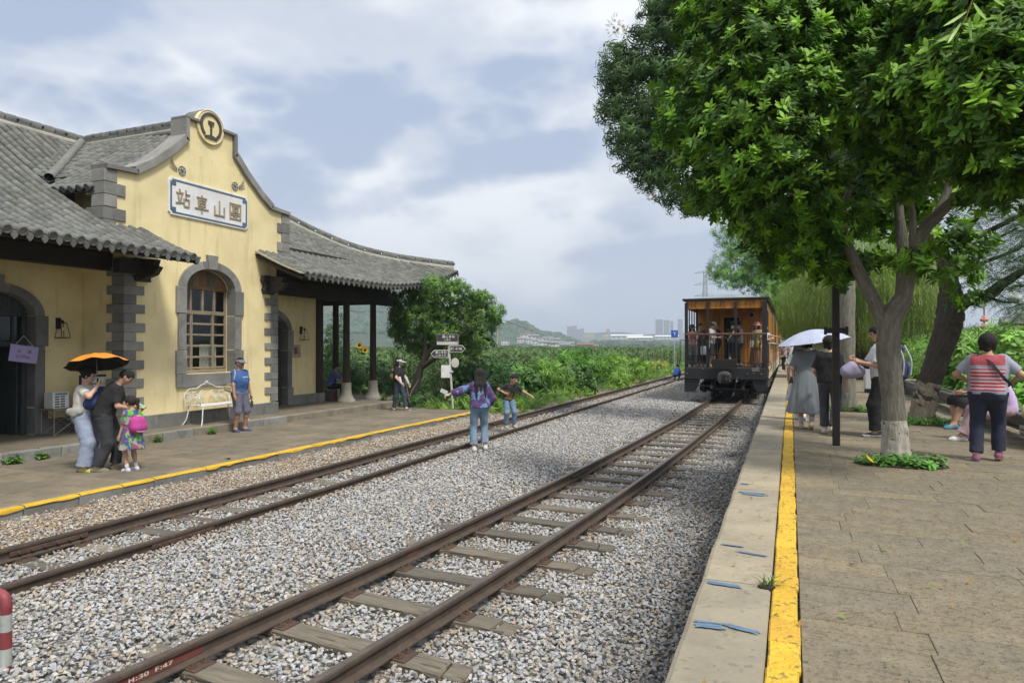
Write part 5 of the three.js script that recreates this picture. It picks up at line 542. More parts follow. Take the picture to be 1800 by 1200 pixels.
{ R = rng(361); const mk = (seed) => { const r = rng(seed), L = [flatCol(cyl(0.018, 0.01, 1.9, 0, 0, 0, 5), 0.5, 1, 0.5)]; for (let i = 0; i < 9; i++) { const g = leafGeo(0.75 + 0.25 * r(), 0.085, 0.75, 0.15, 4); const v = 0.75 + 0.5 * r(); L.push(flatCol(put(g, 0.5 + 0.3 * r(), i * 3.14 + 0.7 * (r() - 0.5) + seed, 0, 0, 0.3 + i * 0.17, 0), v, v, v)); } for (let k = 0; k < 7; k++) L.push(flatCol(put(leafGeo(0.3, 0.016, 0.2, 0, 1), 0.3 * r(), r() * 6.28, 0.3 * (r() - 0.5), 0, 1.86, 0), 4.2, 2.7, 4.0)); return mg(L); };
  const gs = [1, 2, 3].map(mk), mats = gs.map(() => [[], []]); const add = (x, z, s, y0 = -0.1) => { const k = Math.floor(R() * 3); mats[k][0].push(new THREE.Matrix4().compose(V(x, y0, z), new THREE.Quaternion().setFromEuler(new THREE.Euler(rr(-.05, .05), rr(0, 6.3), rr(-.05, .05))), V(s, s * rr(0.95, 1.06), s))); const t = R(); mats[k][1].push(C(lerp(0.085, 0.13, t), lerp(0.165, 0.21, t), lerp(0.035, 0.055, t))); };
  for (let z = -27; z > -46; z -= 0.65) for (let x = -45; x < -11 - (z < -36 ? 0.5 : 0); x += 0.42) { if (x > -15.5 && z > -29) continue; if (R() < 0.85) add(x + rr(-.15, .15), z + rr(-.15, .15), rr(0.92, 1.06)); }
  for (let z = -46; z > -82; z -= 0.9) for (let x = -60; x < -9.8 + (z + 46) * 0.03; x += 0.55) if (R() < 0.8) add(x + rr(-.2, .2), z + rr(-.2, .2), rr(0.95, 1.07));
  for (let z = -82; z > -150; z -= 3.2) for (let x = -120; x < -11; x += 0.9) add(x + rr(-.3, .3), z + rr(-1, 1), rr(0.98, 1.08));
  const g = thing('corn_field', [0, 0, 0], 'wide field of tall corn with tan tassels behind trackside shrubs', 'corn field'); g.userData.kind = 'stuff'; gs.forEach((q, k) => { inst('corn', q, leafMat(0.6, 0.3), mats[k][0], mats[k][1], g).userData.kind = 'stuff'; }); }
{ R = rng(371); const mk = (label, pos, h, head, turn) => { const t = thing('sunflower', pos, label, 'sunflower', 'sunflowers behind the station porch', turn); mesh('stem', limb([[0, 0, 0], [0.02, h * 0.5, 0], [0, h * 0.95, 0.02], [0, h, 0.07]], [0.022, 0.018, 0.014, 0.012], 6, 5, 0.05, h), M([0.12, 0.2, 0.05]), t, false); const lg = flatCol(leafGeo(0.36, 0.27, 0.3, 0.12, 3), 0.085, 0.185, 0.035), lm = leafMat(0.6, 0.3); lm.vertexColors = true; for (let i = 0; i < 11; i++) { const o = mesh('leaf', put(lg, 1.15 + rr(-.25, .35), i * 2.4 + rr(-.3, .3), 0, 0, h * (0.2 + 0.07 * i), 0, rr(0.75, 1.15)), lm, t, false); }
    if (head) { const hd = mesh('flower_head', prep(new THREE.SphereGeometry(0.075, 12, 6).scale(1, 1, 0.4).rotateX(0.25).translate(0, h, 0.1)), M([0.06, 0.04, 0.02]), t, false); const pe = []; for (let i = 0; i < 18; i++) pe.push(put(leafGeo(0.11, 0.04, 0.15, 0.1, 2), 0, 0, i * 0.349, 0, 0, 0).translate(Math.sin(-i * 0.349) * 0.065, Math.cos(i * 0.349) * 0.065, 0)); const pg = mg(pe); pg.rotateX(0.25); pg.translate(0, h, 0.1); mesh('petals', pg, M([0.75, 0.48, 0.02], null, 0.7), hd, false); } return t; };
  const spots = []; for (let i = 0; i < 46; i++) { const px = 556 + (i * 37.7) % 150, z = -24.5 - ((i * 2.37) % 5.5); spots.push([px, z, i]); }
  const base = mk('sunflower plant with yellow head in bloom behind the porch', [-16, 0, -26], 2.0, true, 0.5), leafy = mk('tall broad leaved sunflower plant without a flower behind the porch', [-17, 0, -26], 1.9, false, 0); leafy.userData.group = 'leafy sunflower plants behind the station porch';
  spots.forEach(([px, z, i]) => { const f = i % 6 === 0, src = f ? base : leafy; let o = src; if (i !== 0 && i !== 1) { o = src.clone(); o.name = numbered('sunflower'); scene.add(o); } const p = atZ(px, 640, z); o.position.set(p.x, -0.05, z); o.rotation.y = f ? Math.atan2(-p.x, -z) + rr(-.9, .9) : rr(0, 6.28); const s = f ? rr(1.0, 1.16) : rr(0.78, 0.98); o.scale.setScalar(s); }); }
R = rng(381);
const rs = [[5.1, -17, 1.0, 2.1, [0.09, 0.19, 0.03], 'fresh green bush behind the leaning tree'], [4.9, -21, 1.0, 2.7, [0.11, 0.2, 0.035], 'tall light bush between the whitewashed tree and leaning tree'], [5.4, -26, 1.2, 3.0, [0.12, 0.21, 0.035], 'yellow green bush behind the backpack'], [5.2, -31, 1.2, 2.6, [0.10, 0.19, 0.03], 'bush behind the far end of the rail seats'], [6.3, -14.5, 0.9, 1.5, [0.06, 0.14, 0.025], 'low bush behind the seated pair'], [6.2, -18.5, 1.1, 2.3, [0.10, 0.2, 0.03], 'bush with light leaves right of the leaning trunk'], [7.6, -21, 1.2, 2.3, [0.045, 0.11, 0.025], 'dark green bush left of the striped vest'], [9.6, -25, 1.3, 2.2, [0.04, 0.095, 0.025], 'dark bush right of the striped vest'], [5.0, -38, 1.4, 2.8, [0.11, 0.19, 0.03], 'distant bush under the willow'], [5.1, -48, 1.6, 2.6, [0.10, 0.18, 0.03], 'farthest bush along the rail seats'], [8.4, -16.5, 1.0, 1.1, [0.12, 0.14, 0.045], 'dry yellowish bush near right edge'], [11.5, -30, 1.6, 2.0, [0.05, 0.12, 0.03], 'bush below the distant house']];
for (const [x, z, w, h, col, label] of rs) shrub('verge_shrub', [x, -0.3, z], label, null, heap(x, z, w, h, 0.9, 18), z > -24 && x < 6 ? 'broad' : 'bushy', col, [0.8, 1.3], 1.0);
for (const [x, z, h, col, label] of [[13, -44, 4.2, [0.04, 0.1, 0.03], 'rounded dark tree beyond the road, left of the house'], [16.5, -50, 4.0, [0.05, 0.115, 0.03], 'rounded green tree in front of the house'], [10.5, -52, 4.2, [0.045, 0.105, 0.03], 'dark tree under the lantern tower'], [20, -46, 3.6, [0.08, 0.15, 0.035], 'pale green tree at the right edge']]) tree('roadside_tree', [x, -0.9, z], label, 'tree', null, (t) => mesh('trunk', limb([[0, 0, 0], [0.1, h * 0.4, 0], [0, h * 0.7, 0]], [0.16, 0.12, 0.06], 7, 4, 0.06, h), BARK.grey, t, false), crown(V(x, h * 0.52 - 0.9, z), [h * 0.55, h * 0.42, h * 0.5], 22, [0.5, 0.9], 60, x, () => true), 'bushy', { col, tip: col.map((v) => v * 1.7), in: 0.6, size: [0.9, 1.4] });
{ R = rng(391); const patch = (label, c, r, n, col, kind = 'grass', size = [0.5, 1], cat = 'grass') => { const g = thing('grass_patch', c, label, cat); g.userData.kind = 'stuff'; mesh('soil', prep(new THREE.CylinderGeometry(1, 1.02, 0.02, 18).scale(r[0], 1, r[2]).translate(0, 0.004, 0)), M([0.06, 0.045, 0.03], T.soil, 0.97), g); foliage(g, 'blades', kind, [{ c: V(0, 0.0, 0), r, n }], { col, tip: col.map((v) => v * 2), tipP: 0.3, size, in: 1, up: 1.6, thin: 1 }); };
  patch('green ground plants around whitewashed tree base with yellow leaf', [1.22, PY + 0.01, -9.42], [0.5, 0.07, 0.24], 230, [0.05, 0.12, 0.02], 'broad', [0.3, 0.6]); patch('grass ring at the foot of the leaning tree', [2.27, PY + 0.01, -14.5], [0.52, 0.06, 0.26], 260, [0.06, 0.13, 0.02]); patch('grass strip at the foot of the tall pale trunk', [1.2, PY + 0.01, -16.9], [0.6, 0.05, 0.22], 220, [0.07, 0.13, 0.025]); patch('grass at the foot of the willow', [2.95, PY + 0.01, -34.4], [0.9, 0.1, 0.5], 160, [0.06, 0.13, 0.025]);
  const tuft = (px, py, y, s, n, label) => { const p = onGround(px, py, y); patch(label, [p.x, y, p.z], [s, 0.05, s * 0.6], n, [0.04, 0.085, 0.016], n > 30 ? 'broad' : 'grass', [0.35, 0.7]); };
  tuft(1348, 1034, PY, 0.05, 6, 'small grass tuft growing in kerb joint near yellow line'); tuft(268, 776, LY, 0.16, 40, 'weeds at the veranda step behind the girl'); tuft(68, 806, LY, 0.16, 44, 'weeds at the veranda step below the table'); tuft(100, 800, LY, 0.1, 34, 'small weeds at the step beside the wide blue trousers'); tuft(20, 815, LY, 0.12, 32, 'weed clump at the step by the left edge'); tuft(533, 734, LY, 0.18, 44, 'weeds at the veranda step right of the man'); tuft(370, 762, LY, 0.14, 34, 'weeds at the step left of the man in blue'); tuft(400, 822, -0.0, 0.1, 32, 'weed sprout below the yellow platform edge'); tuft(515, 797, 0.0, 0.1, 24, 'grass sprout on the sandy strip below the platform'); tuft(620, 717, LY, 0.45, 90, 'ground cover creeping over the veranda end'); tuft(1220, 705, 0, 0.2, 20, 'grass among the ballast near the carriage'); }
{ // fallen leaves, past naming one by one but real
  R = rng(395); const ms = [], cs = []; for (let i = 0; i < 240; i++) { const z = -2.4 - 14 * Math.pow(R(), 1.3), x = R() < 0.25 ? rr(-0.5, 0.06) : rr(0.1, 3.4); ms.push(new THREE.Matrix4().compose(V(x, PY + 0.014, z), new THREE.Quaternion().setFromEuler(new THREE.Euler(-1.45 + rr(-.2, .2), rr(-.15, .15), rr(0, 6.3), 'YXZ')), V(1, 1, 1).multiplyScalar(rr(0.3, 0.62)))); const w = R(); cs.push(w < 0.35 ? C(0.25, 0.33, 0.05) : w < 0.7 ? C(0.36, 0.24, 0.05) : C(0.14, 0.07, 0.03)); }
  tag(inst('fallen_leaves', leafGeo(0.08, 0.036, 0.3, 0.2, 3), LEAF, ms, cs), 'small green, yellow and brown fallen leaves strewn over right platform', 'leaves', null, 'stuff');
  const yl = thing('yellow_leaf', onGround(1533, 813, PY + 0.05), 'large bright yellow leaf lying in the plants at tree base', 'leaf'); mesh('blade', put(leafGeo(0.12, 0.08, 0.4, 0.3, 3), -1.2, 1.2, 0, 0.02, 0, 0), M([0.8, 0.4, 0.02]), yl, false); }
{ // willow twig hanging into the top of the picture, close by
  const t = thing('hanging_twig', atZ(1718, -30, -4.2), 'single blurred willow twig hanging in at the top edge', 'twig'), o = t.position; const q = (x, y) => atZ(x, y, -4.2).sub(o); mesh('shoot', tube([q(1718, -30), q(1705, 15), q(1690, 45), q(1655, 68)], 0.0025, 5, 16), M([0.25, 0.16, 0.06]), t); const lm = M([0.2, 0.36, 0.05], null, 0.5); for (const [x, y, rx, rz, L] of [[1700, 20, .2, 2.2, .17], [1690, 40, .1, 2.6, .15], [1712, 5, .2, 3.5, .16], [1675, 60, .1, 2.0, .1], [1738, -15, .2, 3.6, .15], [1705, 30, -.2, 3.2, .13]]) { const g = leafGeo(L, 0.016, 0.2, 0.1, 4); g.rotateX(rx); g.rotateZ(rz); const p = q(x, y); g.translate(p.x, p.y, p.z); mesh('leaf', g, lm, t, false); } }
{
  R = rng(401);
  const bear = (px) => Math.atan((px - 900) / 1207) - YAW;                  // bearing from north (-z), positive to the right
  const hills = [ // [px, distance, height, half width in px, half depth, name]
    [560, 1500, 165, 240, 420], [700, 1350, 70, 150, 300], [330, 1800, 210, 300, 500], [60, 1900, 190, 320, 500], [905, 1250, 52, 55, 160], [960, 1300, 30, 50, 160], [840, 1500, 70, 70, 220], [1080, 2700, 62, 170, 300], [1190, 2800, 60, 150, 300], [1330, 2800, 66, 160, 320], [1500, 2600, 50, 200, 320], [1690, 2300, 40, 160, 300], [1850, 2300, 60, 180, 320]];
  const Hh = (b, d) => { let h = 0; for (const [px, dd, hh, w, dp] of hills) { const db = (b - bear(px)) * 1207 / w, q = (d - dd) / dp; h = Math.max(h, hh * Math.exp(-db * db * 0.9) * Math.exp(-q * q)) ; } return h; };
  const P = [], U = [], I = [], CC = [], nb = 230, nd = 36; for (let j = 0; j <= nd; j++) { const d = 520 * Math.pow(3900 / 520, j / nd); for (let i = 0; i <= nb; i++) { const b = lerp(-1.45, 0.9, i / nb), x = Math.sin(b) * d, z = -Math.cos(b) * d; let h = Hh(b, d); h += h > 2 ? h * 0.22 * (fb3(x * 0.006, 1, z * 0.006, 4, 5) - 0.5) * 2 + 5 * (fb3(x * 0.03, 4, z * 0.03, 3, 8) - 0.5) : 0; P.push(x, h - 1.5, z); U.push(x / 60, z / 60); const f = fb3(x * 0.008, 7, z * 0.008, 4, 9), g = step2(0.56, 0.66, f); CC.push(lerp(0.05, 0.12, g), lerp(0.085, 0.15, g), lerp(0.035, 0.06, g)); } }
  for (let j = 0; j < nd; j++) for (let i = 0; i < nb; i++) { const a = j * (nb + 1) + i; I.push(a, a + 1, a + nb + 1, a + 1, a + nb + 2, a + nb + 1); }
  const g = new THREE.BufferGeometry(); g.setAttribute('position', new THREE.Float32BufferAttribute(P, 3)); g.setAttribute('uv', new THREE.Float32BufferAttribute(U, 2)); g.setAttribute('color', new THREE.Float32BufferAttribute(CC, 3)); g.setIndex(I); g.computeVertexNormals(); struct('hills', g, new THREE.MeshStandardMaterial({ vertexColors: true, roughness: 1, map: T.soil, bumpMap: T.soil, bumpScale: 4 }), false);
  const lump = (() => { const g = new THREE.IcosahedronGeometry(1, 1), p = g.attributes.position; for (let i = 0; i < p.count; i++) { const k = 0.8 + 0.45 * vn3(p.getX(i) * 2.3, p.getY(i) * 2.3, p.getZ(i) * 2.3, 4); p.setXYZ(i, p.getX(i) * k, p.getY(i) * k, p.getZ(i) * k); } g.computeVertexNormals(); return prep(g); })();
  const ms = [], cs = []; const addT = (b, d, s, h0) => { const x = Math.sin(b) * d, z = -Math.cos(b) * d; ms.push(new THREE.Matrix4().compose(V(x, h0 + s * 0.3, z), new THREE.Quaternion().setFromAxisAngle(Y, rr(0, 6)), V(s * rr(.8, 1.3), s * rr(.6, 1), s * rr(.8, 1.3)))); const v = rr(0.7, 1.3); cs.push(C(0.045 * v, 0.085 * v, 0.035 * v)); };
  for (let i = 0; i < 9000; i++) { const b = lerp(bear(430), bear(1250), R()), d = lerp(900, 1750, R()), h = Hh(b, d); if (h < 6) continue; const x = Math.sin(b) * d, z = -Math.cos(b) * d; if (fb3(x * 0.008, 7, z * 0.008, 4, 9) > 0.58) continue; addT(b, d, rr(3, 7), h * (1 + 0.44 * (fb3(x * 0.006, 1, z * 0.006, 4, 5) - 0.5)) - 1.5); }
  for (let i = 0; i < 1500; i++) { const b = lerp(bear(870), bear(1215), R()), d = lerp(420, 900, R()); if (d > 560 && d < 720 && b < bear(1010)) continue; addT(b, d, rr(1.5, 3.6), -1); }
  for (let i = 0; i < 420; i++) { const b = lerp(bear(1040), bear(1215), R()), d = lerp(1000, 1300, R()); addT(b, d, rr(4, 8), 4); }
  for (let i = 0; i < 500; i++) { const b = lerp(bear(1600), bear(1820), R()), d = lerp(150, 500, R()); addT(b, d, rr(2, 3.5), -1); }
  tag(inst('distant_woods', lump, new THREE.MeshStandardMaterial({ roughness: 1 }), ms, cs), 'hazy dark woods on the far hills and plain', 'woods', null, 'stuff');
  const at = (px, d, y = 0) => V(Math.sin(bear(px)) * d, y, -Math.cos(bear(px)) * d);
  const white = M([0.62, 0.63, 0.62], T.plaster), wins = M([0.10, 0.11, 0.12], null, 0.4), roofG = M([0.24, 0.25, 0.26], T.tile), roofR = M([0.24, 0.13, 0.10], T.tile), cream = M([0.6, 0.54, 0.36], T.plaster), blueG = M([0.30, 0.33, 0.37], T.plaster), shed = M([0.66, 0.67, 0.68], null, 0.5);
  function house(name, label, cat, px, d, w, h, dp, y0, wall, rf, floors, cols, group, flat) { const t = thing(name, at(px, d, y0), label, cat, group, -bear(px)); mesh('wall', lim(-w / 2, w / 2, 0, h, -dp / 2, dp / 2, 0.05), wall, t); const rh = flat ? 0.6 : h * 0.22; if (flat) mesh('roof', lim(-w / 2 - 0.3, w / 2 + 0.3, h + 0.01, h + rh, -dp / 2 - 0.3, dp / 2 + 0.3, 0.05), rf, t); else { const g = extr([[-dp / 2 - 0.5, 0], [dp / 2 + 0.5, 0], [0, rh + 0.6]], w + 0.8); g.rotateY(Math.PI / 2); g.translate(-w / 2 - 0.4, h + 0.01, 0); mesh('roof', g, rf, t); }
    for (let f = 0; f < floors; f++) for (let c = 0; c < cols; c++) { const ww = w / cols * 0.5, wh = h / floors * 0.45; const o = mesh('window', lim(-w / 2 + (c + 0.5) * w / cols - ww / 2, -w / 2 + (c + 0.5) * w / cols + ww / 2, h * (f + 0.35) / floors, h * (f + 0.35) / floors + wh, dp / 2 - 0.15, dp / 2 + 0.04, 0.02), wins, t); } return t; }
  const hs = [[917, 597, 9, 5], [924, 590, 11, 6], [931, 598, 8, 5], [938, 593, 12, 6], [944, 600, 9, 5], [950, 596, 10, 6], [957, 603, 12, 5], [963, 599, 9, 7], [969, 606, 9, 5], [975, 600, 11, 6], [981, 606, 12, 6], [987, 603, 9, 6], [993, 608, 10, 5], [999, 605, 10, 5], [888, 600, 8, 5], [1006, 609, 8, 4]];
  const side = ['leftmost', 'second', 'third', 'fourth', 'fifth', 'sixth', 'seventh', 'eighth', 'ninth', 'tenth', 'eleventh', 'twelfth', 'thirteenth', 'fourteenth', 'fifteenth', 'rightmost'];
  hs.sort((a, b) => a[0] - b[0]).forEach(([px, py, w, h], i) => { const d = 620 + (606 - py) * 9, y0 = Math.max(-1, EYE - (py + 2 - 610) / 1207 * d - 1.5); house('white_house', `${side[i]} of the hazy white village houses counted from the left under the hill`, 'house', px, d, w, h * 0.9, 8, y0 - 1, white, i % 7 === 2 ? roofR : roofG, 2, 3, 'white village houses under the hill', i % 3 === 0); });
  house('red_house', 'low reddish house at the right end of the village', 'house', 1029, 560, 13, 5, 9, -1, M([0.36, 0.22, 0.2], T.plaster), roofR, 2, 4); house('red_house', 'second low reddish house farther right with a pale upper wall', 'house', 1042, 580, 9, 4, 8, -1, M([0.42, 0.28, 0.25], T.plaster), roofR, 1, 3);
  house('factory_hall', 'cream factory block left, beneath the hazy tower blocks', 'factory', 1035, 1500, 24, 10, 15, 22, cream, roofG, 2, 6, null, true); house('factory_hall', 'small cream factory block to the right of another', 'factory', 1065, 1500, 11, 11, 15, 21, cream, roofG, 2, 3, null, true);
  for (const [px, d, w, h, y0, l] of [[1102, 1350, 60, 7, 17, 'long white factory roof in the far middle'], [1172, 1400, 44, 6, 17, 'long white factory roof left of the train'], [1125, 1050, 36, 4, 12, 'low white shed below the long factory roofs']]) { const t = thing('factory_hall', at(px, d, y0), l, 'factory', null, -bear(px)); mesh('wall', lim(-w / 2, w / 2, 0, h, -9, 9, 0.05), white, t); const q = extr(new THREE.Shape([[-10, 0], [-5, 2.2], [0, 2.8], [5, 2.2], [10, 0]].map((p) => new THREE.Vector2(...p))), w + 2); q.rotateY(Math.PI / 2); q.translate(-w / 2 - 1, h + 0.02, 0); mesh('roof', q, shed, t); for (let k = 0; k < 6; k++) mesh('window', lim(-w / 2 + (k + .3) * w / 6, -w / 2 + (k + .7) * w / 6, h * .4, h * .7, 8.9, 9.04, 0.02), wins, t); }
  for (const [px, d, w, h, y0, l] of [[1002, 2100, 18, 42, 22, 'left block of the dark hazy buildings beyond the hill end'], [1010, 2100, 14, 46, 20, 'tallest middle block of the dark hazy buildings'], [1018, 2100, 15, 36, 20, 'right block of the dark hazy buildings'], [1024, 2150, 10, 40, 20, 'thin hazy block right of the dark buildings'], [1159, 2100, 22, 62, 22, 'broad hazy tower block, left of three near the train'], [1172, 2100, 17, 60, 22, 'hazy tower block between two others near the train'], [1181, 2150, 9, 58, 22, 'slim hazy tower block beside the blue sign'], [1196, 2100, 14, 62, 22, 'hazy tower block seen next to the train roof post'], [1069, 2300, 12, 36, 25, 'small hazy block with a rounded top above the far ridge']]) house('tower_block', l, 'apartment block', px, d, w, h, 14, y0, blueG, roofG, 8, 4, null, true);
  { const t = thing('power_mast', at(1240, 340, -1), 'thin steel lattice power mast above the carriage roof', 'pylon'), st = M([0.34, 0.36, 0.38], null, 0.6), L = [], w = (y) => lerp(2.6, 0.7, Math.min(1, y / 34)); const c = (k, y) => { const a = [[1, 1], [1, -1], [-1, -1], [-1, 1]][k % 4]; return V(a[0] * w(y), y, a[1] * w(y)); }; for (let k = 0; k < 4; k++) { L.push(bar(c(k, 0), c(k, 34), 0.16, 4), bar(c(k, 34), c(k, 39.5), 0.14, 4)); for (let s = 0; s < 11; s++) { const y0 = s * 3.5, y1 = y0 + 3.5; L.push(bar(c(k, y0), c(k + 1, y1), 0.09, 4), bar(c(k + 1, y0), c(k, y1), 0.09, 4), bar(c(k, y1), c(k + 1, y1), 0.09, 4)); } } mesh('lattice', L, st, t); for (const y of [27.5, 33, 38.5]) { mesh('cross_arm', [bar(V(-5.2, y, 0), V(0, y + 1.2, 0), 0.12, 4), bar(V(5.2, y, 0), V(0, y + 1.2, 0), 0.12, 4), bar(V(-5.2, y, 0), V(5.2, y, 0), 0.12, 4)], st, t); } }
  { const p = at(874, 128, -0.3), t = thing('utility_pole', p, 'pale concrete utility pole with wires beyond the corn', 'pole'); mesh('shaft', cyl(0.2, 0.14, 8.1, 0, 0, 0, 10), M([0.45, 0.42, 0.34], T.concrete), t); mesh('cross_arm', [bar(V(-0.6, 7.6, 0), V(0.6, 7.6, 0), 0.05, 6)], MAT.rustIron, t); for (const k of [-0.55, 0, 0.55]) mesh('insulator', cyl(0.05, 0.03, 0.16, k, k === 0 ? 8.1 : 7.64, 0, 8), MAT.white, t);
    const e = at(1000, 700, 8); for (const [dy, i] of [[8.2, 0], [7.75, 1], [7.72, 2]]) { const a = p.clone().add(V(i * 0.3 - 0.3, dy, 0)), m = a.clone().lerp(e, 0.5).add(V(0, -1.5, 0)); tag(mesh('power_wire', tube([a, m, e.clone().add(V(i * 0.6, dy - 8, 0))], 0.028, 4, 24), M([0.12, 0.12, 0.12])), 'sagging wire from the concrete pole towards the village', 'wire', 'wires of the concrete pole'); } }
  { const p = at(1186, 62, -0.2), t = thing('road_sign', p, 'small blue road sign left of the carriage', 'sign', null, 0.2); mesh('post', cyl(0.04, 0.04, 3.6, 0, 0, 0, 8), M([0.4, 0.4, 0.4], null, 0.5), t); mesh('panel', cbox(0.58, 0.62, 0.03, 0, 3.45, 0.05, 0.006), M([0.02, 0.09, 0.42], null, 0.5), t); mesh('pictogram', [cbox(0.3, 0.05, 0.006, 0, 3.56, 0.069, 0.001), cbox(0.06, 0.2, 0.006, 0.02, 3.4, 0.069, 0.001)], MAT.white, t); }
  { const t = thing('distant_car', at(1172, 230, -0.2), 'white car roof just showing over the far corn', 'car', null, 1.2); mesh('body', extr([[-2.2, 0.3], [2.2, 0.3], [2.2, 0.85], [1.2, 0.95], [0.6, 1.42], [-1.2, 1.45], [-1.9, 0.95], [-2.2, 0.9]], 1.6, [], 0.05).translate(0, 0.6, -0.8), MAT.white, t); mesh('window', lim(-1.1, 0.5, 1.62, 1.96, 0.84, 0.87, 0.01), wins, t); for (const x of [-1.3, 1.3]) mesh('wheel', prep(new THREE.CylinderGeometry(0.32, 0.32, 1.7, 12).rotateX(Math.PI / 2).translate(x, 0.9, 0)), MAT.blackIron, t); }
  struct('road', lim(9, 60, -1.2, -0.93, -41, -35.5, 0.02), M([0.30, 0.29, 0.27], T.concrete, 0.95));
  { const t = thing('guard_rail', [24, -0.93, -35], 'grey metal guard rail along the road at the right edge', 'guard rail'); mesh('beam', lim(-13, 26, 0.5, 0.78, -0.04, 0.02, 0.02), M([0.4, 0.43, 0.42], null, 0.5), t); for (let k = -6; k <= 12; k++) mesh('post', lim(k * 2 - 0.06, k * 2 + 0.06, 0, 0.72, -0.12, -0.045, 0.01), M([0.36, 0.38, 0.38], null, 0.5), t); }
  { const t = thing('stone_wall', [16, -0.9, -66], 'pale low stone wall below the distant house', 'wall'); R = rng(405); for (let r = 0; r < 4; r++) for (let k = 0; k < 16; k++) mesh('stone', lim(-6 + k * 1.1 + (r % 2) * 0.5 + 0.02, -6 + (k + 1) * 1.1 + (r % 2) * 0.5 - 0.02, r * 0.72 + 0.02, (r + 1) * 0.72 - 0.02, -0.3, rr(0, 0.06), 0.06), [M([0.42, 0.38, 0.34], T.stone), MAT.stone3][k % 2], t); }
  { const t = thing('red_house', [19.2, 1.9, -71], 'brick red upper house with white framed window at right edge', 'house', null, -0.15); mesh('wall', lim(-1.6, 3, 0, 2.2, -3, 0, 0.02), M([0.30, 0.14, 0.10], T.plaster), t); mesh('roof', extr([[-0.4, 0], [3.4, 0], [3.2, 0.16], [1.5, 0.7], [-0.2, 0.16]], 5.6).rotateY(-Math.PI / 2).translate(3.4, 2.21, -3.1), M([0.2, 0.2, 0.2], T.tile), t); const w = mesh('window', lim(-0.9, 0.5, 0.55, 1.75, -0.05, 0.06, 0.01), MAT.white, t); mesh('pane', lim(-0.8, -0.24, 0.65, 1.65, 0.05, 0.075, 0.01), M([0.06, 0.1, 0.2], null, 0.2), w); mesh('pane', lim(-0.16, 0.4, 0.65, 1.65, 0.05, 0.075, 0.01), M([0.06, 0.1, 0.2], null, 0.2), w); mesh('wall', lim(-6, -1.62, -1, 0.5, -2.5, -0.3, 0.02), M([0.5, 0.47, 0.42], T.plaster), t); mesh('roof', lim(-6.3, -1.63, 0.52, 0.72, -2.8, -0.1, 0.03), M([0.28, 0.27, 0.25], T.tile), t); }
  { const q = atZ(1731, 600, -68), t = thing('lantern_tower', [q.x, -0.9, -68], 'pole of stacked red and white lanterns beyond the bushes', 'lanterns'); mesh('pole', cyl(0.06, 0.06, 6.6, 0, 0, 0, 8), M([0.3, 0.1, 0.08]), t); const y0 = 3.4; for (let k = 0; k < 4; k++) { const l = mesh('lantern', prep(new THREE.SphereGeometry(0.45 - k * 0.04, 14, 8).scale(1, 0.55, 1).translate(0, y0 + k * 0.62, 0)), M([0.55, 0.16, 0.12], null, 0.6), t); mesh('band', cyl(0.3 - 0.03 * k, 0.3 - 0.03 * k, 0.12, 0, y0 + 0.22 + k * 0.62, 0, 12), M([0.7, 0.6, 0.55]), l); } }
  { const t = thing('crane_lamp', [20.0, 2, -75], 'thin red lattice mast with a white round lamp above house', 'mast'); mesh('mast', [bar(V(0, 0, 0), V(0, 5.2, 0), 0.07, 5), bar(V(0, 4.2, 0), V(2.4, 3.2, 0), 0.05, 5), bar(V(0, 4.6, 0), V(1.2, 3.7, 0), 0.04, 5), bar(V(-0.7, 4.0, 0), V(0.8, 4.3, 0), 0.05, 5)], M([0.5, 0.12, 0.08]), t); mesh('lamp', prep(new THREE.SphereGeometry(0.55, 14, 10).translate(-1.1, 4.6, 0)), MAT.white, t); }
}
const OR = { a: M([0.60, 0.25, 0.035], T.wood, 0.42, T.woodB, 0.002), b: M([0.52, 0.205, 0.03], T.wood, 0.42, T.woodB, 0.002), c: M([0.66, 0.30, 0.05], T.wood, 0.42, T.woodB, 0.002), pale: M([0.62, 0.36, 0.20], T.wood, 0.5, T.woodB, 0.002), beige: M([0.60, 0.52, 0.36], T.plaster, 0.6) };
const TBLK = M([0.022, 0.024, 0.03], T.rust, 0.5, null, 0), TBLK2 = M([0.012, 0.012, 0.013], T.rust, 0.65), STEEL = M([0.30, 0.30, 0.30], T.rust, 0.35, null, 0, { metalness: 0.7 }), ROOFM = M([0.27, 0.32, 0.34], T.tile, 0.5);
const CX = -2.235;
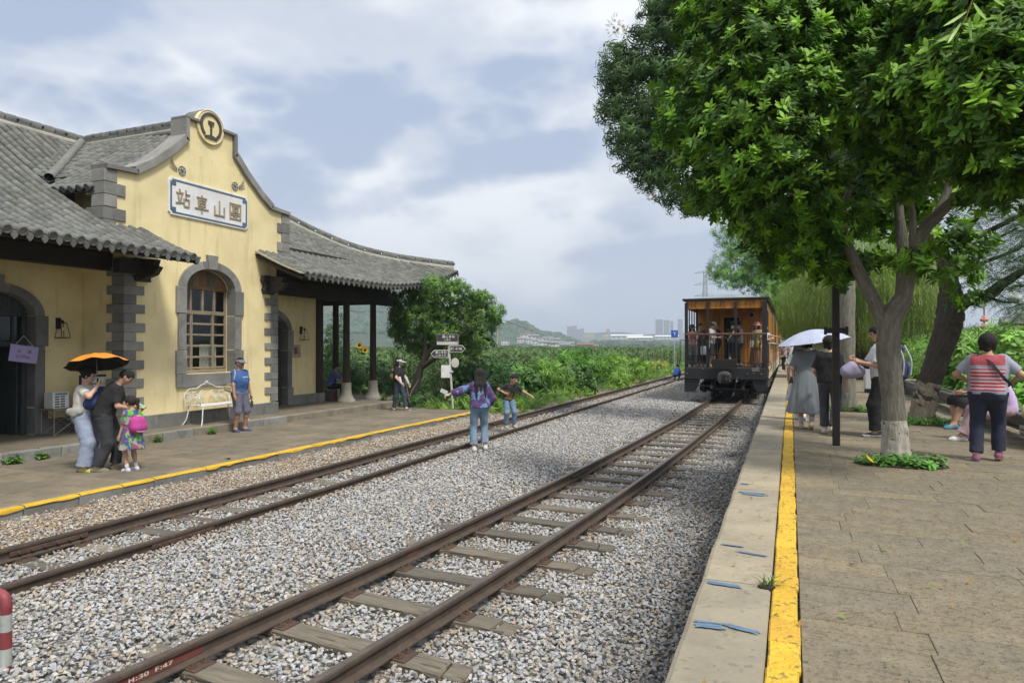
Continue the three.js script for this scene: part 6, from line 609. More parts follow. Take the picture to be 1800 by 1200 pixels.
function carriage(z0, z1, label, near) {
  const L = z0 - z1, t = thing('railway_carriage', [CX, 0.131, z0], label, 'railway carriage', 'carriages of the orange excursion train'), hw = 1.40, fy = 1.20, ey = 3.62; // floor and eaves above rail top
  const A = (nm, g, m, p = t) => mesh(nm, g, m, p); R = rng(Math.round(500 - z0));
  { const P = [], I = []; const n = 10, y = (u) => ey + 0.14 + 0.2 * Math.cos(u * Math.PI / 2); const secs = [[0.12, 0], [0.02, 0.12], [-0.9, 0.9], [-1.3, 1], [-L + 1.3, 1], [-L + 0.02, 0.12], [-L - 0.1, 0]]; for (const [z, k] of secs) for (let i = 0; i <= n; i++) { const u = -1 + 2 * i / n; P.push(u * (hw + 0.13), ey + 0.14 + k * 0.24 * Math.cos(u * Math.PI / 2), z); } for (let j = 0; j < secs.length - 1; j++) for (let i = 0; i < n; i++) { const a = j * (n + 1) + i; I.push(a, a + 1, a + n + 1, a + 1, a + n + 2, a + n + 1); } const g = new THREE.BufferGeometry(); g.setAttribute('position', new THREE.Float32BufferAttribute(P, 3)); g.setIndex(I); g.computeVertexNormals(); const rf = A('roof', prep(g), ROOFM); A('roof_edge', [lim(-hw - 0.14, hw + 0.14, ey + 0.07, ey + 0.15, 0.05, 0.13, 0.01), lim(hw + 0.07, hw + 0.145, ey + 0.07, ey + 0.15, 0.045, -L, 0.01), lim(-hw - 0.145, -hw - 0.07, ey + 0.07, ey + 0.15, 0.045, -L, 0.01)], TBLK, rf); }
  A('ceiling', lim(-hw, hw, ey + 0.02, ey + 0.06, 0, -L, 0.005), OR.b);
  for (let k = 0; k < 16; k++) A('fascia_board', lim(-hw + k * hw / 8 + 0.003, -hw + (k + 1) * hw / 8 - 0.003, ey - 0.24, ey + 0.06, 0.0, 0.03, 0.004), [OR.a, OR.b, OR.c][k % 3]);
  for (const s of [-1, 1]) A('side_fascia', lim(s * (hw - 0.01), s * (hw + 0.02), ey - 0.24, ey + 0.06, -0.02, -L, 0.006), OR.pale);
  const bd = 2.9; for (const x of [-hw, -0.62, 0.27 + 0.1, hw]) { const w = Math.abs(x) === hw ? 0.115 : 0.085; A('post', lim(x - w / 2 - (x === hw ? 0.06 : 0), x + w / 2, fy - 0.2, ey + 0.0, 0.032, 0.032 + 0.09, 0.01), TBLK); }
  for (const s of [-1, 1]) for (const z of [-0.75, -1.5, -2.2, -bd]) A('post', lim(s * hw - 0.02, s * hw + 0.02, fy, ey - 0.03, z - 0.03, z + 0.03, 0.006), TBLK);
  A('hand_rail', lim(-hw - 0.02, hw + 0.02, fy + 1.19, fy + 1.27, 0.125, 0.19, 0.015), M([0.16, 0.075, 0.035], T.wood, 0.5)); for (const s of [-1, 1]) A('hand_rail', lim(s * hw - 0.03, s * hw + 0.03, fy + 1.19, fy + 1.27, 0.1, -bd, 0.015), TBLK);
  A('lower_rail', lim(-hw, hw, fy + 0.16, fy + 0.19, 0.14, 0.165, 0.004), TBLK);
  for (let k = 0; k < 21; k++) { const x = -hw + 0.07 + k * (2 * hw - 0.14) / 20; A('baluster', lim(x - 0.011, x + 0.011, fy + 0.02, fy + 1.2, 0.143, 0.163, 0.003), TBLK); }
  for (const s of [-1, 1]) for (let k = 0; k < 17; k++) A('baluster', lim(s * hw - 0.01, s * hw + 0.01, fy, fy + 1.2, -0.15 - k * 0.165, -0.17 - k * 0.165, 0.003), TBLK);
  for (let k = 0; k < 18; k++) { const x0 = -hw + 0.05 + k * (2 * hw - 0.1) / 18, x1 = x0 + (2 * hw - 0.1) / 18; if (x0 > -0.36 && x1 < 0.4) { A('end_plank', lim(x0 + 0.002, x1 - 0.002, fy + 2.0, ey, -bd - 0.06, -bd - 0.02, 0.006), OR.b); continue; } A('end_plank', lim(x0 + 0.002, x1 - 0.002, fy, ey, -bd - 0.06, -bd - 0.02, 0.006), [OR.a, OR.b, OR.b][k % 3]); }
  A('end_door', lim(-0.36, 0.4, fy, fy + 1.98, -bd - 0.5, -bd - 0.45, 0.006), TBLK2); const clk = A('round_lamp', prep(new THREE.CylinderGeometry(0.13, 0.13, 0.05, 20).rotateX(Math.PI / 2).translate(0.78, fy + 2.05, -bd + 0.03)), M([0.4, 0.38, 0.34], null, 0.4)); mesh('lamp_face', prep(new THREE.CylinderGeometry(0.09, 0.09, 0.02, 16).rotateX(Math.PI / 2).translate(0.78, fy + 2.05, -bd + 0.065)), TBLK, clk); A('ceiling_lamp', prep(new THREE.SphereGeometry(0.14, 14, 7, 0, 6.3, 1.57, 1.57).scale(1, 0.7, 1).translate(0.2, ey + 0.02, -1.4)), M([0.5, 0.45, 0.36], null, 0.4));
  A('floor', lim(-hw, hw, fy - 0.07, fy - 0.001, 0.03, -L, 0.006), M([0.10, 0.065, 0.045], T.wood, 0.8)); A('end_beam', lim(-hw - 0.06, hw + 0.06, fy - 0.44, fy - 0.015, 0.032, 0.2, 0.015), TBLK); for (const s of [-1, 1]) A('side_sill', lim(s * (hw - 0.16), s * (hw + 0.05), fy - 0.36, fy - 0.075, 0.02, -L, 0.015), TBLK);
  for (const s of [-1, 1]) { const g = extr([[0, 0], [0.5, 0], [0.5, -0.12], [0.36, -0.42], [0, -0.42]], 0.32, [], 0.01); if (s > 0) g.scale(-1, 1, 1); const ii = prep(g); if (s > 0) { const p = ii.attributes.position, a = p.array; for (let i = 0; i < p.count; i += 3) for (let k = 0; k < 3; k++) { const q = a[(i + 1) * 3 + k]; a[(i + 1) * 3 + k] = a[(i + 2) * 3 + k]; a[(i + 2) * 3 + k] = q; } ii.computeVertexNormals(); } ii.translate(s > 0 ? hw + 0.06 : -hw - 0.06, fy - 0.45, -0.2); A('corner_step', ii, TBLK); A('step_tread', lim(s * (hw + 0.08), s * (hw - 0.4), fy - 0.93, fy - 0.9, -0.2, 0.12, 0.004), TBLK); A('step_hanger', bar(V(s * (hw - 0.05), fy - 0.9, 0.05), V(s * (hw - 0.05), fy - 1.12, 0.05), 0.014, 6), TBLK); }
  for (const s of [-1, 1]) { const zb = -bd - 0.06; for (let z = zb, k = 0; z > -L + 0.1; z -= 0.26, k++) { const z2 = Math.max(z - 0.256, -L); if (s > 0 || near) A('side_plank', lim(s * hw - 0.02, s * hw + 0.02, fy + 1.02, ey - 0.25, z, z2, 0.006), [OR.a, OR.b, OR.c, OR.a][k % 4]); }
    if (s < 0 && !near) A('side_wall', lim(-hw - 0.02, -hw + 0.02, fy, ey - 0.25, zb, -L, 0.006), OR.a);
    for (let z = zb - 0.05, k = 0; z > -L + 0.5; z -= 1.32, k++) { const z2 = Math.max(z - 1.26, -L); const d = A('drop_panel', lim(s * (hw + 0.02), s * (hw + 0.07), fy - 0.02, fy + 0.86, z, z2, 0.012), OR.pale); mesh('panel_shelf', lim(s * (hw - 0.02), s * (hw + 0.2), fy + 0.88, fy + 0.94, z, z2, 0.012), M([0.68, 0.64, 0.58], T.plaster, 0.5), d); mesh('panel_trim', lim(s * (hw + 0.07), s * (hw + 0.085), fy + 0.5, fy + 0.66, z - 0.12, z - 0.22, 0.004), OR.b, d); }
    A('side_skirt', lim(s * (hw + 0.01), s * (hw + 0.06), fy - 0.5, fy - 0.03, -2.4, -L, 0.012), OR.beige); }
  if (near) {
    const bf = extr([[-0.42, 0.3], [0.42, 0.3], [0.44, 0.26], [0.4, 0.02], [0.34, 0], [-0.34, 0], [-0.4, 0.02], [-0.44, 0.26]], 0.06, [], 0.012); bf.translate(-0.02, fy - 0.0, 0.34); A('buffer_board', bf, TBLK2);
    A('coupler_head', [cbox(0.42, 0.40, 0.3, 0.0, fy - 0.36, 0.42, 0.06), cbox(0.2, 0.26, 0.14, 0.1, fy - 0.36, 0.6, 0.04), cbox(0.12, 0.3, 0.2, -0.16, fy - 0.36, 0.62, 0.04)], M([0.05, 0.05, 0.05], T.rust, 0.6)); A('coupler_shank', cbox(0.24, 0.22, 0.6, 0, fy - 0.36, 0.1, 0.02), TBLK2); A('coupler_ring', prep(new THREE.TorusGeometry(0.23, 0.014, 6, 20, 4).translate(0.03, fy - 0.36, 0.7)), STEEL);
    const h = A('brake_hose', tube([[0.46, fy - 0.38, 0.36], [0.5, fy - 0.3, 0.42], [0.42, fy - 0.5, 0.46], [0.36, fy - 0.75, 0.44], [0.3, fy - 1.0, 0.4]], 0.022, 7, 24), TBLK2); mesh('hose_fitting', [bar(V(0.46, fy - 0.35, 0.41), V(0.41, fy - 0.52, 0.47), 0.034, 8), bar(V(0.33, fy - 0.9, 0.42), V(0.29, fy - 1.02, 0.4), 0.032, 8)], STEEL, h);
    A('brake_hose', tube([[-0.3, fy - 0.35, 0.3], [-0.34, fy - 0.7, 0.36], [-0.2, fy - 0.78, 0.38], [0.1, fy - 0.72, 0.36]], 0.02, 7, 20), TBLK2); A('brake_pipe', bar(V(-1.3, fy - 0.62, 0.15), V(-0.3, fy - 0.72, 0.3), 0.012, 6), TBLK); A('air_pipe', bar(V(-0.55, fy - 0.8, 0.2), V(0.8, fy - 0.8, 0.2), 0.016, 6), TBLK2);
    A('number_plate', lim(0.93, 1.2, fy - 0.13, fy + 0.0, 0.2, 0.215, 0.003), STEEL); for (const [x, y] of [[0.78, -0.22], [1.0, -0.19], [1.26, -0.22], [-1.36, -0.24], [-0.78, -0.06], [-0.3, 0.0]]) A('lamp_bracket', cbox(0.06, 0.045, 0.04, x, fy + y, 0.22, 0.008), STEEL);
    A('grab_rail', tube([[-hw - 0.05, fy + 1.0, 0.12], [-hw - 0.2, fy + 1.02, 0.14], [-hw - 0.22, fy + 0.9, 0.14], [-hw - 0.21, fy + 0.3, 0.14], [-hw - 0.26, fy + 0.15, 0.14], [-hw - 0.14, fy + 0.05, 0.14], [-hw - 0.05, fy + 0.08, 0.12]], 0.014, 6, 36), TBLK); A('hand_wheel', prep(new THREE.TorusGeometry(0.17, 0.014, 6, 20).rotateY(1.2).translate(hw + 0.12, fy + 0.05, -0.1)), TBLK);
  }
  for (const zb of near ? [-2.0, -L + 2] : [-1.8]) { for (const s of [-1, 1]) A('bogie_frame', [lim(s * 0.82, s * 0.94, 0.28, 0.52, zb + 1.25, zb - 1.25, 0.02), lim(s * 0.8, s * 0.97, 0.2, 0.62, zb + 0.98, zb + 0.62, 0.03), lim(s * 0.8, s * 0.97, 0.2, 0.62, zb - 0.62, zb - 0.98, 0.03), cyl(0.1, 0.1, 0.36, s * 0.9, 0.5, zb, 10)], TBLK2); A('bogie_bolster', lim(-0.8, 0.8, 0.3, 0.55, zb + 0.2, zb - 0.2, 0.02), TBLK2);
    for (const dz of [0.8, -0.8]) { A('axle', prep(new THREE.CylinderGeometry(0.06, 0.06, 1.7, 10).rotateZ(Math.PI / 2).translate(0, 0.39, zb + dz)), TBLK2); for (const s of [-1, 1]) { const w = A('wheel', prep(new THREE.CylinderGeometry(0.43, 0.43, 0.025, 32).rotateZ(Math.PI / 2).translate(s * 0.515, 0.42, zb + dz)), TBLK2); mesh('tyre', prep(new THREE.CylinderGeometry(0.395, 0.395, 0.1, 32).rotateZ(Math.PI / 2).translate(s * 0.575, 0.395, zb + dz)), STEEL, w); mesh('axle_box', prep(new THREE.CylinderGeometry(0.16, 0.16, 0.14, 12).rotateZ(Math.PI / 2).translate(s * 0.98, 0.4, zb + dz)), TBLK2, w); } }
    A('brake_beam', bar(V(-0.7, 0.3, zb + 1.3), V(0.7, 0.3, zb + 1.3), 0.035, 6), TBLK2); }
  return t;
}
const ZT = -26.5;
carriage(ZT, -40.4, 'nearest orange wooden carriage with black railed open end platform and grey roof', true);
carriage(-41.1, -55, 'second orange wooden carriage coupled ahead of the nearest one', false);
carriage(-55.7, -69.6, 'third orange wooden carriage, farthest along the right platform', false);
function surfaceNets(f, lo, hi, h, colF) {
  const nx = Math.ceil((hi[0] - lo[0]) / h) + 2, ny = Math.ceil((hi[1] - lo[1]) / h) + 2, nz = Math.ceil((hi[2] - lo[2]) / h) + 2, S = new Float32Array(nx * ny * nz).fill(9), B = 4;
  const at = (i, j, k) => (k * ny + j) * nx + i, X = (i) => lo[0] + (i - 0.5) * h, Yy = (j) => lo[1] + (j - 0.5) * h, Z = (k) => lo[2] + (k - 0.5) * h;
  for (let k = 0; k < nz; k += B) for (let j = 0; j < ny; j += B) for (let i = 0; i < nx; i += B) { const d = f(X(i + 1.5), Yy(j + 1.5), Z(k + 1.5)); const skip = Math.abs(d) > h * B * 1.25; for (let c = k; c < Math.min(nz, k + B); c++) for (let b = j; b < Math.min(ny, j + B); b++) for (let a = i; a < Math.min(nx, i + B); a++) S[at(a, b, c)] = skip ? d : f(X(a), Yy(b), Z(c)); }
  const id = new Int32Array(nx * ny * nz).fill(-1), P = [], I = []; const cor = [[0, 0, 0], [1, 0, 0], [0, 1, 0], [1, 1, 0], [0, 0, 1], [1, 0, 1], [0, 1, 1], [1, 1, 1]], ed = [[0, 1], [2, 3], [4, 5], [6, 7], [0, 2], [1, 3], [4, 6], [5, 7], [0, 4], [1, 5], [2, 6], [3, 7]];
  for (let k = 0; k < nz - 1; k++) for (let j = 0; j < ny - 1; j++) for (let i = 0; i < nx - 1; i++) { let m = 0; const v = cor.map(([a, b, c], q) => { const s = S[at(i + a, j + b, k + c)]; if (s < 0) m |= 1 << q; return s; }); if (m === 0 || m === 255) continue; let x = 0, y = 0, z = 0, n = 0; for (const [a, b] of ed) if ((v[a] < 0) !== (v[b] < 0)) { const t = v[a] / (v[a] - v[b]); x += lerp(cor[a][0], cor[b][0], t); y += lerp(cor[a][1], cor[b][1], t); z += lerp(cor[a][2], cor[b][2], t); n++; } id[at(i, j, k)] = P.length / 3; P.push(X(i) + x / n * h, Yy(j) + y / n * h, Z(k) + z / n * h); }
  for (let k = 1; k < nz - 1; k++) for (let j = 1; j < ny - 1; j++) for (let i = 1; i < nx - 1; i++) { const s = S[at(i, j, k)] < 0; const q = (a, b, c, d, fl) => { if (a < 0 || b < 0 || c < 0 || d < 0) return; if (fl) I.push(a, b, c, a, c, d); else I.push(a, c, b, a, d, c); };
    if (s !== S[at(i + 1, j, k)] < 0) q(id[at(i, j - 1, k - 1)], id[at(i, j, k - 1)], id[at(i, j, k)], id[at(i, j - 1, k)], s); if (s !== S[at(i, j + 1, k)] < 0) q(id[at(i - 1, j, k - 1)], id[at(i - 1, j, k)], id[at(i, j, k)], id[at(i, j, k - 1)], s); if (s !== S[at(i, j, k + 1)] < 0) q(id[at(i - 1, j - 1, k)], id[at(i, j - 1, k)], id[at(i, j, k)], id[at(i - 1, j, k)], s); }
  const N = new Float32Array(P.length), CC = new Float32Array(P.length), e = h * 0.5; for (let i = 0; i < P.length; i += 3) { const x = P[i], y = P[i + 1], z = P[i + 2]; let a = f(x + e, y, z) - f(x - e, y, z), b = f(x, y + e, z) - f(x, y - e, z), c = f(x, y, z + e) - f(x, y, z - e); const l = Math.hypot(a, b, c) || 1; N[i] = a / l; N[i + 1] = b / l; N[i + 2] = c / l; const q = colF(x, y, z); CC[i] = q[0]; CC[i + 1] = q[1]; CC[i + 2] = q[2]; }
  const g = new THREE.BufferGeometry(); g.setAttribute('position', new THREE.Float32BufferAttribute(P, 3)); g.setAttribute('normal', new THREE.BufferAttribute(N, 3)); g.setAttribute('color', new THREE.BufferAttribute(CC, 3)); g.setIndex(I); return prep(g);
}
const cap = (x, y, z, a, b, ra, rb) => { const bx = b.x - a.x, by = b.y - a.y, bz = b.z - a.z, px = x - a.x, py = y - a.y, pz = z - a.z; const t = clamp((px * bx + py * by + pz * bz) / (bx * bx + by * by + bz * bz + 1e-9)); const dx = px - t * bx, dy = py - t * by, dz = pz - t * bz; return Math.sqrt(dx * dx + dy * dy + dz * dz) - (ra + (rb - ra) * t); };
const smin = (a, b, k) => { const h = Math.max(k - Math.abs(a - b), 0) / k; return Math.min(a, b) - h * h * k * 0.25; };
const field = (L, k = 0.03) => (x, y, z) => { let d = 9; for (const q of L) { const v = cap(x, y, z, q[0], q[1], q[2], q[3]); d = d > 8 ? v : smin(d, v, q[4] ?? k); } return d; };
const bounds = (L, m = 0.05) => { const lo = [9, 9, 9], hi = [-9, -9, -9]; for (const q of L) for (const p of [q[0], q[1]]) { const r = Math.max(q[2], q[3]) + m; ['x', 'y', 'z'].forEach((c, i) => { lo[i] = Math.min(lo[i], p[c] - r); hi[i] = Math.max(hi[i], p[c] + r); }); } return [lo, hi]; };
const SKIN = [0.50, 0.29, 0.19], SKINL = [0.60, 0.38, 0.27], SKIND = [0.36, 0.20, 0.13], HAIR = [0.012, 0.010, 0.009];
function ik(a, c, l1, l2, pole) { const d = c.clone().sub(a); let L = d.length(); const mx = (l1 + l2) * 0.998; if (L > mx) { d.multiplyScalar(mx / L); c = a.clone().add(d); L = mx; } const dn = d.clone().normalize(), ca = clamp((l1 * l1 + L * L - l2 * l2) / (2 * l1 * L), -1, 1), pp = pole.clone().addScaledVector(dn, -pole.dot(dn)).normalize(); return [a.clone().addScaledVector(dn, l1 * ca).addScaledVector(pp, l1 * Math.sqrt(1 - ca * ca)), c]; }
/* spec (metres, the person's own space: x to their left, y up, z ahead)
   H height; hip {y,z,x}; lean, side, twist; head {pitch,yaw,roll}; feet L/R [x,y,z,yaw,pitch]; hands L/R [x,y,z] or null; fists; skin; clothes */
function person(pos, facing, s, label, group) {
  const t = thing('person', pos, label, 'person', group); const k = s.H / 1.70 * (s.k ?? 1), ch = s.child ? 1.22 : 1, cell = s.cell ?? 0.013, girth = s.girth ?? 1;
  const toCam = V(-pos.x, 0, -pos.z).normalize(), right = V(toCam.z, 0, -toCam.x), fa = facing * Math.PI / 180, f = toCam.clone().multiplyScalar(Math.cos(fa)).addScaledVector(right, Math.sin(fa)); t.rotation.y = Math.atan2(f.x, f.z);
  const E = (x, y, z) => new THREE.Quaternion().setFromEuler(new THREE.Euler(x, y, z, 'YXZ'));
  const hip = V(s.hip?.x ?? 0, (s.hip?.y ?? 0.90) , s.hip?.z ?? 0).multiplyScalar(k); const lean = s.lean ?? 0.03, Rp = E((s.pelvis ?? lean * 0.45), 0, 0), Rc = E(lean, s.twist ?? 0, s.side ?? 0);
  const o = (base, R_, x, y, z) => base.clone().add(V(x * k, y * k, z * k).applyQuaternion(R_));
  const sw = s.sw ?? (s.fem ? 0.140 : 0.158), hw = s.fem ? 0.092 : 0.088;
  const waist = o(hip, Rp, 0, 0.15, 0.0), chest = o(waist, Rc, 0, 0.19, 0.0), neck = o(waist, Rc, 0, 0.385, -0.012), hipL = o(hip, Rp, hw, -0.01, 0), hipR = o(hip, Rp, -hw, -0.01, 0), shL = o(waist, Rc, sw, 0.312, -0.005), shR = o(waist, Rc, -sw, 0.312, -0.005);
  const hd = s.head ?? {}, Rh = E((hd.pitch ?? 0) + lean * 0.35, (hd.yaw ?? 0) + (s.twist ?? 0), hd.roll ?? 0), hb = o(neck, Rh, 0, 0.055, 0.012), hc = hb.clone().add(V(0, 0.098 * ch, 0.012).multiplyScalar(k).applyQuaternion(Rh)), hk = k * ch;
  const H = (x, y, z) => hc.clone().add(V(x * hk, y * hk, z * hk).applyQuaternion(Rh));
  const leg = (side, hp, ft) => { const a = V(ft[0] * k, (ft[1] + 0.085) * k, ft[2] * k); const lg = (s.legLen ?? 1); return [...ik(hp, a, 0.415 * k * lg, 0.41 * k * lg, V(...(ft[5] ?? [side * 0.12, 0.1, 1])))]; };
  const fL = s.footL ?? [0.1, 0, 0.02], fR = s.footR ?? [-0.1, 0, -0.02]; const [knL, anL] = leg(1, hipL, fL), [knR, anR] = leg(-1, hipR, fR);
  const foot = (an, ft) => { const q = E(-(ft[4] ?? 0) * -1, ft[3] ?? 0, 0); return { heel: an.clone().add(V(0, -0.055, -0.045).multiplyScalar(k).applyQuaternion(q)), ball: an.clone().add(V(0, -0.062, 0.115).multiplyScalar(k).applyQuaternion(q)), toe: an.clone().add(V(0, -0.065, 0.155).multiplyScalar(k).applyQuaternion(q)) }; };
  const ftL = foot(anL, fL), ftR = foot(anR, fR);
  const arm = (side, sh, h) => { const w = h ? V(h[0] * k, h[1] * k, h[2] * k) : sh.clone().add(V(side * 0.085, -0.515, 0.06).multiplyScalar(k)); return ik(sh, w, 0.285 * k, 0.245 * k, V(...(h?.[3] ?? [side * 0.5, -0.4, -0.9]))); };
  const [elL, wrL] = arm(1, shL, s.handL), [elR, wrR] = arm(-1, shR, s.handR);
  const tor = (off = 0) => { const c = (y, z) => o(waist, Rc, 0, y, z), g = girth; const X1 = (p, w, R_) => [p.clone().add(V(w * k, 0, 0).applyQuaternion(R_)), p.clone().add(V(-w * k, 0, 0).applyQuaternion(R_))]; return [
    [...X1(o(hip, Rp, 0, 0.02, -0.012), 0.062 * g, Rp), (0.105 * g + off) * 1 * k, (0.105 * g + off) * k, 0.08 * k], [...X1(waist, 0.045 * g, Rc), (0.098 * g + off) * k, (0.098 * g + off) * k, 0.08 * k], [...X1(c(0.10, s.belly ?? 0.005), 0.055 * g, Rc), (0.10 * g + off + (s.belly ?? 0) * 0.3) * k, (0.10 * g + off) * k, 0.08 * k], [...X1(c(0.2, 0.01), 0.075 * g, Rc), (0.102 * g + off) * k, (0.102 * g + off) * k, 0.08 * k], [...X1(c(0.285, -0.012), sw * 0.7, Rc), (0.062 + off * 0.8) * k, (0.062 + off * 0.8) * k, 0.08 * k], [c(0.375, -0.018), c(0.30, -0.01), (0.05 + off * 0.5) * k, (0.085 + off * 0.5) * k, 0.09 * k]]; };
  const armL = [[shL, elL, 0.047 * k * girth, 0.038 * k], [elL, wrL, 0.038 * k, 0.026 * k]], armR = [[shR, elR, 0.047 * k * girth, 0.038 * k], [elR, wrR, 0.038 * k, 0.026 * k]];
  const legs = (kn, an, hp) => [[hp, kn, 0.083 * k * girth, 0.055 * k], [kn, kn.clone().lerp(an, 0.3), 0.052 * k, 0.056 * k], [kn.clone().lerp(an, 0.3), an, 0.056 * k, 0.036 * k]];
  const hand = (el, wr, sideSign, fist) => { const d = wr.clone().sub(el).normalize(); let n = V(...(fist?.palm ?? [sideSign * -1, 0, 0.15])); n.addScaledVector(d, -n.dot(d)).normalize(); const u = V().crossVectors(d, n), c = fist?.curl ?? 0.35, dir = fist?.dir ? V(...fist.dir).normalize() : d; const q = (a, b, e) => wr.clone().addScaledVector(dir, a * k).addScaledVector(u, b * k).addScaledVector(n, e * k); const L = [[wr, q(0.03, 0, 0), 0.026 * k, 0.026 * k, 0.02 * k]];
    [-0.027, -0.009, 0.009, 0.026].forEach((b, i) => { const l = [0.034, 0.04, 0.037, 0.028][i], kx = q(0.085, b, 0.002), m = q(0.085 + l * Math.cos(c), b * 1.05, l * Math.sin(c)), tp = q(0.085 + l * (Math.cos(c) + 0.9 * Math.cos(c * 2.3)), b * 1.06, l * (Math.sin(c) + 0.9 * Math.sin(c * 2.3))); L.push([q(0.02, b * 0.8, 0), kx, 0.014 * k, 0.0115 * k, 0.012 * k], [kx, m, 0.0098 * k, 0.009 * k, 0.004 * k], [m, tp, 0.009 * k, 0.0075 * k, 0.004 * k]); });
    const sd = fist?.thumb ?? sideSign; L.push([q(0.03, -0.02 * sd * 1, 0.008), q(0.06, -0.05 * sd, 0.018), 0.014 * k, 0.0115 * k, 0.01 * k], [q(0.06, -0.05 * sd, 0.018), q(0.09, -0.054 * sd + 0.01 * sd * c, 0.03), 0.0112 * k, 0.009 * k, 0.005 * k]); return L; };
  const skin = s.skin ?? SKIN, geos = [];
  const neckL = [[o(neck, Rc, 0, -0.05, 0), H(0, -0.03, -0.02), 0.054 * k, 0.05 * k, 0.03 * k]];
  const bodyL = [...tor(-0.01), ...armL, ...armR, ...legs(knL, anL, hipL), ...legs(knR, anR, hipR), ...neckL, [anL, ftL.heel, 0.036 * k, 0.03 * k], [ftL.heel, ftL.ball, 0.033 * k, 0.034 * k], [anL, ftL.ball, 0.036 * k, 0.028 * k], [ftL.ball, ftL.toe, 0.034 * k, 0.024 * k], [anR, ftR.heel, 0.036 * k, 0.03 * k], [ftR.heel, ftR.ball, 0.033 * k, 0.034 * k], [anR, ftR.ball, 0.036 * k, 0.028 * k], [ftR.ball, ftR.toe, 0.034 * k, 0.024 * k]];
  geos.push(surfaceNets(field(bodyL, 0.03 * k), ...bounds(bodyL), cell, () => skin));
  const hs = s.fine ?? 0.006; for (const [el, wr, sg, fi] of [[elL, wrL, 1, s.fistL], [elR, wrR, -1, s.fistR]]) { const L = hand(el, wr, sg, fi); geos.push(surfaceNets(field(L, 0.006), ...bounds(L, 0.02), hs * k, () => skin)); }
  { // head with brow, sockets, nose, lips, chin and ears
    const L = [[H(0, 0.022, -0.016), H(0, 0.03, 0.004), 0.088 * hk, 0.085 * hk, 0.04 * hk], [H(0, -0.03, 0.028), H(0, -0.083, 0.05), 0.058 * hk, 0.029 * hk, 0.05 * hk], [H(0.034, -0.035, 0.035), H(0.02, -0.075, 0.045), 0.034 * hk, 0.024 * hk, 0.03 * hk], [H(-0.034, -0.035, 0.035), H(-0.02, -0.075, 0.045), 0.034 * hk, 0.024 * hk, 0.03 * hk], [H(0.03, 0.022, 0.072), H(-0.03, 0.022, 0.072), 0.014 * hk, 0.014 * hk, 0.02 * hk], [H(0, 0.008, 0.083), H(0, -0.026, 0.1), 0.009 * hk, 0.0135 * hk, 0.014 * hk], [H(0.012, -0.029, 0.092), H(-0.012, -0.029, 0.092), 0.009 * hk, 0.009 * hk, 0.008 * hk], [H(0.017, -0.053, 0.083), H(-0.017, -0.053, 0.083), 0.008 * hk, 0.008 * hk, 0.008 * hk], [H(0.084, 0.008, -0.012), H(0.087, -0.028, -0.004), 0.016 * hk, 0.011 * hk, 0.008 * hk], [H(-0.084, 0.008, -0.012), H(-0.087, -0.028, -0.004), 0.016 * hk, 0.011 * hk, 0.008 * hk], ...neckL.map((q) => [q[0].clone().lerp(q[1], 0.45), q[1], q[2], q[3], q[4]])];
    const base = field(L, 0.02 * hk), inv = Rh.clone().invert(), eL = H(0.032, 0.004, 0.096), eR = H(-0.032, 0.004, 0.096), fn = (x, y, z) => { let d = base(x, y, z); const e = Math.min(Math.hypot(x - eL.x, y - eL.y, z - eL.z), Math.hypot(x - eR.x, y - eR.y, z - eR.z)) - 0.017 * hk; return Math.max(d, -e) * 1; };
    geos.push(surfaceNets(fn, ...bounds(L, 0.03), (s.fine ?? 0.006) * 1.1 * hk, (x, y, z) => { const p = V(x, y, z).sub(hc).applyQuaternion(inv).multiplyScalar(1 / hk); if (p.z > 0.055) { const ex = Math.abs(Math.abs(p.x) - 0.032); if (ex < 0.017 && Math.abs(p.y - 0.002) < 0.007) return [0.03, 0.02, 0.02]; if (ex < 0.022 && p.y > 0.018 && p.y < 0.029) return [0.05, 0.035, 0.03]; if (Math.abs(p.x) < 0.022 && Math.abs(p.y + 0.053) < 0.009) return [skin[0] * 0.85, skin[1] * 0.55, skin[2] * 0.55]; } return skin; })); }
  const body = mesh('body', mg(geos), skinMat, t, false);
  const fold = (amp, fr) => (x, y, z) => amp * (fb3(x * fr + pos.x * 7, y * fr * 0.8 + x * 3, z * fr, 3, 3) - 0.5) * 2.6;
  const cm = (v) => (typeof v === 'function' ? v : () => v), invC = Rc.clone().invert(), invP = Rp.clone().invert(), loc = (x, y, z) => V(x, y, z).sub(waist).applyQuaternion(invC).multiplyScalar(1 / k), locP = (x, y, z) => V(x, y, z).sub(hip).applyQuaternion(invP).multiplyScalar(1 / k);
  if (s.top) { const c = s.top, off = c.off ?? 0.02, hem = c.hem ?? -0.20, T0 = tor(off), Tf = field(T0, 0.05), sl = c.sleeve ?? 0.55, so = c.so ?? 0.022, flare = c.flare ?? 0; const S = []; for (const [sh, el, wr] of [[shL, elL, wrL], [shR, elR, wrR]]) { const e1 = sl <= 1 ? sh.clone().lerp(el, sl) : el, ax = e1.clone().sub(sh).normalize(), st = sh.clone().lerp(chest, 0.25); S.push({ f: field([[st, sh, (0.056 + so * .3) * k, (0.046 + so * .45) * k], [sh, e1, (0.047 + so * 0.5) * k * girth, (0.043 + so * 0.85) * k]], 0.04), end: e1, ax, cut: sl <= 1 }); if (sl > 1) { const e2 = el.clone().lerp(wr, sl - 1); S.push({ f: field([[el, e2, (0.044 + so) * k, (0.034 + so) * k]], 0.02), end: e2, ax: e2.clone().sub(el).normalize(), cut: true }); } }
    const fo = fold(c.fold ?? 0.010, 10), nf = neck.clone(), nAx = V(0, 1, 0).applyQuaternion(Rc), hemA = V(0, 1, 0).applyQuaternion(Rp);
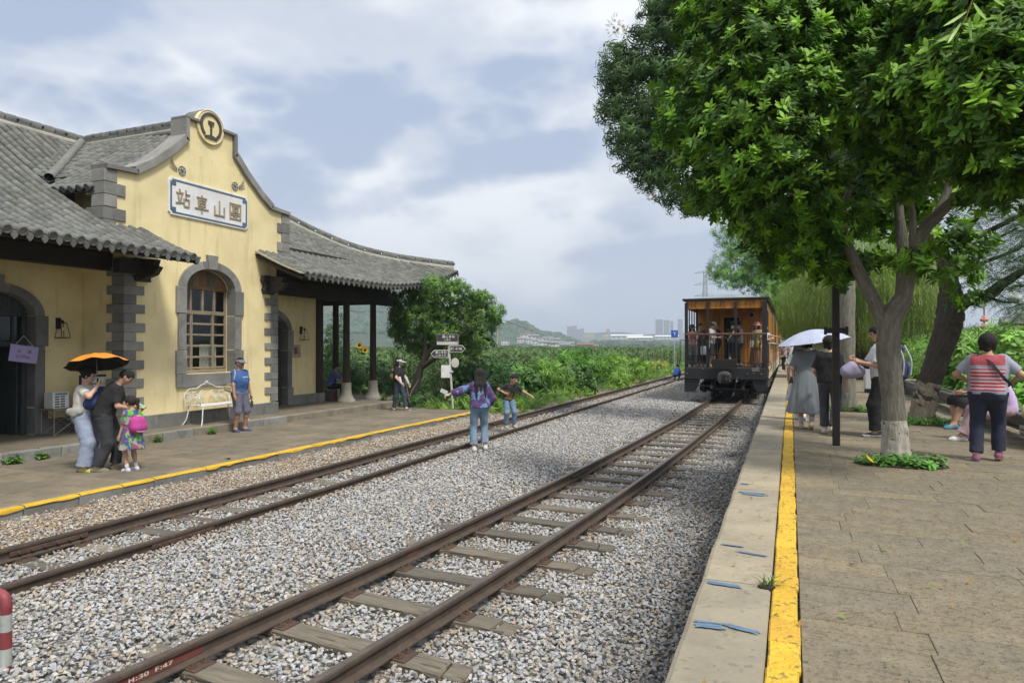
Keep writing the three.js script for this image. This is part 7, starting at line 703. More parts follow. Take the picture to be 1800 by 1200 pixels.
    const fn = (x, y, z) => { const ry = ((x - waist.x) * hemA.x + (y - waist.y) * hemA.y + (z - waist.z) * hemA.z) / k; let d = Tf(x, y, z) - (ry < 0.05 ? flare * (0.05 - ry) * k : 0) + fo(x, y, z); if (hem > -0.19) { } d = Math.max(d, (hem - ry) * k); d = Math.max(d, ((x - neck.x) * nAx.x + (y - neck.y) * nAx.y + (z - neck.z) * nAx.z) - (c.neck ?? -0.012) * k); for (const q of S) { let e = q.f(x, y, z) + fo(x, y, z) * 0.7; if (q.cut) e = Math.max(e, (x - q.end.x) * q.ax.x + (y - q.end.y) * q.ax.y + (z - q.end.z) * q.ax.z); d = smin(d, e, 0.03 * k); } return d; };
    const ext = [...T0, [shL, sl > 1 ? wrL : elL, 0.09 * k, 0.09 * k], [shL, elL, 0.1 * k, 0.1 * k], [shR, sl > 1 ? wrR : elR, 0.09 * k, 0.09 * k], [shR, elR, 0.1 * k, 0.1 * k], [hip, o(hip, Rp, 0, -0.15, 0), 0.22 * k, 0.22 * k]]; const cf = cm(c.col);
    const o1 = mesh(c.name ?? 'shirt', surfaceNets(fn, ...bounds(ext, 0.03), c.cell ?? cell, (x, y, z) => cf(loc(x, y, z), x, y, z)), clothMat, t, false); if (c.label) o1.userData.label = c.label; }
  if (s.legs) { const c = s.legs, off = c.off ?? 0.016, len = c.len ?? 0.93, cuff = c.cuff ?? 0.055, top = c.top ?? (s.top ? Math.min(0.13, (s.top.hem ?? -0.2) + 0.185) : 0.13), P0 = tor(off).slice(0, 2), Pf = field(P0, 0.05), S = []; for (const [hp, kn, an] of [[hipL, knL, anL], [hipR, knR, anR]]) { const tot = 0.825, e = len * tot; if (e <= 0.415) { const end = hp.clone().lerp(kn, e / 0.415); S.push({ f: field([[hp, end, (0.088 + off) * k * girth, Math.max(cuff, 0.07) * k]], 0.03), end, ax: end.clone().sub(hp).normalize() }); } else { const end = kn.clone().lerp(an, (e - 0.415) / 0.41); S.push({ f: field([[hp, kn, (0.086 + off) * k * girth, (0.056 + off * 1.1) * k], [kn, end, (0.056 + off * 1.1) * k, cuff * k]], 0.03), end, ax: end.clone().sub(kn).normalize() }); } }
    const fo = fold(c.fold ?? 0.010, 9), wA = V(0, 1, 0).applyQuaternion(Rp); const fn = (x, y, z) => { let d = Pf(x, y, z); const ry = ((x - hip.x) * wA.x + (y - hip.y) * wA.y + (z - hip.z) * wA.z) / k; d = Math.max(d, (ry - top) * k); for (const q of S) { const e = Math.max(q.f(x, y, z), (x - q.end.x) * q.ax.x + (y - q.end.y) * q.ax.y + (z - q.end.z) * q.ax.z); d = smin(d, e, 0.035 * k); } return d + fo(x, y, z); };
    const ext = [...P0, [hipL, knL, 0.13 * k, 0.13 * k], [hipR, knR, 0.13 * k, 0.13 * k], ...(len > 0.5 ? [[knL, anL, 0.12 * k, 0.12 * k], [knR, anR, 0.12 * k, 0.12 * k]] : [])]; const cf = cm(c.col); mesh(c.name ?? 'trousers', surfaceNets(fn, ...bounds(ext, 0.02), cell, (x, y, z) => cf(locP(x, y, z), x, y, z)), clothMat, t, false); }
  if (s.skirt) { const c = s.skirt, y0 = waist.y + (c.top ?? 0.02) * k, y1 = c.hem * k, r0 = (c.r0 ?? 0.125) * k, r1 = c.r1 * k, cx0 = waist.x, cz0 = waist.z, cx1 = (anL.x + anR.x) / 2 * 0.7, cz1 = (anL.z + anR.z) / 2 * 0.7; const fn = (x, y, z) => { const tt = clamp((y0 - y) / (y0 - y1)), X0 = lerp(cx0, cx1, tt), Z0 = lerp(cz0, cz1, tt), a = Math.atan2(z - Z0, x - X0), r = lerp(r0, r1, Math.pow(tt, c.pow ?? 0.75)) * (1 + 0.05 * tt * Math.sin(a * 9 + 1.5 * Math.sin(y * 6)) + 0.025 * tt * Math.sin(a * 17)); const d = (Math.hypot((x - X0) / 1.12, (z - Z0) * 1.05) - r) * 0.86; return Math.max(d, y1 - y + 0.012 * Math.sin(a * 4), y - y0); }; const R1 = r1 * 1.35; const cf = cm(c.col); mesh('skirt', surfaceNets(fn, [Math.min(cx0, cx1) - R1, y1 - 0.03, Math.min(cz0, cz1) - R1], [Math.max(cx0, cx1) + R1, y0 + 0.02, Math.max(cz0, cz1) + R1], cell, (x, y, z) => cf(locP(x, y, z), x, y, z)), clothMat, t, false); }
  if (s.shoes) for (const [an, ft, q] of [[anL, ftL, fL], [anR, ftR, fR]]) { const L = [[ft.heel.clone().add(V(0, 0.012 * k, 0)), ft.ball, 0.042 * k, 0.042 * k], [an.clone().lerp(ft.heel, 0.35), ft.ball, 0.042 * k, 0.036 * k], [ft.ball, ft.toe, 0.042 * k, 0.032 * k], [an.clone().lerp(ft.heel, 0.55), ft.heel, 0.042 * k, 0.038 * k]], F = field(L, 0.02), Q = E((q[4] ?? 0), q[3] ?? 0, 0), up = V(0, 1, 0).applyQuaternion(Q), so = ft.ball.clone().addScaledVector(up, -0.03 * k); const fn = (x, y, z) => Math.max(F(x, y, z), -((x - so.x) * up.x + (y - so.y) * up.y + (z - so.z) * up.z)); const c = s.shoes; mesh('shoe', surfaceNets(fn, ...bounds(L, 0.02), Math.min(cell, 0.009), (x, y, z) => { const hgt = ((x - so.x) * up.x + (y - so.y) * up.y + (z - so.z) * up.z) / k; return hgt < 0.022 ? (c.sole ?? c.col) : c.trim && ((hgt > 0.034 && hgt < 0.05)) ? c.trim : c.col; }), clothMat, t, false); if (s.socks) { const e = an.clone().lerp(an === anL ? knL : knR, s.socks.len ?? 0.22); const SL = [[an.clone().add(V(0, -0.03 * k, 0)), e, 0.041 * k, 0.047 * k]]; mesh('sock', surfaceNets(field(SL), ...bounds(SL, 0.02), cell, () => s.socks.col), clothMat, t, false); } }
  if (s.hair) { const c = s.hair, inv = Rh.clone().invert(), rr_ = c.vol ?? 0.012, L = [[H(0, 0.026, -0.02), H(0, 0.036, 0.0), (0.088 + rr_) * hk, (0.084 + rr_) * hk, 0.03]]; if (c.kind === 'bob') L.push([H(0.065, 0.01, -0.02), H(0.07, -0.085, -0.015), 0.035 * hk, 0.026 * hk], [H(-0.065, 0.01, -0.02), H(-0.07, -0.085, -0.015), 0.035 * hk, 0.026 * hk], [H(0, 0, -0.06), H(0, -0.085, -0.06), 0.06 * hk, 0.045 * hk]); if (c.kind === 'long') { for (const x of [-0.055, 0, 0.055]) L.push([H(x, 0.0, -0.05), o(neck, Rc, x * 1.5, -0.06, -0.085), 0.05 * hk, 0.05 * hk], [o(neck, Rc, x * 1.5, -0.06, -0.085), o(neck, Rc, x * 1.6, -0.06 - (c.len ?? 0.25), -0.105), 0.05 * hk, 0.026 * hk]); for (const x of [-1, 1]) L.push([H(x * 0.07, 0.02, 0), H(x * 0.085, -0.12, -0.01), 0.03 * hk, 0.035 * hk]); } if (c.kind === 'pony') L.push([H(0, 0.04, -0.1), H(0, 0.02, -0.14), 0.03 * hk, 0.036 * hk], [H(0, 0.02, -0.14), H(0.01, -0.14, -0.15), 0.04 * hk, 0.018 * hk]); if (c.kind === 'bun') L.push([H(0, 0.05, -0.11), H(0, 0.05, -0.125), 0.042 * hk, 0.04 * hk]); if (c.kind === 'short') L.push([H(0, -0.01, -0.05), H(0, -0.05, -0.045), 0.06 * hk, 0.045 * hk]);
    const F = field(L, 0.03 * hk), fl = c.front ?? 0.052, fh = c.fringe ?? 0.045; const fn = (x, y, z) => { const p = V(x, y, z).sub(hc).applyQuaternion(inv).multiplyScalar(1 / hk); let d = F(x, y, z) + 0.004 * hk * (vn3(x * 60, y * 20, z * 60, 2) - 0.5); const face = Math.min((p.z - (fl - (p.y < -0.02 ? 0.03 : 0))), fh - p.y + 0.0); if (p.z > -0.2) d = Math.max(d, Math.min(face, 0.05 - 0) * hk > 0 ? face * hk : d); if (c.kind === 'short' && p.y < -0.05) d = Math.max(d, (-0.05 - p.y) * hk); if (c.kind === 'short' && p.y < -0.0 && p.z > -0.005) d = Math.max(d, (p.z + 0.005) * hk); return d; };
    mesh('hair', surfaceNets(fn, ...bounds(L, 0.03), 0.0085 * hk, (x, y, z) => { const v = 0.7 + 0.9 * vn3(x * 80, y * 12, z * 80, 5), c0 = c.col ?? HAIR; return [c0[0] * v, c0[1] * v, c0[2] * v]; }), clothMat, t, false); }
  const rotM = new THREE.Matrix4().compose(hc, Rh, V(hk, hk, hk)); const hat = (nm, g, col) => mesh(nm, flatCol(g.applyMatrix4(rotM), ...col), clothMat, t, false);
  if (s.cap) { const c = s.cap; if (c.kind !== 'visor') hat('cap', prep(new THREE.SphereGeometry(0.112, 22, 10, 0, 6.2832, 0, 1.5).scale(0.98, 0.86, 1.06).translate(0, 0.035, -0.012)), c.col); else hat('visor_band', prep(new THREE.CylinderGeometry(0.103, 0.106, 0.045, 24, 1, true, -1.9, 3.8).translate(0, 0.05, -0.008)), c.col); const b = new THREE.Shape(); b.absellipse(0, 0, 0.1, c.brim ?? 0.13, 0, Math.PI); const bg = extr(b, 0.006, [], 0.002, 10); bg.rotateX(Math.PI / 2 + (c.tilt ?? 0.25)); const p = bg.attributes.position; for (let i = 0; i < p.count; i++) p.setY(i, p.getY(i) - 2.2 * p.getX(i) ** 2); bg.computeVertexNormals(); bg.translate(0, 0.045, 0.075); hat('cap_brim', bg, c.brimCol ?? c.col); }
  if (s.hat) { const c = s.hat; hat('hat', prep(new THREE.LatheGeometry([[0, 0.125], [0.06, 0.122], [0.095, 0.1], [0.108, 0.05], [0.112, 0.03], [0.15, 0.018], [c.r ?? 0.2, c.dr ?? -0.01], [c.r ?? 0.2, (c.dr ?? -0.01) - 0.006], [0.11, 0.02]].map((q) => new THREE.Vector2(...q)), 28).translate(0, 0.01, -0.01)), c.col); }
  if (s.glasses) hat('sunglasses', mg([cbox(0.05, 0.032, 0.01, 0.033, 0.004, 0.098, 0.004), cbox(0.05, 0.032, 0.01, -0.033, 0.004, 0.098, 0.004), cbox(0.02, 0.006, 0.008, 0, 0.012, 0.1, 0.002), cbox(0.005, 0.007, 0.1, 0.082, 0.006, 0.048, 0.002), cbox(0.005, 0.007, 0.1, -0.082, 0.006, 0.048, 0.002)]), [0.01, 0.01, 0.012]);
  if (s.mask) { const g = prep(new THREE.SphereGeometry(0.062, 14, 10, 0, Math.PI, 0.5, 1.9).scale(1, 0.85, 0.7).translate(0, -0.045, 0.055)); hat('face_mask', g, s.mask); }
  t.updateMatrixWorld(true); const w = (v) => v.clone().applyMatrix4(t.matrixWorld);
  t.rig = { w, wrL: w(wrL), wrR: w(wrR), shL: w(shL), shR: w(shR), waist: w(waist), chest: w(chest), neck: w(neck), hc: w(hc), k, P: (x, y, z) => w(o(waist, Rc, x, y, z)), hipP: (x, y, z) => w(o(hip, Rp, x, y, z)), q: t.quaternion.clone().multiply(Rc) };
  return t;
}
const col = (hex, f = 1) => { const c = new THREE.Color(hex); return [c.r * f, c.g * f, c.b * f]; };
const own = (name, label, cat, pos, parts) => { const t = thing(name, pos, label, cat), o = V(t.position.x, t.position.y, t.position.z); for (const [n, g, m] of parts) { const q = mesh(n, Array.isArray(g) ? mg(g) : g, m, t); q.position.copy(o.clone().negate()); } return t; };
const strapBand = (pts, w, n, closed = false) => { // flat band along points; n: outward direction
  const cv = new THREE.CatmullRomCurve3(pts, closed, 'centripetal'), m = pts.length * 6, P = [], I = []; for (let i = 0; i <= m; i++) { const p = cv.getPoint(i / m), tg = cv.getTangent(i / m), s = V().crossVectors(tg, n(p)).normalize().multiplyScalar(w / 2); P.push(p.x + s.x, p.y + s.y, p.z + s.z, p.x - s.x, p.y - s.y, p.z - s.z); } for (let i = 0; i < m; i++) { const a = i * 2; I.push(a, a + 1, a + 2, a + 1, a + 3, a + 2); } const g = new THREE.BufferGeometry(); g.setAttribute('position', new THREE.Float32BufferAttribute(P, 3)); g.setIndex(I); g.computeVertexNormals(); return prep(g); };
const blob = (L, cell, f = () => [1, 1, 1], k = 0.03) => surfaceNets(field(L, k), ...bounds(L, 0.03), cell, f);
const C1 = (c) => M(c, T.cloth, 0.85); const G = (px, py, y) => onGround(px, py, y);
const JEANS = (p, x, y, z) => { const v = 0.8 + 0.5 * fb3(x * 14, y * 9, z * 14, 2, 4); return [0.13 * v, 0.20 * v, 0.30 * v]; };

{ const p = G(147, 829, LY); const u = person(p, 62, { H: 1.62, fem: 1, lean: 0.06, head: { pitch: 0.18, yaw: 0.1 }, footL: [0.1, 0, -0.03, 0.1], footR: [-0.09, 0, 0.05, -0.1], handR: [-0.12, 1.42, 0.27, [-0.8, -0.7, 0.1]], fistR: { curl: 1.1, palm: [0.6, 0, 0.8], dir: [0.1, 1, 0.3] }, handL: [0.1, 1.12, 0.3], skin: SKINL, hair: { kind: 'bun', vol: 0.016 }, top: { name: 'tee_shirt', col: [0.62, 0.60, 0.55], off: 0.03, hem: -0.12, sleeve: 0.7, so: 0.035 }, legs: { col: (l, x, y, z) => { const v = 0.85 + 0.4 * fb3(x * 9, y * 3, z * 9, 2, 4); return [0.27 * v, 0.31 * v, 0.41 * v]; }, off: 0.045, cuff: 0.125, len: 0.97, top: 0.10, fold: 0.012 }, shoes: { col: [0.55, 0.50, 0.12], sole: [0.6, 0.56, 0.25] } }, 'person in white tee and wide blue trousers holding orange umbrella');
  const h = u.rig.wrR.clone().add(V(0, 0.09, 0)), top = h.clone().add(V(0.02, 0.42, 0.0)); const t = thing('orange_umbrella', h, 'orange umbrella with black inside held over the group by the door', 'umbrella'); const n = 8, r = 0.45, P = [], Q = []; const ctr = V(top.x - h.x - 0.02, 0.0, top.z - h.z); const tilt = new THREE.Quaternion().setFromEuler(new THREE.Euler(-0.10, 0, 0.26));
  const pt = (a, s) => { const sag = 0.16 * s * s, sc = 1 - 0.07 * Math.pow(Math.abs(Math.sin(a * n / 2)), 1) * s; return V(Math.cos(a) * r * s * sc, 0.28 - sag + 0.02 * s * (1 - Math.cos(a * n)) / 2 * -1, Math.sin(a) * r * s * sc).applyQuaternion(tilt).add(V(0, 0.13, 0)); };
  const mk = (dy, fl) => { const P = [], I = [], m = 64; for (let j = 0; j <= 6; j++) for (let i = 0; i <= m; i++) { const q = pt(i / m * 6.28319, j / 6); P.push(q.x, q.y + dy, q.z); } for (let j = 0; j < 6; j++) for (let i = 0; i < m; i++) { const a = j * (m + 1) + i; I.push(a, a + 1, a + m + 1, a + 1, a + m + 2, a + m + 1); } const g = new THREE.BufferGeometry(); g.setAttribute('position', new THREE.Float32BufferAttribute(P, 3)); g.setIndex(I); g.computeVertexNormals(); return prep(g); };
  mesh('canopy', mk(0), M([0.80, 0.27, 0.015], T.cloth, 0.6), t); mesh('lining', mk(-0.006), M([0.014, 0.013, 0.013], T.cloth, 0.8), t); mesh('shaft', bar(V(0, -0.08, 0), pt(0, 0), 0.006, 8), M([0.2, 0.2, 0.2], null, 0.3, null, 0, { metalness: 0.8 }), t); mesh('handle', bar(V(0, -0.12, 0), V(0, 0.02, 0), 0.013, 8), MAT.blackIron, t); for (let k = 0; k < 8; k++) { const a = k / 8 * 6.28319; mesh('rib', tube([pt(a, 0), pt(a, 0.5), pt(a, 1)].map((q) => q.add(V(0, -0.012, 0))), 0.003, 4, 8), MAT.blackIron, t); }
  const w = u.rig.hipP(-0.02, 0.12, 0); own('waist_bag', 'small grey waist bag on the hip of the person with orange umbrella', 'bag', w, [['pouch', blob([[u.rig.hipP(-0.19, 0.10, 0.02), u.rig.hipP(-0.19, 0.10, -0.12), 0.06, 0.06], [u.rig.hipP(-0.2, 0.06, -0.05), u.rig.hipP(-0.2, 0.12, -0.05), 0.06, 0.05]], 0.012), C1([0.36, 0.36, 0.34])]]);
}
{ const p = G(187, 828, LY), m = person(p, 80, { H: 1.70, lean: 0.48, pelvis: 0.1, girth: 1.1, hip: { y: 0.88, z: -0.03 }, head: { pitch: 0.55 }, footL: [0.12, 0, 0.1], footR: [-0.1, 0, -0.12, -0.1], handL: [0.06, 0.98, 0.42], handR: [-0.1, 0.98, 0.40], fistL: { curl: 0.8, palm: [-0.6, 0.2, -0.6] }, fistR: { curl: 0.8, palm: [0.6, 0.2, -0.6] }, hair: { kind: 'short', vol: 0.008 }, top: { name: 'tee_shirt', col: [0.018, 0.018, 0.02], off: 0.03, hem: -0.24, sleeve: 0.8, so: 0.03 }, legs: { col: [0.035, 0.038, 0.042], off: 0.03, cuff: 0.085, len: 0.97, fold: 0.012 }, shoes: { col: [0.2, 0.18, 0.12], sole: [0.3, 0.27, 0.2] } }, 'person in black tee and dark trousers bending over a phone');
  const r = m.rig; own('sling_bag', 'blue sling bag with white patch on the back of the bending person in black', 'bag', r.P(0, 0.1, -0.15), [['pouch', blob([[r.P(0.08, 0.16, -0.17), r.P(-0.06, -0.06, -0.2), 0.085, 0.1], [r.P(0.02, 0.05, -0.2), r.P(-0.1, -0.04, -0.2), 0.1, 0.09]], 0.014), C1([0.03, 0.055, 0.17])], ['strap', strapBand([r.P(0.05, 0.18, -0.16), r.P(-0.1, 0.34, -0.09), r.P(-0.15, 0.36, 0.0), r.P(-0.08, 0.24, 0.13), r.P(0.05, 0.08, 0.15), r.P(0.14, 0.0, 0.06)], 0.045, (q) => q.clone().sub(r.chest)), C1([0.03, 0.055, 0.17])], ['white_patch', blob([[r.P(-0.07, 0.16, -0.225), r.P(-0.1, 0.06, -0.27), 0.025, 0.035]], 0.012), C1([0.6, 0.62, 0.66])]]);
  const c = r.wrL.clone().add(r.wrR).multiplyScalar(0.5).add(V(0.06, 0.03, -0.04)); const t = thing('phone', c, 'phone with bright green screen held by the bending person', 'phone', null, 0.4); mesh('case', cbox(0.15, 0.014, 0.075, 0, 0, 0, 0.005).rotateX(0.5).rotateZ(-0.5), MAT.blackIron, t); mesh('screen', cbox(0.135, 0.003, 0.065, 0, 0.0095, 0, 0.001).rotateX(0.5).rotateZ(-0.5), M([0.3, 0.55, 0.25], T.cloth, 0.3), t);
  own('paper_bag', 'pale printed paper bag hanging from the bending person in black', 'bag', r.P(-0.05, -0.15, 0.3), [['bag', cbox(0.2, 0.24, 0.08, r.wrR.x + 0.02, r.wrR.y - 0.22, r.wrR.z, 0.02), C1([0.55, 0.5, 0.47])], ['print', cbox(0.12, 0.11, 0.006, r.wrR.x + 0.02, r.wrR.y - 0.2, r.wrR.z + 0.043, 0.002), C1([0.45, 0.16, 0.1])]]);
}
{ const p = G(231, 828, LY), mix = (x, y, z) => { const a = fb3(x * 15, y * 15, z * 15, 2, 6), b = fb3(x * 15 + 7, y * 12, z * 15, 2, 9); return a > 0.58 ? [0.32, 0.30, 0.28] : b > 0.58 ? [0.12, 0.42, 0.05] : a < 0.4 ? [0.02, 0.09, 0.42] : b < 0.4 ? [0.32, 0.07, 0.14] : [0.10, 0.10, 0.12]; };
  const g = person(p, -140, { H: 1.15, child: 1, fem: 1, lean: 0.02, head: { pitch: 0.1, yaw: 0.3 }, cell: 0.011, footL: [0.12, 0, 0], footR: [-0.13, 0, 0.02], handR: [-0.24, 1.12, 0.22], handL: [0.24, 0.82, 0.12], hair: { kind: 'pony', vol: 0.016, col: [0.02, 0.014, 0.012] }, top: { name: 'dress_top', col: (l, x, y, z) => mix(x, y, z), off: 0.03, sleeve: 0.9, so: 0.045, hem: -0.16 }, skirt: { hem: 0.52, r1: 0.27, r0: 0.15, col: (l, x, y, z) => mix(x, y, z) }, shoes: { col: [0.5, 0.54, 0.66], sole: [0.65, 0.67, 0.7] }, socks: { col: [0.62, 0.62, 0.62], len: 0.2 }, skin: SKIN }, 'child with ponytail and colourful patterned dress standing beside the bending person');
  const r = g.rig; own('pink_bag', 'bright pink child backpack with white rim on the child', 'bag', r.P(0, 0.1, -0.15), [['pouch', blob([[r.P(-0.06, 0.1, -0.18), r.P(0.06, 0.1, -0.18), 0.09, 0.09], [r.P(-0.06, -0.02, -0.2), r.P(0.06, -0.02, -0.2), 0.1, 0.1]], 0.012), C1([0.52, 0.06, 0.30])], ['rim', tube([r.P(-0.17, 0.02, -0.25), r.P(-0.1, -0.1, -0.29), r.P(0.1, -0.1, -0.29), r.P(0.17, 0.02, -0.25)], 0.02, 6, 24), C1([0.66, 0.42, 0.55])], ['flap', blob([[r.P(-0.05, 0.06, -0.26), r.P(0.05, 0.06, -0.26), 0.045, 0.045]], 0.012), C1([0.62, 0.2, 0.25])]]); }
{ const p = G(421, 759, LY), m = person(p, 38, { H: 1.70, girth: 1.02, belly: 0.035, lean: -0.02, head: { yaw: 0.15 }, footL: [0.12, 0, 0.02, 0.3], footR: [-0.12, 0, 0.0, -0.2], handR: [-0.24, 0.84, 0.12], handL: [0.26, 0.84, 0.05], fistL: { curl: 1.0 }, skin: SKIND, hair: { kind: 'short', vol: 0.007 }, cap: { kind: 'visor', col: [0.22, 0.24, 0.31], brim: 0.14 }, glasses: 1, top: { name: 'tee_shirt', label: 'blue tee shirt with small pale chest print', col: (l) => (l.z > 0.05 && Math.abs(l.y - 0.21) < 0.012 && l.x > -0.04 && l.x < 0.13 ? [0.3, 0.36, 0.48] : [0.045, 0.105, 0.27]), off: 0.02, hem: -0.19, sleeve: 0.72, so: 0.024, cell: 0.009 }, legs: { name: 'shorts', col: [0.115, 0.115, 0.155], off: 0.03, len: 0.55, cuff: 0.095, fold: 0.009 }, shoes: { col: [0.05, 0.07, 0.15], sole: [0.08, 0.09, 0.14] } }, 'person in blue tee, grey shorts and sun visor beside white bench');
  const r = m.rig; own('tote_bag', 'cream tote bag hanging on the shoulder of the person in blue', 'bag', r.P(-0.25, 0, -0.1), [['bag', blob([[r.P(-0.215, 0.05, 0.0), r.P(-0.215, 0.03, -0.12), 0.03, 0.03], [r.P(-0.22, -0.10, 0.02), r.P(-0.23, -0.06, -0.2), 0.045, 0.04], [r.P(-0.22, -0.03, 0.0), r.P(-0.23, -0.01, -0.2), 0.04, 0.035]], 0.012), C1([0.46, 0.40, 0.25])], ['strap', strapBand([r.P(-0.22, 0.06, -0.06), r.P(-0.20, 0.28, -0.05), r.P(-0.15, 0.385, 0.0), r.P(-0.19, 0.3, 0.085), r.P(-0.235, 0.08, 0.06)], 0.022, (q) => q.clone().sub(r.chest)), C1([0.62, 0.58, 0.5])]]);
  const q = r.wrL; own('hand_fan', 'dark round hand fan in the left hand of the person in blue', 'fan', q, [['blade', prep(new THREE.CylinderGeometry(0.085, 0.085, 0.01, 20).scale(1, 1, 1.6).rotateZ(Math.PI / 2).rotateY(0.5).translate(q.x + 0.03, q.y - 0.22, q.z)), M([0.10, 0.075, 0.045], T.wood)], ['grip', bar(q.clone().add(V(0.01, -0.03, 0)), q.clone().add(V(0.03, -0.14, 0)), 0.011, 6), MAT.darkWood]]); }
{ const p = atZ(580, 702, -18.95); p.y = VY; const px = V(p.x, VY, -19.0); const m = person(px, 75, { H: 1.66, hip: { y: 0.50 }, pelvis: 0.12, lean: 0.42, head: { pitch: -0.15 }, footL: [0.1, 0, 0.34, 0, 0, [0.1, 1, 0.6]], footR: [-0.1, 0, 0.4, 0, 0, [-0.1, 1, 0.6]], handL: [0.08, 0.66, 0.55], handR: [-0.1, 0.62, 0.5], skin: SKIND, hair: { kind: 'short' }, hat: { col: [0.02, 0.02, 0.022], r: 0.16 }, top: { name: 'polo_shirt', col: [0.07, 0.10, 0.27], off: 0.03, hem: -0.2, sleeve: 0.8, so: 0.035 }, legs: { col: [0.012, 0.012, 0.014], off: 0.02, cuff: 0.07, len: 0.9 }, shoes: { col: [0.015, 0.015, 0.015] }, socks: { col: [0.35, 0.33, 0.3], len: 0.12 } }, 'person in blue shirt and dark hat sitting behind the porch column');
  const s = thing('log_stool', [m.rig.waist.x - 0.02, VY, m.rig.waist.z + 0.02], 'short sawn log stool under the seated person on the porch', 'stool'); mesh('log', cyl(0.23, 0.21, 0.36, 0, 0, 0, 14), M([0.12, 0.09, 0.07], T.bark, 0.9, T.barkB, 0.01), s); mesh('top', cyl(0.2, 0.2, 0.012, 0, 0.361, 0, 14), MAT.oldWood, s); const rr2 = m.rig; own('sling_strap', 'dark strap across the back of the person seated on the porch', 'strap', rr2.P(0, .2, 0), [['strap', strapBand([rr2.P(0.12, 0.35, 0.02), rr2.P(0.05, 0.25, -0.135), rr2.P(-0.1, 0.05, -0.15), rr2.P(-0.17, -0.02, 0)], 0.04, (q) => q.clone().sub(rr2.chest)), MAT.blackIron]]); }
{ const p = G(701, 722, LY), m = person(p, 55, { H: 1.60, fem: 1, lean: 0.02, head: { pitch: -0.12, yaw: 0.2 }, footL: [0.09, 0, 0.22, 0.1], footR: [-0.08, 0, -0.16, 0, 0.25], handR: [-0.2, 0.92, 0.22], handL: [0.2, 0.88, 0.24], skin: SKINL, hair: { kind: 'long', len: 0.12 }, cap: { kind: 'visor', col: [0.58, 0.54, 0.70], brim: 0.19, tilt: 0.45 }, top: { name: 'shirt', col: (l, x, y, z) => [0.016, 0.016, 0.018], off: 0.025, hem: -0.17, sleeve: 0.7, so: 0.03 }, legs: { col: (l, x, y, z) => { const v = 0.8 + 0.4 * fb3(x * 9, y * 9, z * 9, 2, 3); return [0.035 * v, 0.05 * v, 0.085 * v]; }, off: 0.016, cuff: 0.06, len: 0.96 }, shoes: { col: [0.03, 0.03, 0.03], sole: [0.6, 0.6, 0.6], trim: [0.5, 0.5, 0.5] } }, 'person in lilac sun visor, black top and jeans walking near the signpost');
  const r = m.rig, e = r.wrR.clone().lerp(r.shR, 0.42), e2 = r.wrL.clone().lerp(r.shL, 0.42); m.updateMatrixWorld(true); for (const [a, b] of [[r.wrR, e], [r.wrL, e2]]) { const g = boxUV(bar(a.clone().applyMatrix4(m.matrixWorld.clone().invert()), b.clone().applyMatrix4(m.matrixWorld.clone().invert()), 0.034, 10, 0.05)); mesh('sun_sleeve', g, C1([0.66, 0.63, 0.66]), m); }
  own('backpack', 'small olive backpack on the person with the lilac visor', 'bag', r.P(0, 0.15, -0.15), [['pouch', blob([[r.P(-0.06, 0.26, -0.18), r.P(0.06, 0.26, -0.18), 0.08, 0.08], [r.P(-0.07, 0.06, -0.2), r.P(0.07, 0.06, -0.2), 0.1, 0.1]], 0.014), C1([0.16, 0.14, 0.08])]]); }
{ const p = G(843, 793, 0.02), fl = (x, y, z) => { const a = fb3(x * 11, y * 11, z * 11, 2, 6), b = fb3(x * 11 + 7, y * 11, z * 11, 2, 9), o = vn3(x * 13 + 3, y * 13, z * 13, 8); return o > 0.80 ? [0.50, 0.15, 0.035] : o > 0.74 ? [0.1, 0.02, 0.03] : a > 0.60 ? [0.13, 0.24, 0.42] : b > 0.58 ? [0.12, 0.05, 0.14] : a < 0.40 ? [0.055, 0.03, 0.10] : [0.075, 0.055, 0.16]; };
  const m = person(p, -168, { H: 1.63, fem: 1, lean: 0.02, head: { yaw: -0.1 }, footL: [0.12, 0, 0.0, 0.2], footR: [-0.13, 0.02, 0.05, -0.1], handL: [0.62, 1.17, 0.12, [0.2, -1, -0.3]], fistL: { curl: 1.0, palm: [0, -1, 0.2] }, handR: [-0.25, 0.93, 0.14], skin: SKINL, hair: { kind: 'long', len: 0.26, vol: 0.014 }, top: { name: 'blouse', col: (l, x, y, z) => fl(x, y, z), off: 0.034, hem: -0.15, sleeve: 1.72, so: 0.045, fold: 0.01, cell: 0.009, flare: 0.12 }, legs: { col: (l, x, y, z) => { const v = 0.85 + 0.5 * fb3(x * 12, y * 7, z * 12, 2, 4); return y < 0.17 ? [0.26 * v, 0.32 * v, 0.38 * v] : [0.16 * v, 0.235 * v, 0.32 * v]; }, off: 0.016, cuff: 0.083, len: 0.93, top: 0.06 }, shoes: { col: [0.62, 0.60, 0.55], sole: [0.6, 0.58, 0.5] } }, 'person with long hair in purple patterned blouse and jeans reaching out, beside left track');
  const q = m.rig.wrL; const t = thing('phone', q.clone().add(V(-0.1, 0.03, 0)), 'pale phone in outstretched hand of the person in patterned blouse', 'phone', null, 0.3); mesh('case', cbox(0.15, 0.075, 0.012, -0.02, 0.02, 0, 0.005).rotateZ(-0.4), M([0.5, 0.55, 0.55], null, 0.3), t); }
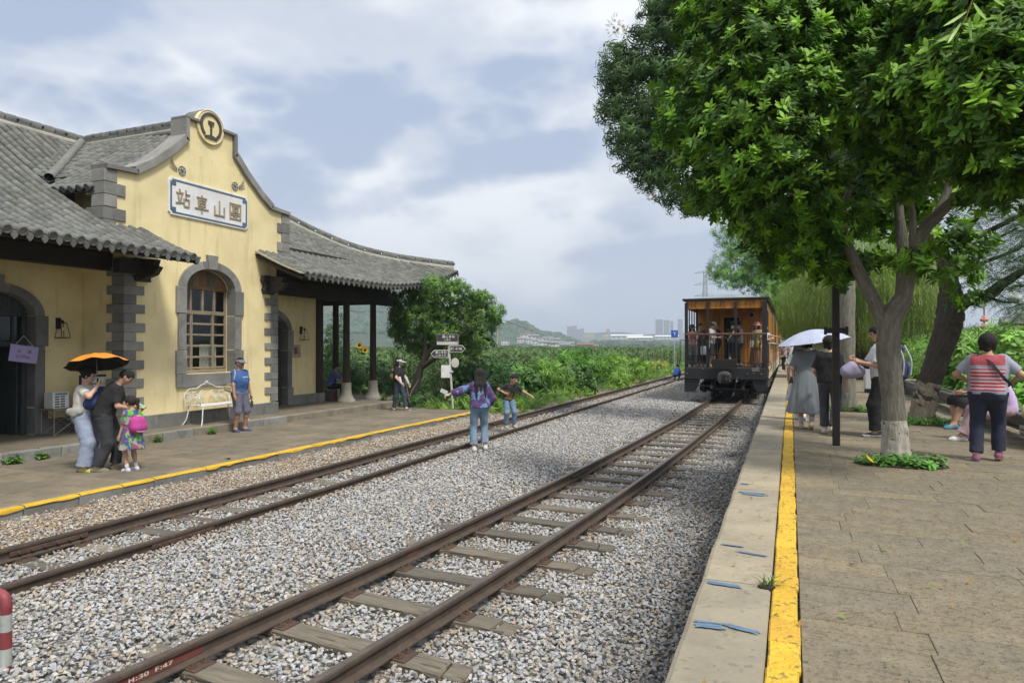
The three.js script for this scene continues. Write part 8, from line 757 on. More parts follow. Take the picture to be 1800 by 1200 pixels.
{ const p = G(895, 752, 0.10), m = person(p, 22, { H: 1.36, child: 1.0, lean: 0.5, pelvis: 0.2, side: -0.12, hip: { y: 0.87, z: -0.06 }, head: { pitch: 0.2, roll: -0.1, yaw: 0.2 }, cell: 0.011, footL: [0.14, 0, 0.02, 0.3], footR: [-0.1, 0, -0.02, -0.1], handL: [0.62, 0.98, 0.28, [0.2, -0.8, -0.3]], handR: [-0.2, 1.08, 0.16, [-1, -0.2, -0.6]], fistR: { curl: 1.0 }, fistL: { palm: [0, -1, 0], curl: 0.3 }, hair: { kind: 'short', vol: 0.012 }, top: { name: 'tee_shirt', label: 'black tee with olive gold front pattern', col: (l, x, y, z) => (l.z > 0.02 && l.y < 0.2 && l.y > -0.08 && fb3(x * 14, y * 10, z * 14, 2, 5) > 0.45 ? [0.22, 0.17, 0.055] : [0.02, 0.02, 0.022]), off: 0.03, hem: -0.2, sleeve: 0.75, so: 0.035 }, legs: { col: JEANS, off: 0.022, cuff: 0.075, len: 0.95 }, shoes: { col: [0.42, 0.36, 0.25], sole: [0.5, 0.45, 0.35] } }, 'child in black and gold tee balancing on the left rail'); }
{ const p = G(1189, 668, 0.0), m = person(p, 160, { H: 1.6, hip: { y: 0.36, z: -0.12 }, pelvis: 0.4, lean: 0.75, head: { pitch: 0.1 }, cell: 0.02, fine: 0.012, footL: [0.14, 0, 0.1, 0, 0, [0.2, 1, 0.8]], footR: [-0.14, 0, 0.1, 0, 0, [-0.2, 1, 0.8]], handL: [0.15, 0.4, 0.42], handR: [-0.15, 0.4, 0.42], hair: { kind: 'short' }, top: { name: 'shirt', col: [0.05, 0.14, 0.5], off: 0.03, sleeve: 0.8, hem: -0.22 }, legs: { col: [0.02, 0.02, 0.025], len: 0.95 }, shoes: { col: [0.02, 0.02, 0.02] } }, 'person in bright blue shirt crouching between the left track and the carriage'); }
const FY = 0.131 + 1.20, TZ = (px, z) => { const q = atZ(px, 640, z); return V(q.x, FY, z); };
const far = { cell: 0.018, fine: 0.01 };
person(TZ(1217, -26.95), 4, { ...far, H: 1.60, fem: 1, girth: 1.1, handL: [0.06, 1.34, 0.24], handR: [-0.06, 1.34, 0.24], fistL: { curl: 1.1 }, fistR: { curl: 1.1 }, hair: { kind: 'long', len: 0.1 }, hat: { col: [0.035, 0.03, 0.03], r: 0.2 }, top: { name: 'shirt', col: [0.42, 0.22, 0.25], off: 0.03, sleeve: 0.8, so: 0.04, hem: -0.26 }, legs: { col: [0.07, 0.07, 0.075], off: 0.035, cuff: 0.11 }, shoes: { col: [0.4, 0.38, 0.34] } }, 'person in pink shirt and dark hat taking a picture from the carriage');
person(TZ(1231, -27.5), 30, { ...far, H: 1.66, hair: { kind: 'short' }, top: { name: 'shirt', col: [0.25, 0.29, 0.33], off: 0.025 }, legs: { col: [0.06, 0.10, 0.16] }, shoes: { col: [0.3, 0.3, 0.3] } }, 'person in grey shirt and jeans half hidden behind the pink shirt on the carriage');
person(TZ(1237, -27.1), 170, { ...far, H: 1.32, child: 1, hair: { kind: 'short', vol: 0.02 }, top: { name: 'shirt', col: [0.10, 0.09, 0.07] }, legs: { col: [0.02, 0.02, 0.025], len: 0.93 }, shoes: { col: [0.5, 0.48, 0.45] } }, 'child with round dark hair seen from behind on the carriage platform');
{ const q = TZ(1236.5, -26.62); own('cloth_bag', 'white printed cloth hanging by the carriage rail', 'bag', V(q.x, FY + 0.75, q.z), [['cloth', cbox(0.2, 0.32, 0.05, q.x, FY + 0.62, q.z, 0.02), C1([0.6, 0.6, 0.62])], ['hanger', bar(V(q.x, FY + 0.76, q.z), V(q.x, FY + 1.18, q.z + 0.05), 0.006, 5), MAT.blackIron]]); }
{ const m = person(TZ(1250, -26.95), 70, { ...far, H: 1.72, lean: 0.12, head: { pitch: 0.35 }, handL: [0.1, 1.1, 0.34], handR: [-0.1, 1.1, 0.34], hair: { kind: 'short' }, cap: { col: [0.42, 0.42, 0.38], tilt: 0.35 }, top: { name: 'tee_shirt', col: [0.60, 0.60, 0.62], off: 0.035, hem: -0.26, sleeve: 0.8, so: 0.04 }, legs: { name: 'shorts', col: [0.03, 0.028, 0.028], len: 0.56, off: 0.03, cuff: 0.1 }, shoes: { col: [0.5, 0.48, 0.44] } }, 'person in white tee, grey cap and dark shorts on the carriage'); const r = m.rig; own('shoulder_bag', 'pale shoulder bag at the side of the person in grey cap', 'bag', r.P(-0.24, -0.1, 0), [['pouch', cbox(0.09, 0.34, 0.24, r.P(-0.22, -0.2, 0).x, r.P(-0.22, -0.2, 0).y, r.P(-0.22, -0.2, 0).z, 0.03), C1([0.36, 0.38, 0.40])]]); }
person(TZ(1262, -27.7), -75, { ...far, H: 1.72, lean: 0.08, head: { pitch: 0.2 }, handL: [0.1, 1.2, 0.34], handR: [-0.1, 1.2, 0.34], hair: { kind: 'short' }, top: { name: 'shirt', col: [0.05, 0.04, 0.10], off: 0.03, sleeve: 1.6 }, legs: { col: [0.03, 0.025, 0.03] }, shoes: { col: [0.1, 0.1, 0.1] } }, 'person in dark purple jacket behind the grey cap on the carriage');
{ const m = person(TZ(1288, -26.95), 178, { ...far, H: 1.72, head: { pitch: 0.2, yaw: -0.3 }, handL: [0.14, 1.12, 0.28], handR: [-0.14, 1.12, 0.28], hair: { kind: 'short' }, cap: { col: [0.05, 0.09, 0.05], tilt: 0.3 }, top: { name: 'tee_shirt', col: [0.016, 0.018, 0.03], off: 0.04, hem: -0.3, sleeve: 0.85, so: 0.045 }, legs: { name: 'shorts', col: [0.016, 0.018, 0.025], len: 0.62, off: 0.035, cuff: 0.1 }, shoes: { col: [0.05, 0.05, 0.05] }, socks: { col: [0.03, 0.03, 0.03], len: 0.15 } }, 'person in black with green cap and pale diagonal strap'); const r = m.rig; own('pale_strap', 'pale yellow green strap across the black shirt on the carriage', 'strap', r.P(0, .2, -.14), [['strap', strapBand([r.P(-0.13, 0.38, -0.03), r.P(-0.09, 0.32, -0.13), r.P(0.04, 0.12, -0.17), r.P(0.17, -0.06, -0.12)], 0.045, (q) => q.clone().sub(r.chest)), C1([0.5, 0.55, 0.25])]]); }
person(TZ(1299, -27.7), -120, { ...far, H: 1.76, hair: { kind: 'short' }, cap: { col: [0.03, 0.04, 0.07] }, handL: [0.2, 1.3, 0.34], top: { name: 'tee_shirt', col: [0.34, 0.32, 0.32], off: 0.03, sleeve: 0.8, so: 0.035 }, legs: { col: [0.03, 0.03, 0.03] }, shoes: { col: [0.1, 0.1, 0.1] } }, 'person in grey tee and dark cap behind the second carriage post');
{ const m = person(TZ(1331, -26.95), -30, { ...far, H: 1.66, fem: 1, hair: { kind: 'long', len: 0.15 }, hat: { col: [0.40, 0.18, 0.20], r: 0.17 }, top: { name: 'shirt', col: [0.28, 0.24, 0.14], off: 0.03, sleeve: 0.9, so: 0.04 }, skirt: { hem: 0.12, r1: 0.26, col: [0.20, 0.105, 0.05] }, shoes: { col: [0.3, 0.3, 0.3] } }, 'person in pink hat and long brown skirt by the right carriage post'); const r = m.rig, b = r.P(0.14, -0.12, 0.16); own('yellow_bag', 'mustard yellow pouch in front of the person in pink hat', 'bag', b, [['pouch', blob([[b, b.clone().add(V(-0.02, -0.14, 0)), 0.06, 0.075]], 0.016), C1([0.5, 0.34, 0.03])]]); const d = r.P(-0.1, -0.1, 0.18); own('paper_fan', 'white paper leaflet held by the person in pink hat', 'leaflet', d, [['sheet', cbox(0.13, 0.26, 0.01, d.x, d.y - 0.05, d.z, 0.003), C1([0.55, 0.56, 0.48])]]); }
person(V(-0.95, FY, -27.55), 92, { ...far, H: 1.58, lean: 0.12, handL: [0.08, 1.22, 0.56, [0.5, -0.8, 0]], handR: [-0.12, 1.15, 0.3], hair: { kind: 'short' }, top: { name: 'tee_shirt', col: [0.42, 0.52, 0.58], off: 0.03, sleeve: 0.8, so: 0.04 }, legs: { col: [0.05, 0.05, 0.06] }, shoes: { col: [0.1, 0.1, 0.1] } }, 'person in pale blue tee stretching an arm out of the carriage side');
{ const p = G(1379, 653, PY); person(p, -60, { ...far, H: 1.62, fem: 1, footL: [0.09, 0, 0.12], footR: [-0.09, 0, -0.1], handL: [0.22, 0.95, 0.25], head: { pitch: 0.3 }, skin: SKINL, hair: { kind: 'bob' }, top: { name: 'blouse', col: (l, x, y, z) => (vn3(x * 18, y * 18, z * 18, 3) > 0.72 ? [0.35, 0.12, 0.14] : [0.55, 0.47, 0.48]), off: 0.035, sleeve: 1.5, so: 0.04, hem: -0.2 }, legs: { col: [0.015, 0.015, 0.017], off: 0.02, cuff: 0.07 }, shoes: { col: [0.55, 0.52, 0.48] } }, 'person in pale pink blouse and black trousers standing by the carriage side'); }
{ const p = G(1386, 634, PY); person(p, 150, { ...far, H: 1.66, hair: { kind: 'short' }, top: { name: 'shirt', col: [0.35, 0.2, 0.18] }, legs: { col: [0.04, 0.04, 0.05] }, shoes: { col: [0.1, 0.1, 0.1] } }, 'distant person in rust shirt beyond the pale pink blouse'); const q = G(1391, 632, PY); person(q, 170, { ...far, H: 1.64, hair: { kind: 'bob' }, top: { name: 'shirt', col: [0.5, 0.48, 0.45] }, legs: { col: [0.05, 0.06, 0.09] }, shoes: { col: [0.1, 0.1, 0.1] } }, 'farthest person in pale shirt on the yellow line'); }
const gd = (l, x, y, z) => { const v = 0.85 + 0.3 * fb3(x * 20, y * 5, z * 20, 2, 5); return [0.165 * v, 0.185 * v, 0.20 * v]; };
{ const p = G(1407, 738, PY); person(p, 172, { H: 1.60, fem: 1, cell: 0.015, footL: [0.1, 0, 0.12], footR: [-0.09, 0.03, -0.14, 0, 0.4], head: { yaw: 0.2 }, skin: SKINL, hair: { kind: 'long', len: 0.08 }, handL: [0.24, 0.86, 0.05], top: { name: 'tee_shirt', col: [0.58, 0.58, 0.56], off: 0.03, hem: -0.16, sleeve: 0.8, so: 0.035 }, skirt: { hem: 0.42, r1: 0.24, col: [0.03, 0.03, 0.035] }, shoes: { col: [0.62, 0.6, 0.56] } }, 'person in white top and dark skirt walking just beyond the grey dress'); }
{ const p = G(1419, 753, PY), m = person(p, 176, { H: 1.62, fem: 1, girth: 1.06, footL: [0.1, 0, -0.02, 0.1], footR: [-0.09, 0.03, -0.24, -0.1, 0.5], head: { pitch: 0.05, yaw: -0.25 }, skin: SKINL, handL: [0.22, 0.9, 0.1], handR: [-0.16, 1.0, 0.26], hair: { kind: 'bob', vol: 0.016 }, top: { name: 'dress_top', col: gd, off: 0.026, hem: -0.03, sleeve: 0.85, so: 0.05, fold: 0.008, cell: 0.011 }, skirt: { hem: 0.30, top: 0.05, r1: 0.30, r0: 0.135, col: gd }, shoes: { col: [0.56, 0.49, 0.33], sole: [0.5, 0.42, 0.28] }, socks: { col: [0.58, 0.56, 0.66], len: 0.3 } }, 'person in long grey dress with collar walking under a pale umbrella');
  const r = m.rig; own('thin_strap', 'thin green strap across the back of the grey dress', 'strap', r.P(0, .2, -.13), [['strap', strapBand([r.P(0.13, 0.36, -0.05), r.P(0.06, 0.26, -0.145), r.P(-0.08, 0.08, -0.145), r.P(-0.16, -0.02, -0.08)], 0.012, (q) => q.clone().sub(r.chest)), C1([0.16, 0.27, 0.12])]]);
  const h = r.wrR.clone().add(V(0, 0.1, 0)), t = thing('pale_umbrella', h, 'pale blue umbrella with a dark inside held over the grey dress', 'umbrella'); const tilt = new THREE.Quaternion().setFromEuler(new THREE.Euler(0.05, 0, 0.14)), n = 8, rad = 0.60, apex = V(-0.09, 0.68, 0.0); const pt = (a, s) => { const sc = 1 - 0.06 * Math.abs(Math.sin(a * n / 2)) * s; return V(Math.cos(a) * rad * s * sc, -0.2 * s * s - 0.02 * s, Math.sin(a) * rad * s * sc).applyQuaternion(tilt).add(apex); };
  const mk = (dy) => { const P = [], I = [], mm = 64; for (let j = 0; j <= 6; j++) for (let i = 0; i <= mm; i++) { const q = pt(i / mm * 6.28319, j / 6); P.push(q.x, q.y + dy, q.z); } for (let j = 0; j < 6; j++) for (let i = 0; i < mm; i++) { const a = j * (mm + 1) + i; I.push(a, a + 1, a + mm + 1, a + 1, a + mm + 2, a + mm + 1); } const g = new THREE.BufferGeometry(); g.setAttribute('position', new THREE.Float32BufferAttribute(P, 3)); g.setIndex(I); g.computeVertexNormals(); return prep(g); };
  mesh('canopy', mk(0), M([0.52, 0.56, 0.74], T.cloth, 0.6), t); mesh('lining', mk(-0.006), M([0.025, 0.025, 0.03], T.cloth, 0.8), t); mesh('shaft', bar(V(0, -0.1, 0), apex, 0.006, 8), M([0.5, 0.5, 0.5], null, 0.3, null, 0, { metalness: 0.8 }), t); for (let k = 0; k < 8; k++) { const a = k / 8 * 6.28319; mesh('rib', tube([pt(a, 0), pt(a, 0.5), pt(a, 1)].map((q) => q.add(V(0, -0.012, 0))), 0.003, 4, 8), MAT.blackIron, t); mesh('rib_tip', prep(new THREE.SphereGeometry(0.008, 6, 5).translate(pt(a, 1).x, pt(a, 1).y - 0.01, pt(a, 1).z)), MAT.white, t); }
  const b = r.wrL.clone(); own('white_bag', 'white bag hanging at the left side of the grey dress', 'bag', b, [['bag', blob([[b.clone().add(V(-0.05, -0.12, 0)), b.clone().add(V(-0.05, -0.3, 0)), 0.045, 0.07], [b.clone().add(V(0.02, -0.34, 0.02)), b.clone().add(V(-0.1, -0.34, 0)), 0.05, 0.05]], 0.014), C1([0.6, 0.6, 0.64])]]); }
{ const p = G(1459, 763, PY), m = person(p, 174, { H: 1.60, fem: 1, lean: 0.02, footL: [0.09, 0, 0.1], footR: [-0.08, 0.04, -0.2, 0, 0.55], head: { yaw: 0.1 }, skin: SKINL, handR: [-0.27, 0.83, 0.02], fistR: { curl: 1.2 }, handL: [0.22, 0.98, 0.22], hair: { kind: 'bob', vol: 0.014 }, top: { name: 'tee_shirt', col: [0.014, 0.013, 0.014], off: 0.035, hem: -0.16, sleeve: 0.85, so: 0.04 }, legs: { col: [0.055, 0.058, 0.075], off: 0.018, cuff: 0.075, len: 0.95 }, shoes: { col: [0.56, 0.52, 0.42], sole: [0.33, 0.27, 0.17] } }, 'person in black tee and grey trousers carrying a bottle by the brown post');
  const q = m.rig.wrR; const t = thing('water_bottle', q.clone().add(V(0.01, -0.24, 0)), 'clear plastic water bottle in the hand of the person in black tee', 'bottle'); mesh('bottle', prep(new THREE.LatheGeometry([[0, 0], [0.033, 0], [0.034, 0.02], [0.031, 0.05], [0.034, 0.08], [0.034, 0.14], [0.014, 0.18], [0.013, 0.2], [0, 0.2]].map((a) => new THREE.Vector2(...a)), 16)), new THREE.MeshPhysicalMaterial({ color: C(0.85, 0.9, 0.9), roughness: 0.1, transmission: 0.9, thickness: 0 }), t); mesh('label', cyl(0.0345, 0.0345, 0.05, 0, 0.085, 0, 16), M([0.4, 0.5, 0.52], null, 0.4), t); mesh('lid', cyl(0.015, 0.015, 0.02, 0, 0.2, 0, 10), MAT.white, t); own('headband', 'pale headband on the dark hair of the person with bottle', 'headband', m.rig.hc, [['band', prep(new THREE.TorusGeometry(0.104, 0.006, 6, 24, Math.PI).rotateY(m.rotation.y + 0.1).translate(m.rig.hc.x, m.rig.hc.y + 0.02, m.rig.hc.z)), C1([0.4, 0.42, 0.42])]]); }
{ const p = G(1550, 768, PY); const m = person(p, -78, { H: 1.76, lean: 0.03, head: { pitch: 0.22 }, footL: [0.1, 0, 0.1, 0], footR: [-0.1, 0, -0.1], handL: [0.1, 1.14, 0.32], handR: [-0.06, 1.18, 0.36], fistL: { curl: 1 }, fistR: { curl: 1 }, hair: { kind: 'short', vol: 0.016 }, glasses: 0, top: { name: 'tee_shirt', col: [0.60, 0.62, 0.66], off: 0.035, hem: -0.2, sleeve: 0.9, so: 0.04 }, legs: { col: [0.012, 0.012, 0.013], off: 0.035, cuff: 0.09, len: 0.97, fold: 0.012 }, shoes: { col: [0.03, 0.035, 0.05], sole: [0.62, 0.6, 0.58], trim: [0.58, 0.57, 0.55] } }, 'person in white tee and black cargo trousers standing behind the whitewashed trunk');
  const r = m.rig; own('striped_backpack', 'navy and white striped backpack showing right of whitewashed trunk', 'bag', r.P(0, 0.15, -0.2), [['pouch', blob([[r.P(-0.08, 0.28, -0.22), r.P(0.08, 0.28, -0.22), 0.09, 0.09], [r.P(-0.09, 0.0, -0.25), r.P(0.09, 0.0, -0.25), 0.13, 0.13], [r.P(-0.09, -0.08, -0.24), r.P(0.09, -0.08, -0.24), 0.12, 0.12]], 0.012), C1([0.05, 0.06, 0.14])], ['stripe', [-1, 0, 1].map((k) => tube([r.P(0.165 + 0 * k, 0.34, -0.22 + k * 0.07), r.P(0.22, 0.12, -0.26 + k * 0.1), r.P(0.205, -0.1, -0.25 + k * 0.1)], 0.014, 6, 14)), C1([0.5, 0.52, 0.58])]]);
  const c = r.wrL.clone().lerp(r.wrR, 0.5); own('lilac_bag', 'soft lilac bag held in front of the person in white tee', 'bag', c, [['bag', blob([[c.clone().add(V(-0.06, -0.1, 0.02)), c.clone().add(V(-0.14, -0.17, 0.02)), 0.1, 0.11], [c.clone().add(V(0.02, -0.17, 0)), c.clone().add(V(-0.1, -0.2, 0)), 0.1, 0.09]], 0.013), C1([0.40, 0.36, 0.50])]]); const w = r.wrR; own('wrist_watch', 'dark watch on the wrist of the person in white tee', 'watch', w, [['band', prep(new THREE.TorusGeometry(0.031, 0.009, 6, 16).rotateY(m.rotation.y).translate(w.x, w.y, w.z)), MAT.blackIron]]); }
{ const p = G(1738, 811, PY), red = [0.40, 0.025, 0.045], gry = [0.30, 0.31, 0.38]; const m = person(p, 178, { H: 1.58, fem: 1, girth: 1.24, sw: 0.165, lean: 0.03, head: { yaw: -0.15 }, cell: 0.011, footL: [0.13, 0, -0.06, 0.1], footR: [-0.11, 0.02, 0.16, -0.1, 0.2], handL: [0.22, 1.05, 0.2, [1, -0.2, -0.5]], handR: [-0.24, 1.05, 0.2, [-1, -0.2, -0.5]], skin: SKIN, hair: { kind: 'bob', vol: 0.022, col: [0.016, 0.013, 0.012] }, top: { name: 'knit_vest', label: 'red and white striped back with grey sleeves, collar and hem', col: (l, x, y, z) => { if (Math.abs(l.x) > 0.192 || l.y > 0.375) return gry; if (l.y < -0.105) return gry; if (l.y > 0.20 && l.y < 0.235) return gry; const per = l.y > 0.235 ? 0.026 : 0.046, ph = mod(l.y + 0.2, per) / per; return ph < 0.5 ? red : l.y > 0.235 ? [0.40, 0.15, 0.17] : [0.50, 0.42, 0.45]; }, off: 0.022, hem: -0.15, sleeve: 0.78, so: 0.03, fold: 0.004, cell: 0.008 }, legs: { col: [0.022, 0.025, 0.05], off: 0.022, cuff: 0.082, len: 0.96, fold: 0.009 }, shoes: { col: [0.22, 0.08, 0.17], sole: [0.55, 0.44, 0.22] } }, 'person in red and white striped vest with grey sleeves walking away at right');
  const r = m.rig; own('black_strap', 'black bag strap running diagonally over the striped vest', 'strap', r.P(0, .2, -.15), [['strap', strapBand([r.P(0.06, 0.375, 0.02), r.P(0.03, 0.36, -0.085), r.P(-0.06, 0.24, -0.155), r.P(-0.17, 0.08, -0.15), r.P(-0.25, -0.02, -0.02), r.P(-0.2, -0.05, 0.12)], 0.036, (q) => q.clone().sub(r.chest)), C1([0.012, 0.012, 0.014])]]); }
{ const p = V(3.1, PY, -14.2); const m = person(p, -62, { H: 1.64, hip: { y: 0.5 }, lean: 0.12, pelvis: 0, cell: 0.013, footL: [0.14, 0, 0.55, 0.1, 0, [0.2, 1, 0.6]], footR: [-0.12, 0, 0.42, 0, 0, [-0.2, 1, 0.6]], handL: [0.12, 0.66, 0.36], handR: [-0.12, 0.66, 0.36], skin: SKIN, hair: { kind: 'bob' }, top: { name: 'shirt', col: [0.14, 0.22, 0.33], off: 0.03, hem: -0.2, sleeve: 0.9, so: 0.035 }, legs: { name: 'shorts', col: [0.013, 0.013, 0.014], off: 0.035, len: 0.6, cuff: 0.1 }, shoes: { col: [0.08, 0.22, 0.30], sole: [0.1, 0.2, 0.26] } }, 'seated person in black shorts and teal sandals hidden behind the striped vest'); }
{ const p = V(2.98, PY, -12.3); const m = person(p, -75, { H: 1.62, fem: 1, hip: { y: 0.5 }, lean: 0.38, pelvis: 0.05, head: { pitch: 0.3 }, footL: [0.1, 0, 0.62, 0.1, 0, [0.1, 1, 0.4]], footR: [-0.1, 0, 0.5, 0, 0, [-0.1, 1, 0.5]], handL: [0.1, 0.72, 0.34], handR: [-0.12, 0.7, 0.3], skin: SKIN, hair: { kind: 'long', len: 0.14 }, top: { name: 'tee_shirt', col: [0.52, 0.38, 0.60], off: 0.035, hem: -0.2, sleeve: 0.85, so: 0.04 }, legs: { col: [0.42, 0.29, 0.31], off: 0.03, cuff: 0.095, len: 0.95 }, shoes: { col: [0.62, 0.61, 0.6], sole: [0.6, 0.58, 0.56] } }, 'seated person in lilac tee and pale pink trousers on the rail seat'); }
for (const [px, py, l] of [[102, 580, 'black wall lantern beside the left door'], [529, 588, 'black wall lantern beside the right door']]) { const c = atX(px, py, WX + 0.02), t = thing('wall_lantern', [WX, c.y, c.z], l, 'lamp'), B = MAT.blackIron; mesh('wall_plate', lim(0.001, 0.03, 0.02, 0.26, -0.05, 0.05, 0.005), B, t); mesh('arm', [bar(V(0.02, 0.2, 0), V(0.15, 0.2, 0), 0.013, 6), cyl(0.03, 0.02, 0.05, 0.15, 0.15, 0, 8)], B, t); const F = [], q = (s, y, k) => V(0.15 + [1, 1, -1, -1][k % 4] * s, y, [1, -1, -1, 1][k % 4] * s); for (let k = 0; k < 4; k++) F.push(bar(q(0.05, 0.15, k), q(0.1, -0.16, k), 0.008, 4), bar(q(0.05, 0.15, k), q(0.05, 0.15, k + 1), 0.009, 4), bar(q(0.1, -0.16, k), q(0.1, -0.16, k + 1), 0.01, 4)); mesh('frame', F, B, t); mesh('bulb', prep(new THREE.SphereGeometry(0.028, 10, 8).scale(1, 1.5, 1).translate(0.15, 0.02, 0)), MAT.white, t); }
{ const c = atX(41, 622, -13.95), t = thing('coffee_sign', c, 'lilac hanging board lettered Coffee in the left doorway', 'sign', null, Math.PI / 2), cv = document.createElement('canvas'); cv.width = 256; cv.height = 160; const x = cv.getContext('2d'); x.fillStyle = '#a397c4'; x.fillRect(0, 0, 256, 160); x.strokeStyle = x.fillStyle = '#2c2740'; x.lineWidth = 4; const pl = (s, ox, oy, k) => s.forEach((l) => { x.beginPath(); l.forEach(([a, b], i) => (i ? x.lineTo(ox + a * k, oy + (1 - b) * k) : x.moveTo(ox + a * k, oy + (1 - b) * k))); x.stroke(); }); pl(GLYPH.shan, 62, 34, 36); pl([[[.05, .9], [.2, .78]], [[.02, .6], [.18, .5]], [[.04, .1], [.22, .35]], [[.45, .95], [.32, .7]], [[.4, .82], [.92, .82]], [[.42, .62], [.85, .62], [.8, .12], [.36, .12], [.42, .62]], [[.28, .38], [.97, .38]]], 158, 34, 38); x.font = 'italic 46px sans-serif'; x.fillText('Coffee', 52, 124); const ct = new THREE.CanvasTexture(cv); ct.colorSpace = THREE.SRGBColorSpace; const g = cbox(0.54, 0.33, 0.016, 0, 0, 0, 0.003).rotateZ(-0.14); mesh('board', g, M([0.36, 0.31, 0.55], null, 0.7), t); mesh('lettering', new THREE.PlaneGeometry(0.52, 0.31).rotateZ(-0.14).translate(0, 0, 0.0095), new THREE.MeshStandardMaterial({ map: ct, roughness: 0.7 }), t, false); mesh('cord', [bar(V(-0.16, 0.18, 0), V(0, 0.36, 0), 0.004, 4), bar(V(0.2, 0.13, 0), V(0, 0.36, 0), 0.004, 4)], MAT.white, t); }
{ const t = thing('folding_table', [-13.9, VY, -9.72], 'small folding table with crossed metal legs by the left door', 'table'), m = M([0.30, 0.27, 0.2], T.wood, 0.6); mesh('table_top', lim(-0.22, 0.22, 0.5, 0.53, -0.42, 0.42, 0.006), m, t); const im = M([0.3, 0.28, 0.22], null, 0.5, null, 0, { metalness: 0.4 }); for (const x of [-0.19, 0.19]) mesh('leg_frame', [[0.4, -0.36], [-0.36, 0.4]].map(([a, b]) => bar(V(x, 0, a), V(x, 0.5, b), 0.009, 6)).concat([0.4, -0.4].map((z) => bar(V(x, 0, z), V(x, 0.5, z), 0.011, 6))), im, t); mesh('stretcher', [0.4, -0.4].map((z) => bar(V(-0.19, 0.04, z), V(0.19, 0.04, z), 0.008, 6)), im, t);
  const b = thing('drawer_box', [-13.9, VY + 0.532, -9.5], 'white plastic box with rows of dark slots on folding table', 'box'); mesh('case', lim(-0.14, 0.14, 0, 0.33, -0.17, 0.17, 0.012), MAT.white, b); for (let r = 0; r < 5; r++) for (const z of [0.085, -0.03]) mesh('slot', lim(0.139, 0.144, 0.03 + r * 0.05, 0.055 + r * 0.05, z - 0.045, z + 0.045, 0.002), MAT.blackIron, b); mesh('label', lim(0.139, 0.143, 0.275, 0.315, -0.13, 0.13, 0.001), M([0.1, 0.3, 0.34], T.cloth), b); }
{ const t = thing('menu_board', [-13.55, VY, -10.05], 'black framed menu board on legs behind the umbrella', 'sign', null, Math.PI / 2 - 0.1); mesh('frame', [lim(-0.3, -0.26, 0, 1.2, -0.02, 0.02, 0.005), lim(0.26, 0.3, 0, 1.2, -0.02, 0.02, 0.005), lim(-0.26, 0.26, 1.16, 1.2, -0.02, 0.02, 0.005), lim(-0.26, 0.26, 0.3, 0.34, -0.02, 0.02, 0.005)], MAT.blackIron, t); mesh('sheet', lim(-0.255, 0.255, 0.345, 1.155, -0.01, 0.01, 0.003), M([0.55, 0.55, 0.54], T.plaster), t); for (let k = 0; k < 5; k++) mesh('text_line', lim(-0.2, 0.02 + 0.15 * h3(k, 1, 1), 1.0 - k * 0.13, 1.03 - k * 0.13, 0.0105, 0.012, 0.0005), M([0.1, 0.1, 0.1]), t); }
{ const c = atX(520, 617, WX + 0.02), t = thing('wall_plaque', [WX, c.y, c.z], 'small pinkish relief plaque below right wall lantern', 'plaque', null, Math.PI / 2); mesh('tile', lim(-0.22, 0.22, -0.2, 0.2, 0.001, 0.03, 0.008), M([0.46, 0.36, 0.25], T.stone), t); R = rng(7); for (let k = 0; k < 9; k++) mesh('relief', cbox(rr(0.08, 0.2), 0.022, 0.012, rr(-0.08, 0.08), -0.09 + k * 0.025, 0.033, 0.004).rotateZ(0), M([0.06, 0.055, 0.05]), t); }
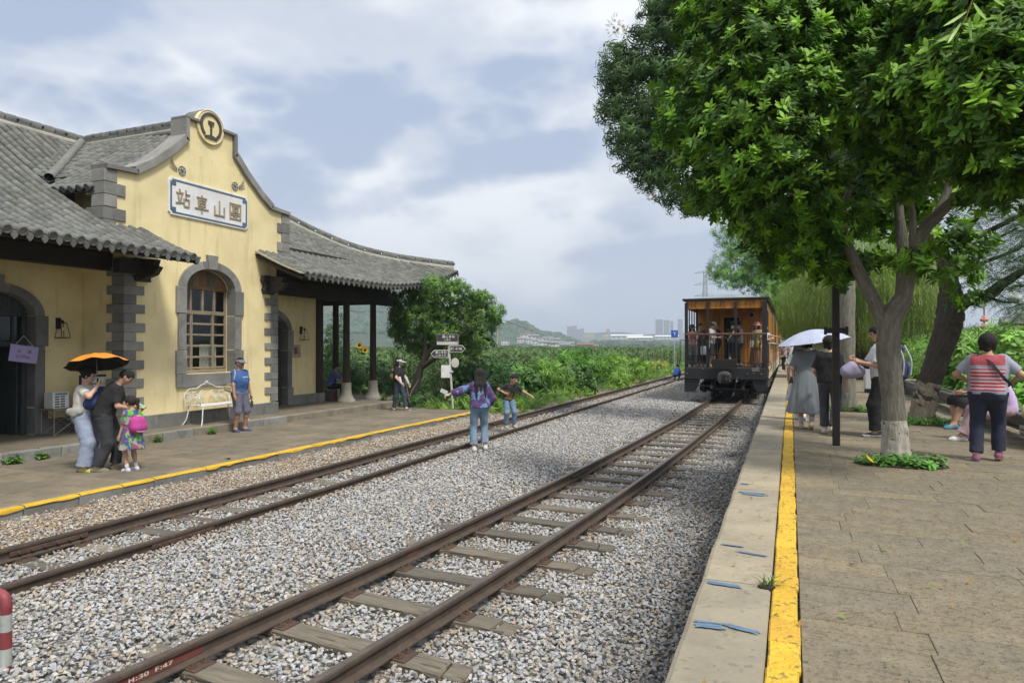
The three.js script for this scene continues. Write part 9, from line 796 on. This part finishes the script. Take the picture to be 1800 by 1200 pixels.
{ // ornate bench
  const t = thing('garden_bench', [-12.62, VY, -12.42], 'white ornate wrought metal bench under the arched window', 'bench', null, Math.PI / 2), w = 0.66, m = MAT.white; for (let k = 0; k < 7; k++) mesh('seat_slat', lim(-w + 0.02, w - 0.02, 0.435, 0.45, -0.2 + k * 0.062, -0.15 + k * 0.062, 0.005), m, t); mesh('seat_rail', [bar(V(-w, 0.43, 0.23), V(w, 0.43, 0.23), 0.012, 6), bar(V(-w, 0.43, -0.22), V(w, 0.43, -0.22), 0.012, 6)], m, t);
  for (const s of [-1, 1]) { mesh('leg', tube([[s * (w - 0.08), 0.44, 0.22], [s * (w - 0.03), 0.25, 0.26], [s * w, 0.1, 0.28], [s * (w + 0.07), 0.0, 0.33]], 0.014, 6), m, t); mesh('leg', tube([[s * (w - 0.08), 0.44, -0.21], [s * (w - 0.04), 0.25, -0.2], [s * w, 0.1, -0.22], [s * (w + 0.06), 0, -0.26]], 0.014, 6), m, t); mesh('arm_rest', tube([[s * w, 0.44, 0.22], [s * (w + 0.04), 0.6, 0.25], [s * (w + 0.02), 0.7, 0.16], [s * w, 0.68, 0], [s * w, 0.72, -0.2]], 0.013, 6), m, t); mesh('scroll', [tube([[s * w, 0.45, 0.1], [s * w, 0.55, 0.15], [s * w, 0.62, 0.08], [s * w, 0.56, 0.03], [s * w, 0.5, 0.07]], 0.008, 5), tube([[s * w, 0.45, -0.1], [s * w, 0.58, -0.05], [s * w, 0.64, -0.12], [s * w, 0.57, -0.17]], 0.008, 5)], m, t); }
  mesh('back_frame', tube([[-w, 0.44, -0.22], [-w - 0.01, 0.68, -0.25], [-w * 0.8, 0.8, -0.27], [-w * 0.45, 0.82, -0.27], [-0.12, 0.9, -0.28], [0, 0.92, -0.28], [0.12, 0.9, -0.28], [w * 0.45, 0.82, -0.27], [w * 0.8, 0.8, -0.27], [w + 0.01, 0.68, -0.25], [w, 0.44, -0.22]], 0.013, 6, 60), m, t); const S = []; for (const s of [-1, 1]) for (const [cx, cy, r] of [[0.16, 0.66, 0.11], [0.4, 0.64, 0.1], [0.28, 0.55, 0.07], [0.55, 0.6, 0.06]]) { const p = []; for (let i = 0; i <= 14; i++) { const a = i / 14 * 8.2 + (s > 0 ? 0 : 0.4), q = r * (1 - i / 22); p.push([s * cx + Math.cos(a) * q, cy + Math.sin(a) * q, -0.25]); } S.push(tube(p, 0.0075, 5, 40)); } mesh('back_scroll', S, m, t); mesh('finial', [prep(new THREE.SphereGeometry(0.03, 10, 8).translate(0, 0.95, -0.28)), tube([[-0.09, 0.93, -0.28], [-0.03, 0.99, -0.28], [0, 0.95, -0.28], [0.03, 0.99, -0.28], [0.09, 0.93, -0.28]], 0.008, 5)], m, t); }
{ // signpost
  const t = thing('signpost', [-10.02, LY, -19.45], 'white signpost with dark direction arrows beside the fruit tree', 'sign', null, 0.48), bk = M([0.03, 0.035, 0.035], null, 0.6), wh = M([0.62, 0.63, 0.6], T.concrete, 0.6), g4 = (nm, n, sz, x, y, z, p) => n.forEach((k, i) => { const o = mesh(nm, glyph(GLYPH[k], sz, sz * 0.12, 0.006), wh, p); o.position.set(x + i * sz * 1.18, y, z); });
  mesh('post', bar(V(0.09, 0, 0), V(-0.06, 2.28, 0), 0.038, 10), wh, t); const tp = mesh('top_board', lim(-0.42, 0.26, 2.02, 2.36, 0.042, 0.07, 0.008), wh, t); mesh('dark_panel', lim(-0.41, 0.25, 2.13, 2.355, 0.069, 0.076, 0.003), bk, tp); g4('character', ['tuan', 'shan', 'che', 'zhan'], 0.085, -0.2, 2.28, 0.076, tp); g4('character', ['shan', 'che', 'di'], 0.06, -0.16, 2.18, 0.076, tp);
  const ar = (d, x0, x1, y, h) => { const P = d > 0 ? [[x0, -h], [x1 - h, -h], [x1, 0], [x1 - h, h], [x0, h]] : [[x1, -h], [x1, h], [x0 + h, h], [x0, 0], [x0 + h, -h]], c = P.map(([a, b]) => [(a - (x0 + x1) / 2) * 0.9 + (x0 + x1) / 2, b * 0.78]), o = mesh('arrow_board', extr(P, 0.022).translate(0, y, 0.04), wh, t); mesh('dark_panel', extr(c, 0.006).translate(0, y, 0.063), bk, o); return o; };
  g4('character', ['da', 'ka', 'di'], 0.105, 0.07, 1.9, 0.07, ar(1, -0.02, 0.5, 1.9, 0.115)); const la = ar(-1, -0.62, -0.04, 1.74, 0.125); g4('character', ['tuan', 'shan', 'che', 'zhan'], 0.075, -0.42, 1.785, 0.07, la); g4('character', ['shan', 'di', 'ka', 'da'], 0.075, -0.42, 1.69, 0.07, la);
  mesh('round_plate', prep(new THREE.CylinderGeometry(0.155, 0.155, 0.014, 24).rotateX(Math.PI / 2).scale(0.8, 1, 1).translate(0.16, 1.46, 0.05)), wh, t); mesh('square_plate', lim(-0.28, 0.0, 0.98, 1.38, 0.042, 0.055, 0.006), MAT.white, t); mesh('clamp', lim(-0.02, 0.1, 1.14, 1.2, -0.05, 0.06, 0.006), wh, t); }
{ const t = thing('steel_post', [0.61, PY, -11.0], 'dark brown square steel post rising into the tree beside the yellow line', 'post'), m = M([0.03, 0.024, 0.022], T.rust, 0.6); mesh('shaft', lim(-0.05, 0.05, 0, 7.6, -0.05, 0.05, 0.008), m, t); mesh('cross_arm', [lim(-0.13, 0.13, 1.62, 1.7, 0.051, 0.085, 0.006), lim(-0.16, -0.12, 1.6, 1.72, 0.04, 0.09, 0.006), lim(0.12, 0.16, 1.6, 1.72, 0.04, 0.09, 0.006)], m, t); }
const railSeat = (z0, z1, l) => { const t = thing('rail_seat', [3.36, PY, (z0 + z1) / 2], l, 'bench'), h = (z0 - z1) / 2, bk = M([0.025, 0.025, 0.027], T.rust, 0.45), top = M([0.33, 0.34, 0.36], T.rust, 0.3, null, 0, { metalness: 0.7 }); for (const x of [-0.1, 0.1]) { mesh('rail_web', [lim(x - 0.02, x + 0.02, 0.2, 0.37, -h, h, 0.006), lim(x - 0.075, x + 0.075, 0.17, 0.2, -h, h, 0.008)], bk, t); mesh('rail_top', lim(x - 0.05, x + 0.05, 0.372, 0.412, -h, h, 0.012), top, t); } for (const z of [-h + 0.25, h - 0.25]) mesh('support', lim(-0.2, 0.2, 0, 0.168, z - 0.12, z + 0.12, 0.015), MAT.stone3, t); mesh('end_block', lim(-0.22, 0.22, 0, 0.43, -h - 0.14, -h - 0.005, 0.02), MAT.concrete, t); return t; };
const rs1 = railSeat(-9.2, -15.2, 'near rail seat of black and shiny old rails under the seated pair'); railSeat(-16.4, -24.2, 'second rail seat behind the leaning tree'); railSeat(-25.6, -33, 'far rail seat along the bushes');
{ const t = thing('number_plate', [3.12, PY + 0.2, -11.9], 'pale lettered number plate on the side of the near rail seat', 'sign', null, -Math.PI / 2 + 0.1); mesh('plate', lim(-0.17, 0.17, -0.09, 0.09, 0, 0.015, 0.004), M([0.5, 0.48, 0.42], T.concrete), t); R = rng(9); for (let r = 0; r < 2; r++) for (let k = 0; k < 6; k++) mesh('mark', lim(-0.13 + k * 0.045, -0.1 + k * 0.045, 0.01 - r * 0.07, 0.05 - r * 0.07, 0.0155, 0.018, 0.0005), M([0.14, 0.13, 0.12]), t); }
{ const c = V(3.3, PY + 0.5, -11.7); own('shopping_bag', 'pale yellow green plastic shopping bag lying on the near rail seat', 'bag', c, [['bag', surfaceNets((x, y, z) => { const d = Math.hypot((x - c.x) / 0.26, (y - c.y) / 0.17, (z - c.z) / 0.42) - 1; return d * 0.16 + 0.05 * (fb3(x * 9, y * 9, z * 9, 3, 4) - 0.5); }, [c.x - 0.36, c.y - 0.26, c.z - 0.55], [c.x + 0.36, c.y + 0.28, c.z + 0.55], 0.018, (x, y, z) => [1, 1, 1]), M([0.50, 0.52, 0.27], T.cloth, 0.5)]]); }
{ const t = thing('striped_barrier', [-4.76, 0, -2.89], 'red and white painted pipe barrier cut by the lower left edge', 'barrier'), r = 0.034, rd = M([0.30, 0.055, 0.07], T.concrete, 0.6), wt = M([0.50, 0.54, 0.52], T.concrete, 0.6); mesh('elbow', tube([[0.06, 0.36, 0], [0.06, 0.42, 0], [0.04, 0.462, 0], [-0.02, 0.48, 0], [-0.1, 0.48, 0]], r, 14, 30), rd, t); for (let k = 0; k < 5; k++) mesh('stripe', bar(V(0.06, 0.36 - k * 0.11, 0), V(0.06, 0.25 - k * 0.11, 0), r, 14), k % 2 ? rd : wt, t); mesh('cross_pipe', bar(V(-0.1, 0.48, 0), V(-1.4, 0.48, 0.05), r, 14), wt, t); mesh('stripe', bar(V(-1.4, -0.1, 0.05), V(-1.4, 0.48, 0.05), r, 14), rd, t); }
{ const p = onGround(1503, 672, PY); const t = thing('waste_bin', [p.x + 0.2, PY, -24], 'dark waste bins with white fronts beside the tall pale trunk', 'bin'); for (const x of [-0.25, 0.25]) { mesh('bin_body', lim(x - 0.22, x + 0.22, 0.12, 0.75, -0.2, 0.2, 0.03), M([0.5, 0.5, 0.52], null, 0.5), t); mesh('bin_lid', lim(x - 0.24, x + 0.24, 0.76, 0.95, -0.22, 0.22, 0.05), MAT.blackIron, t); mesh('bin_foot', lim(x - 0.2, x + 0.2, 0, 0.115, -0.18, 0.18, 0.01), MAT.blackIron, t); } }
renderer.render(scene, camera);
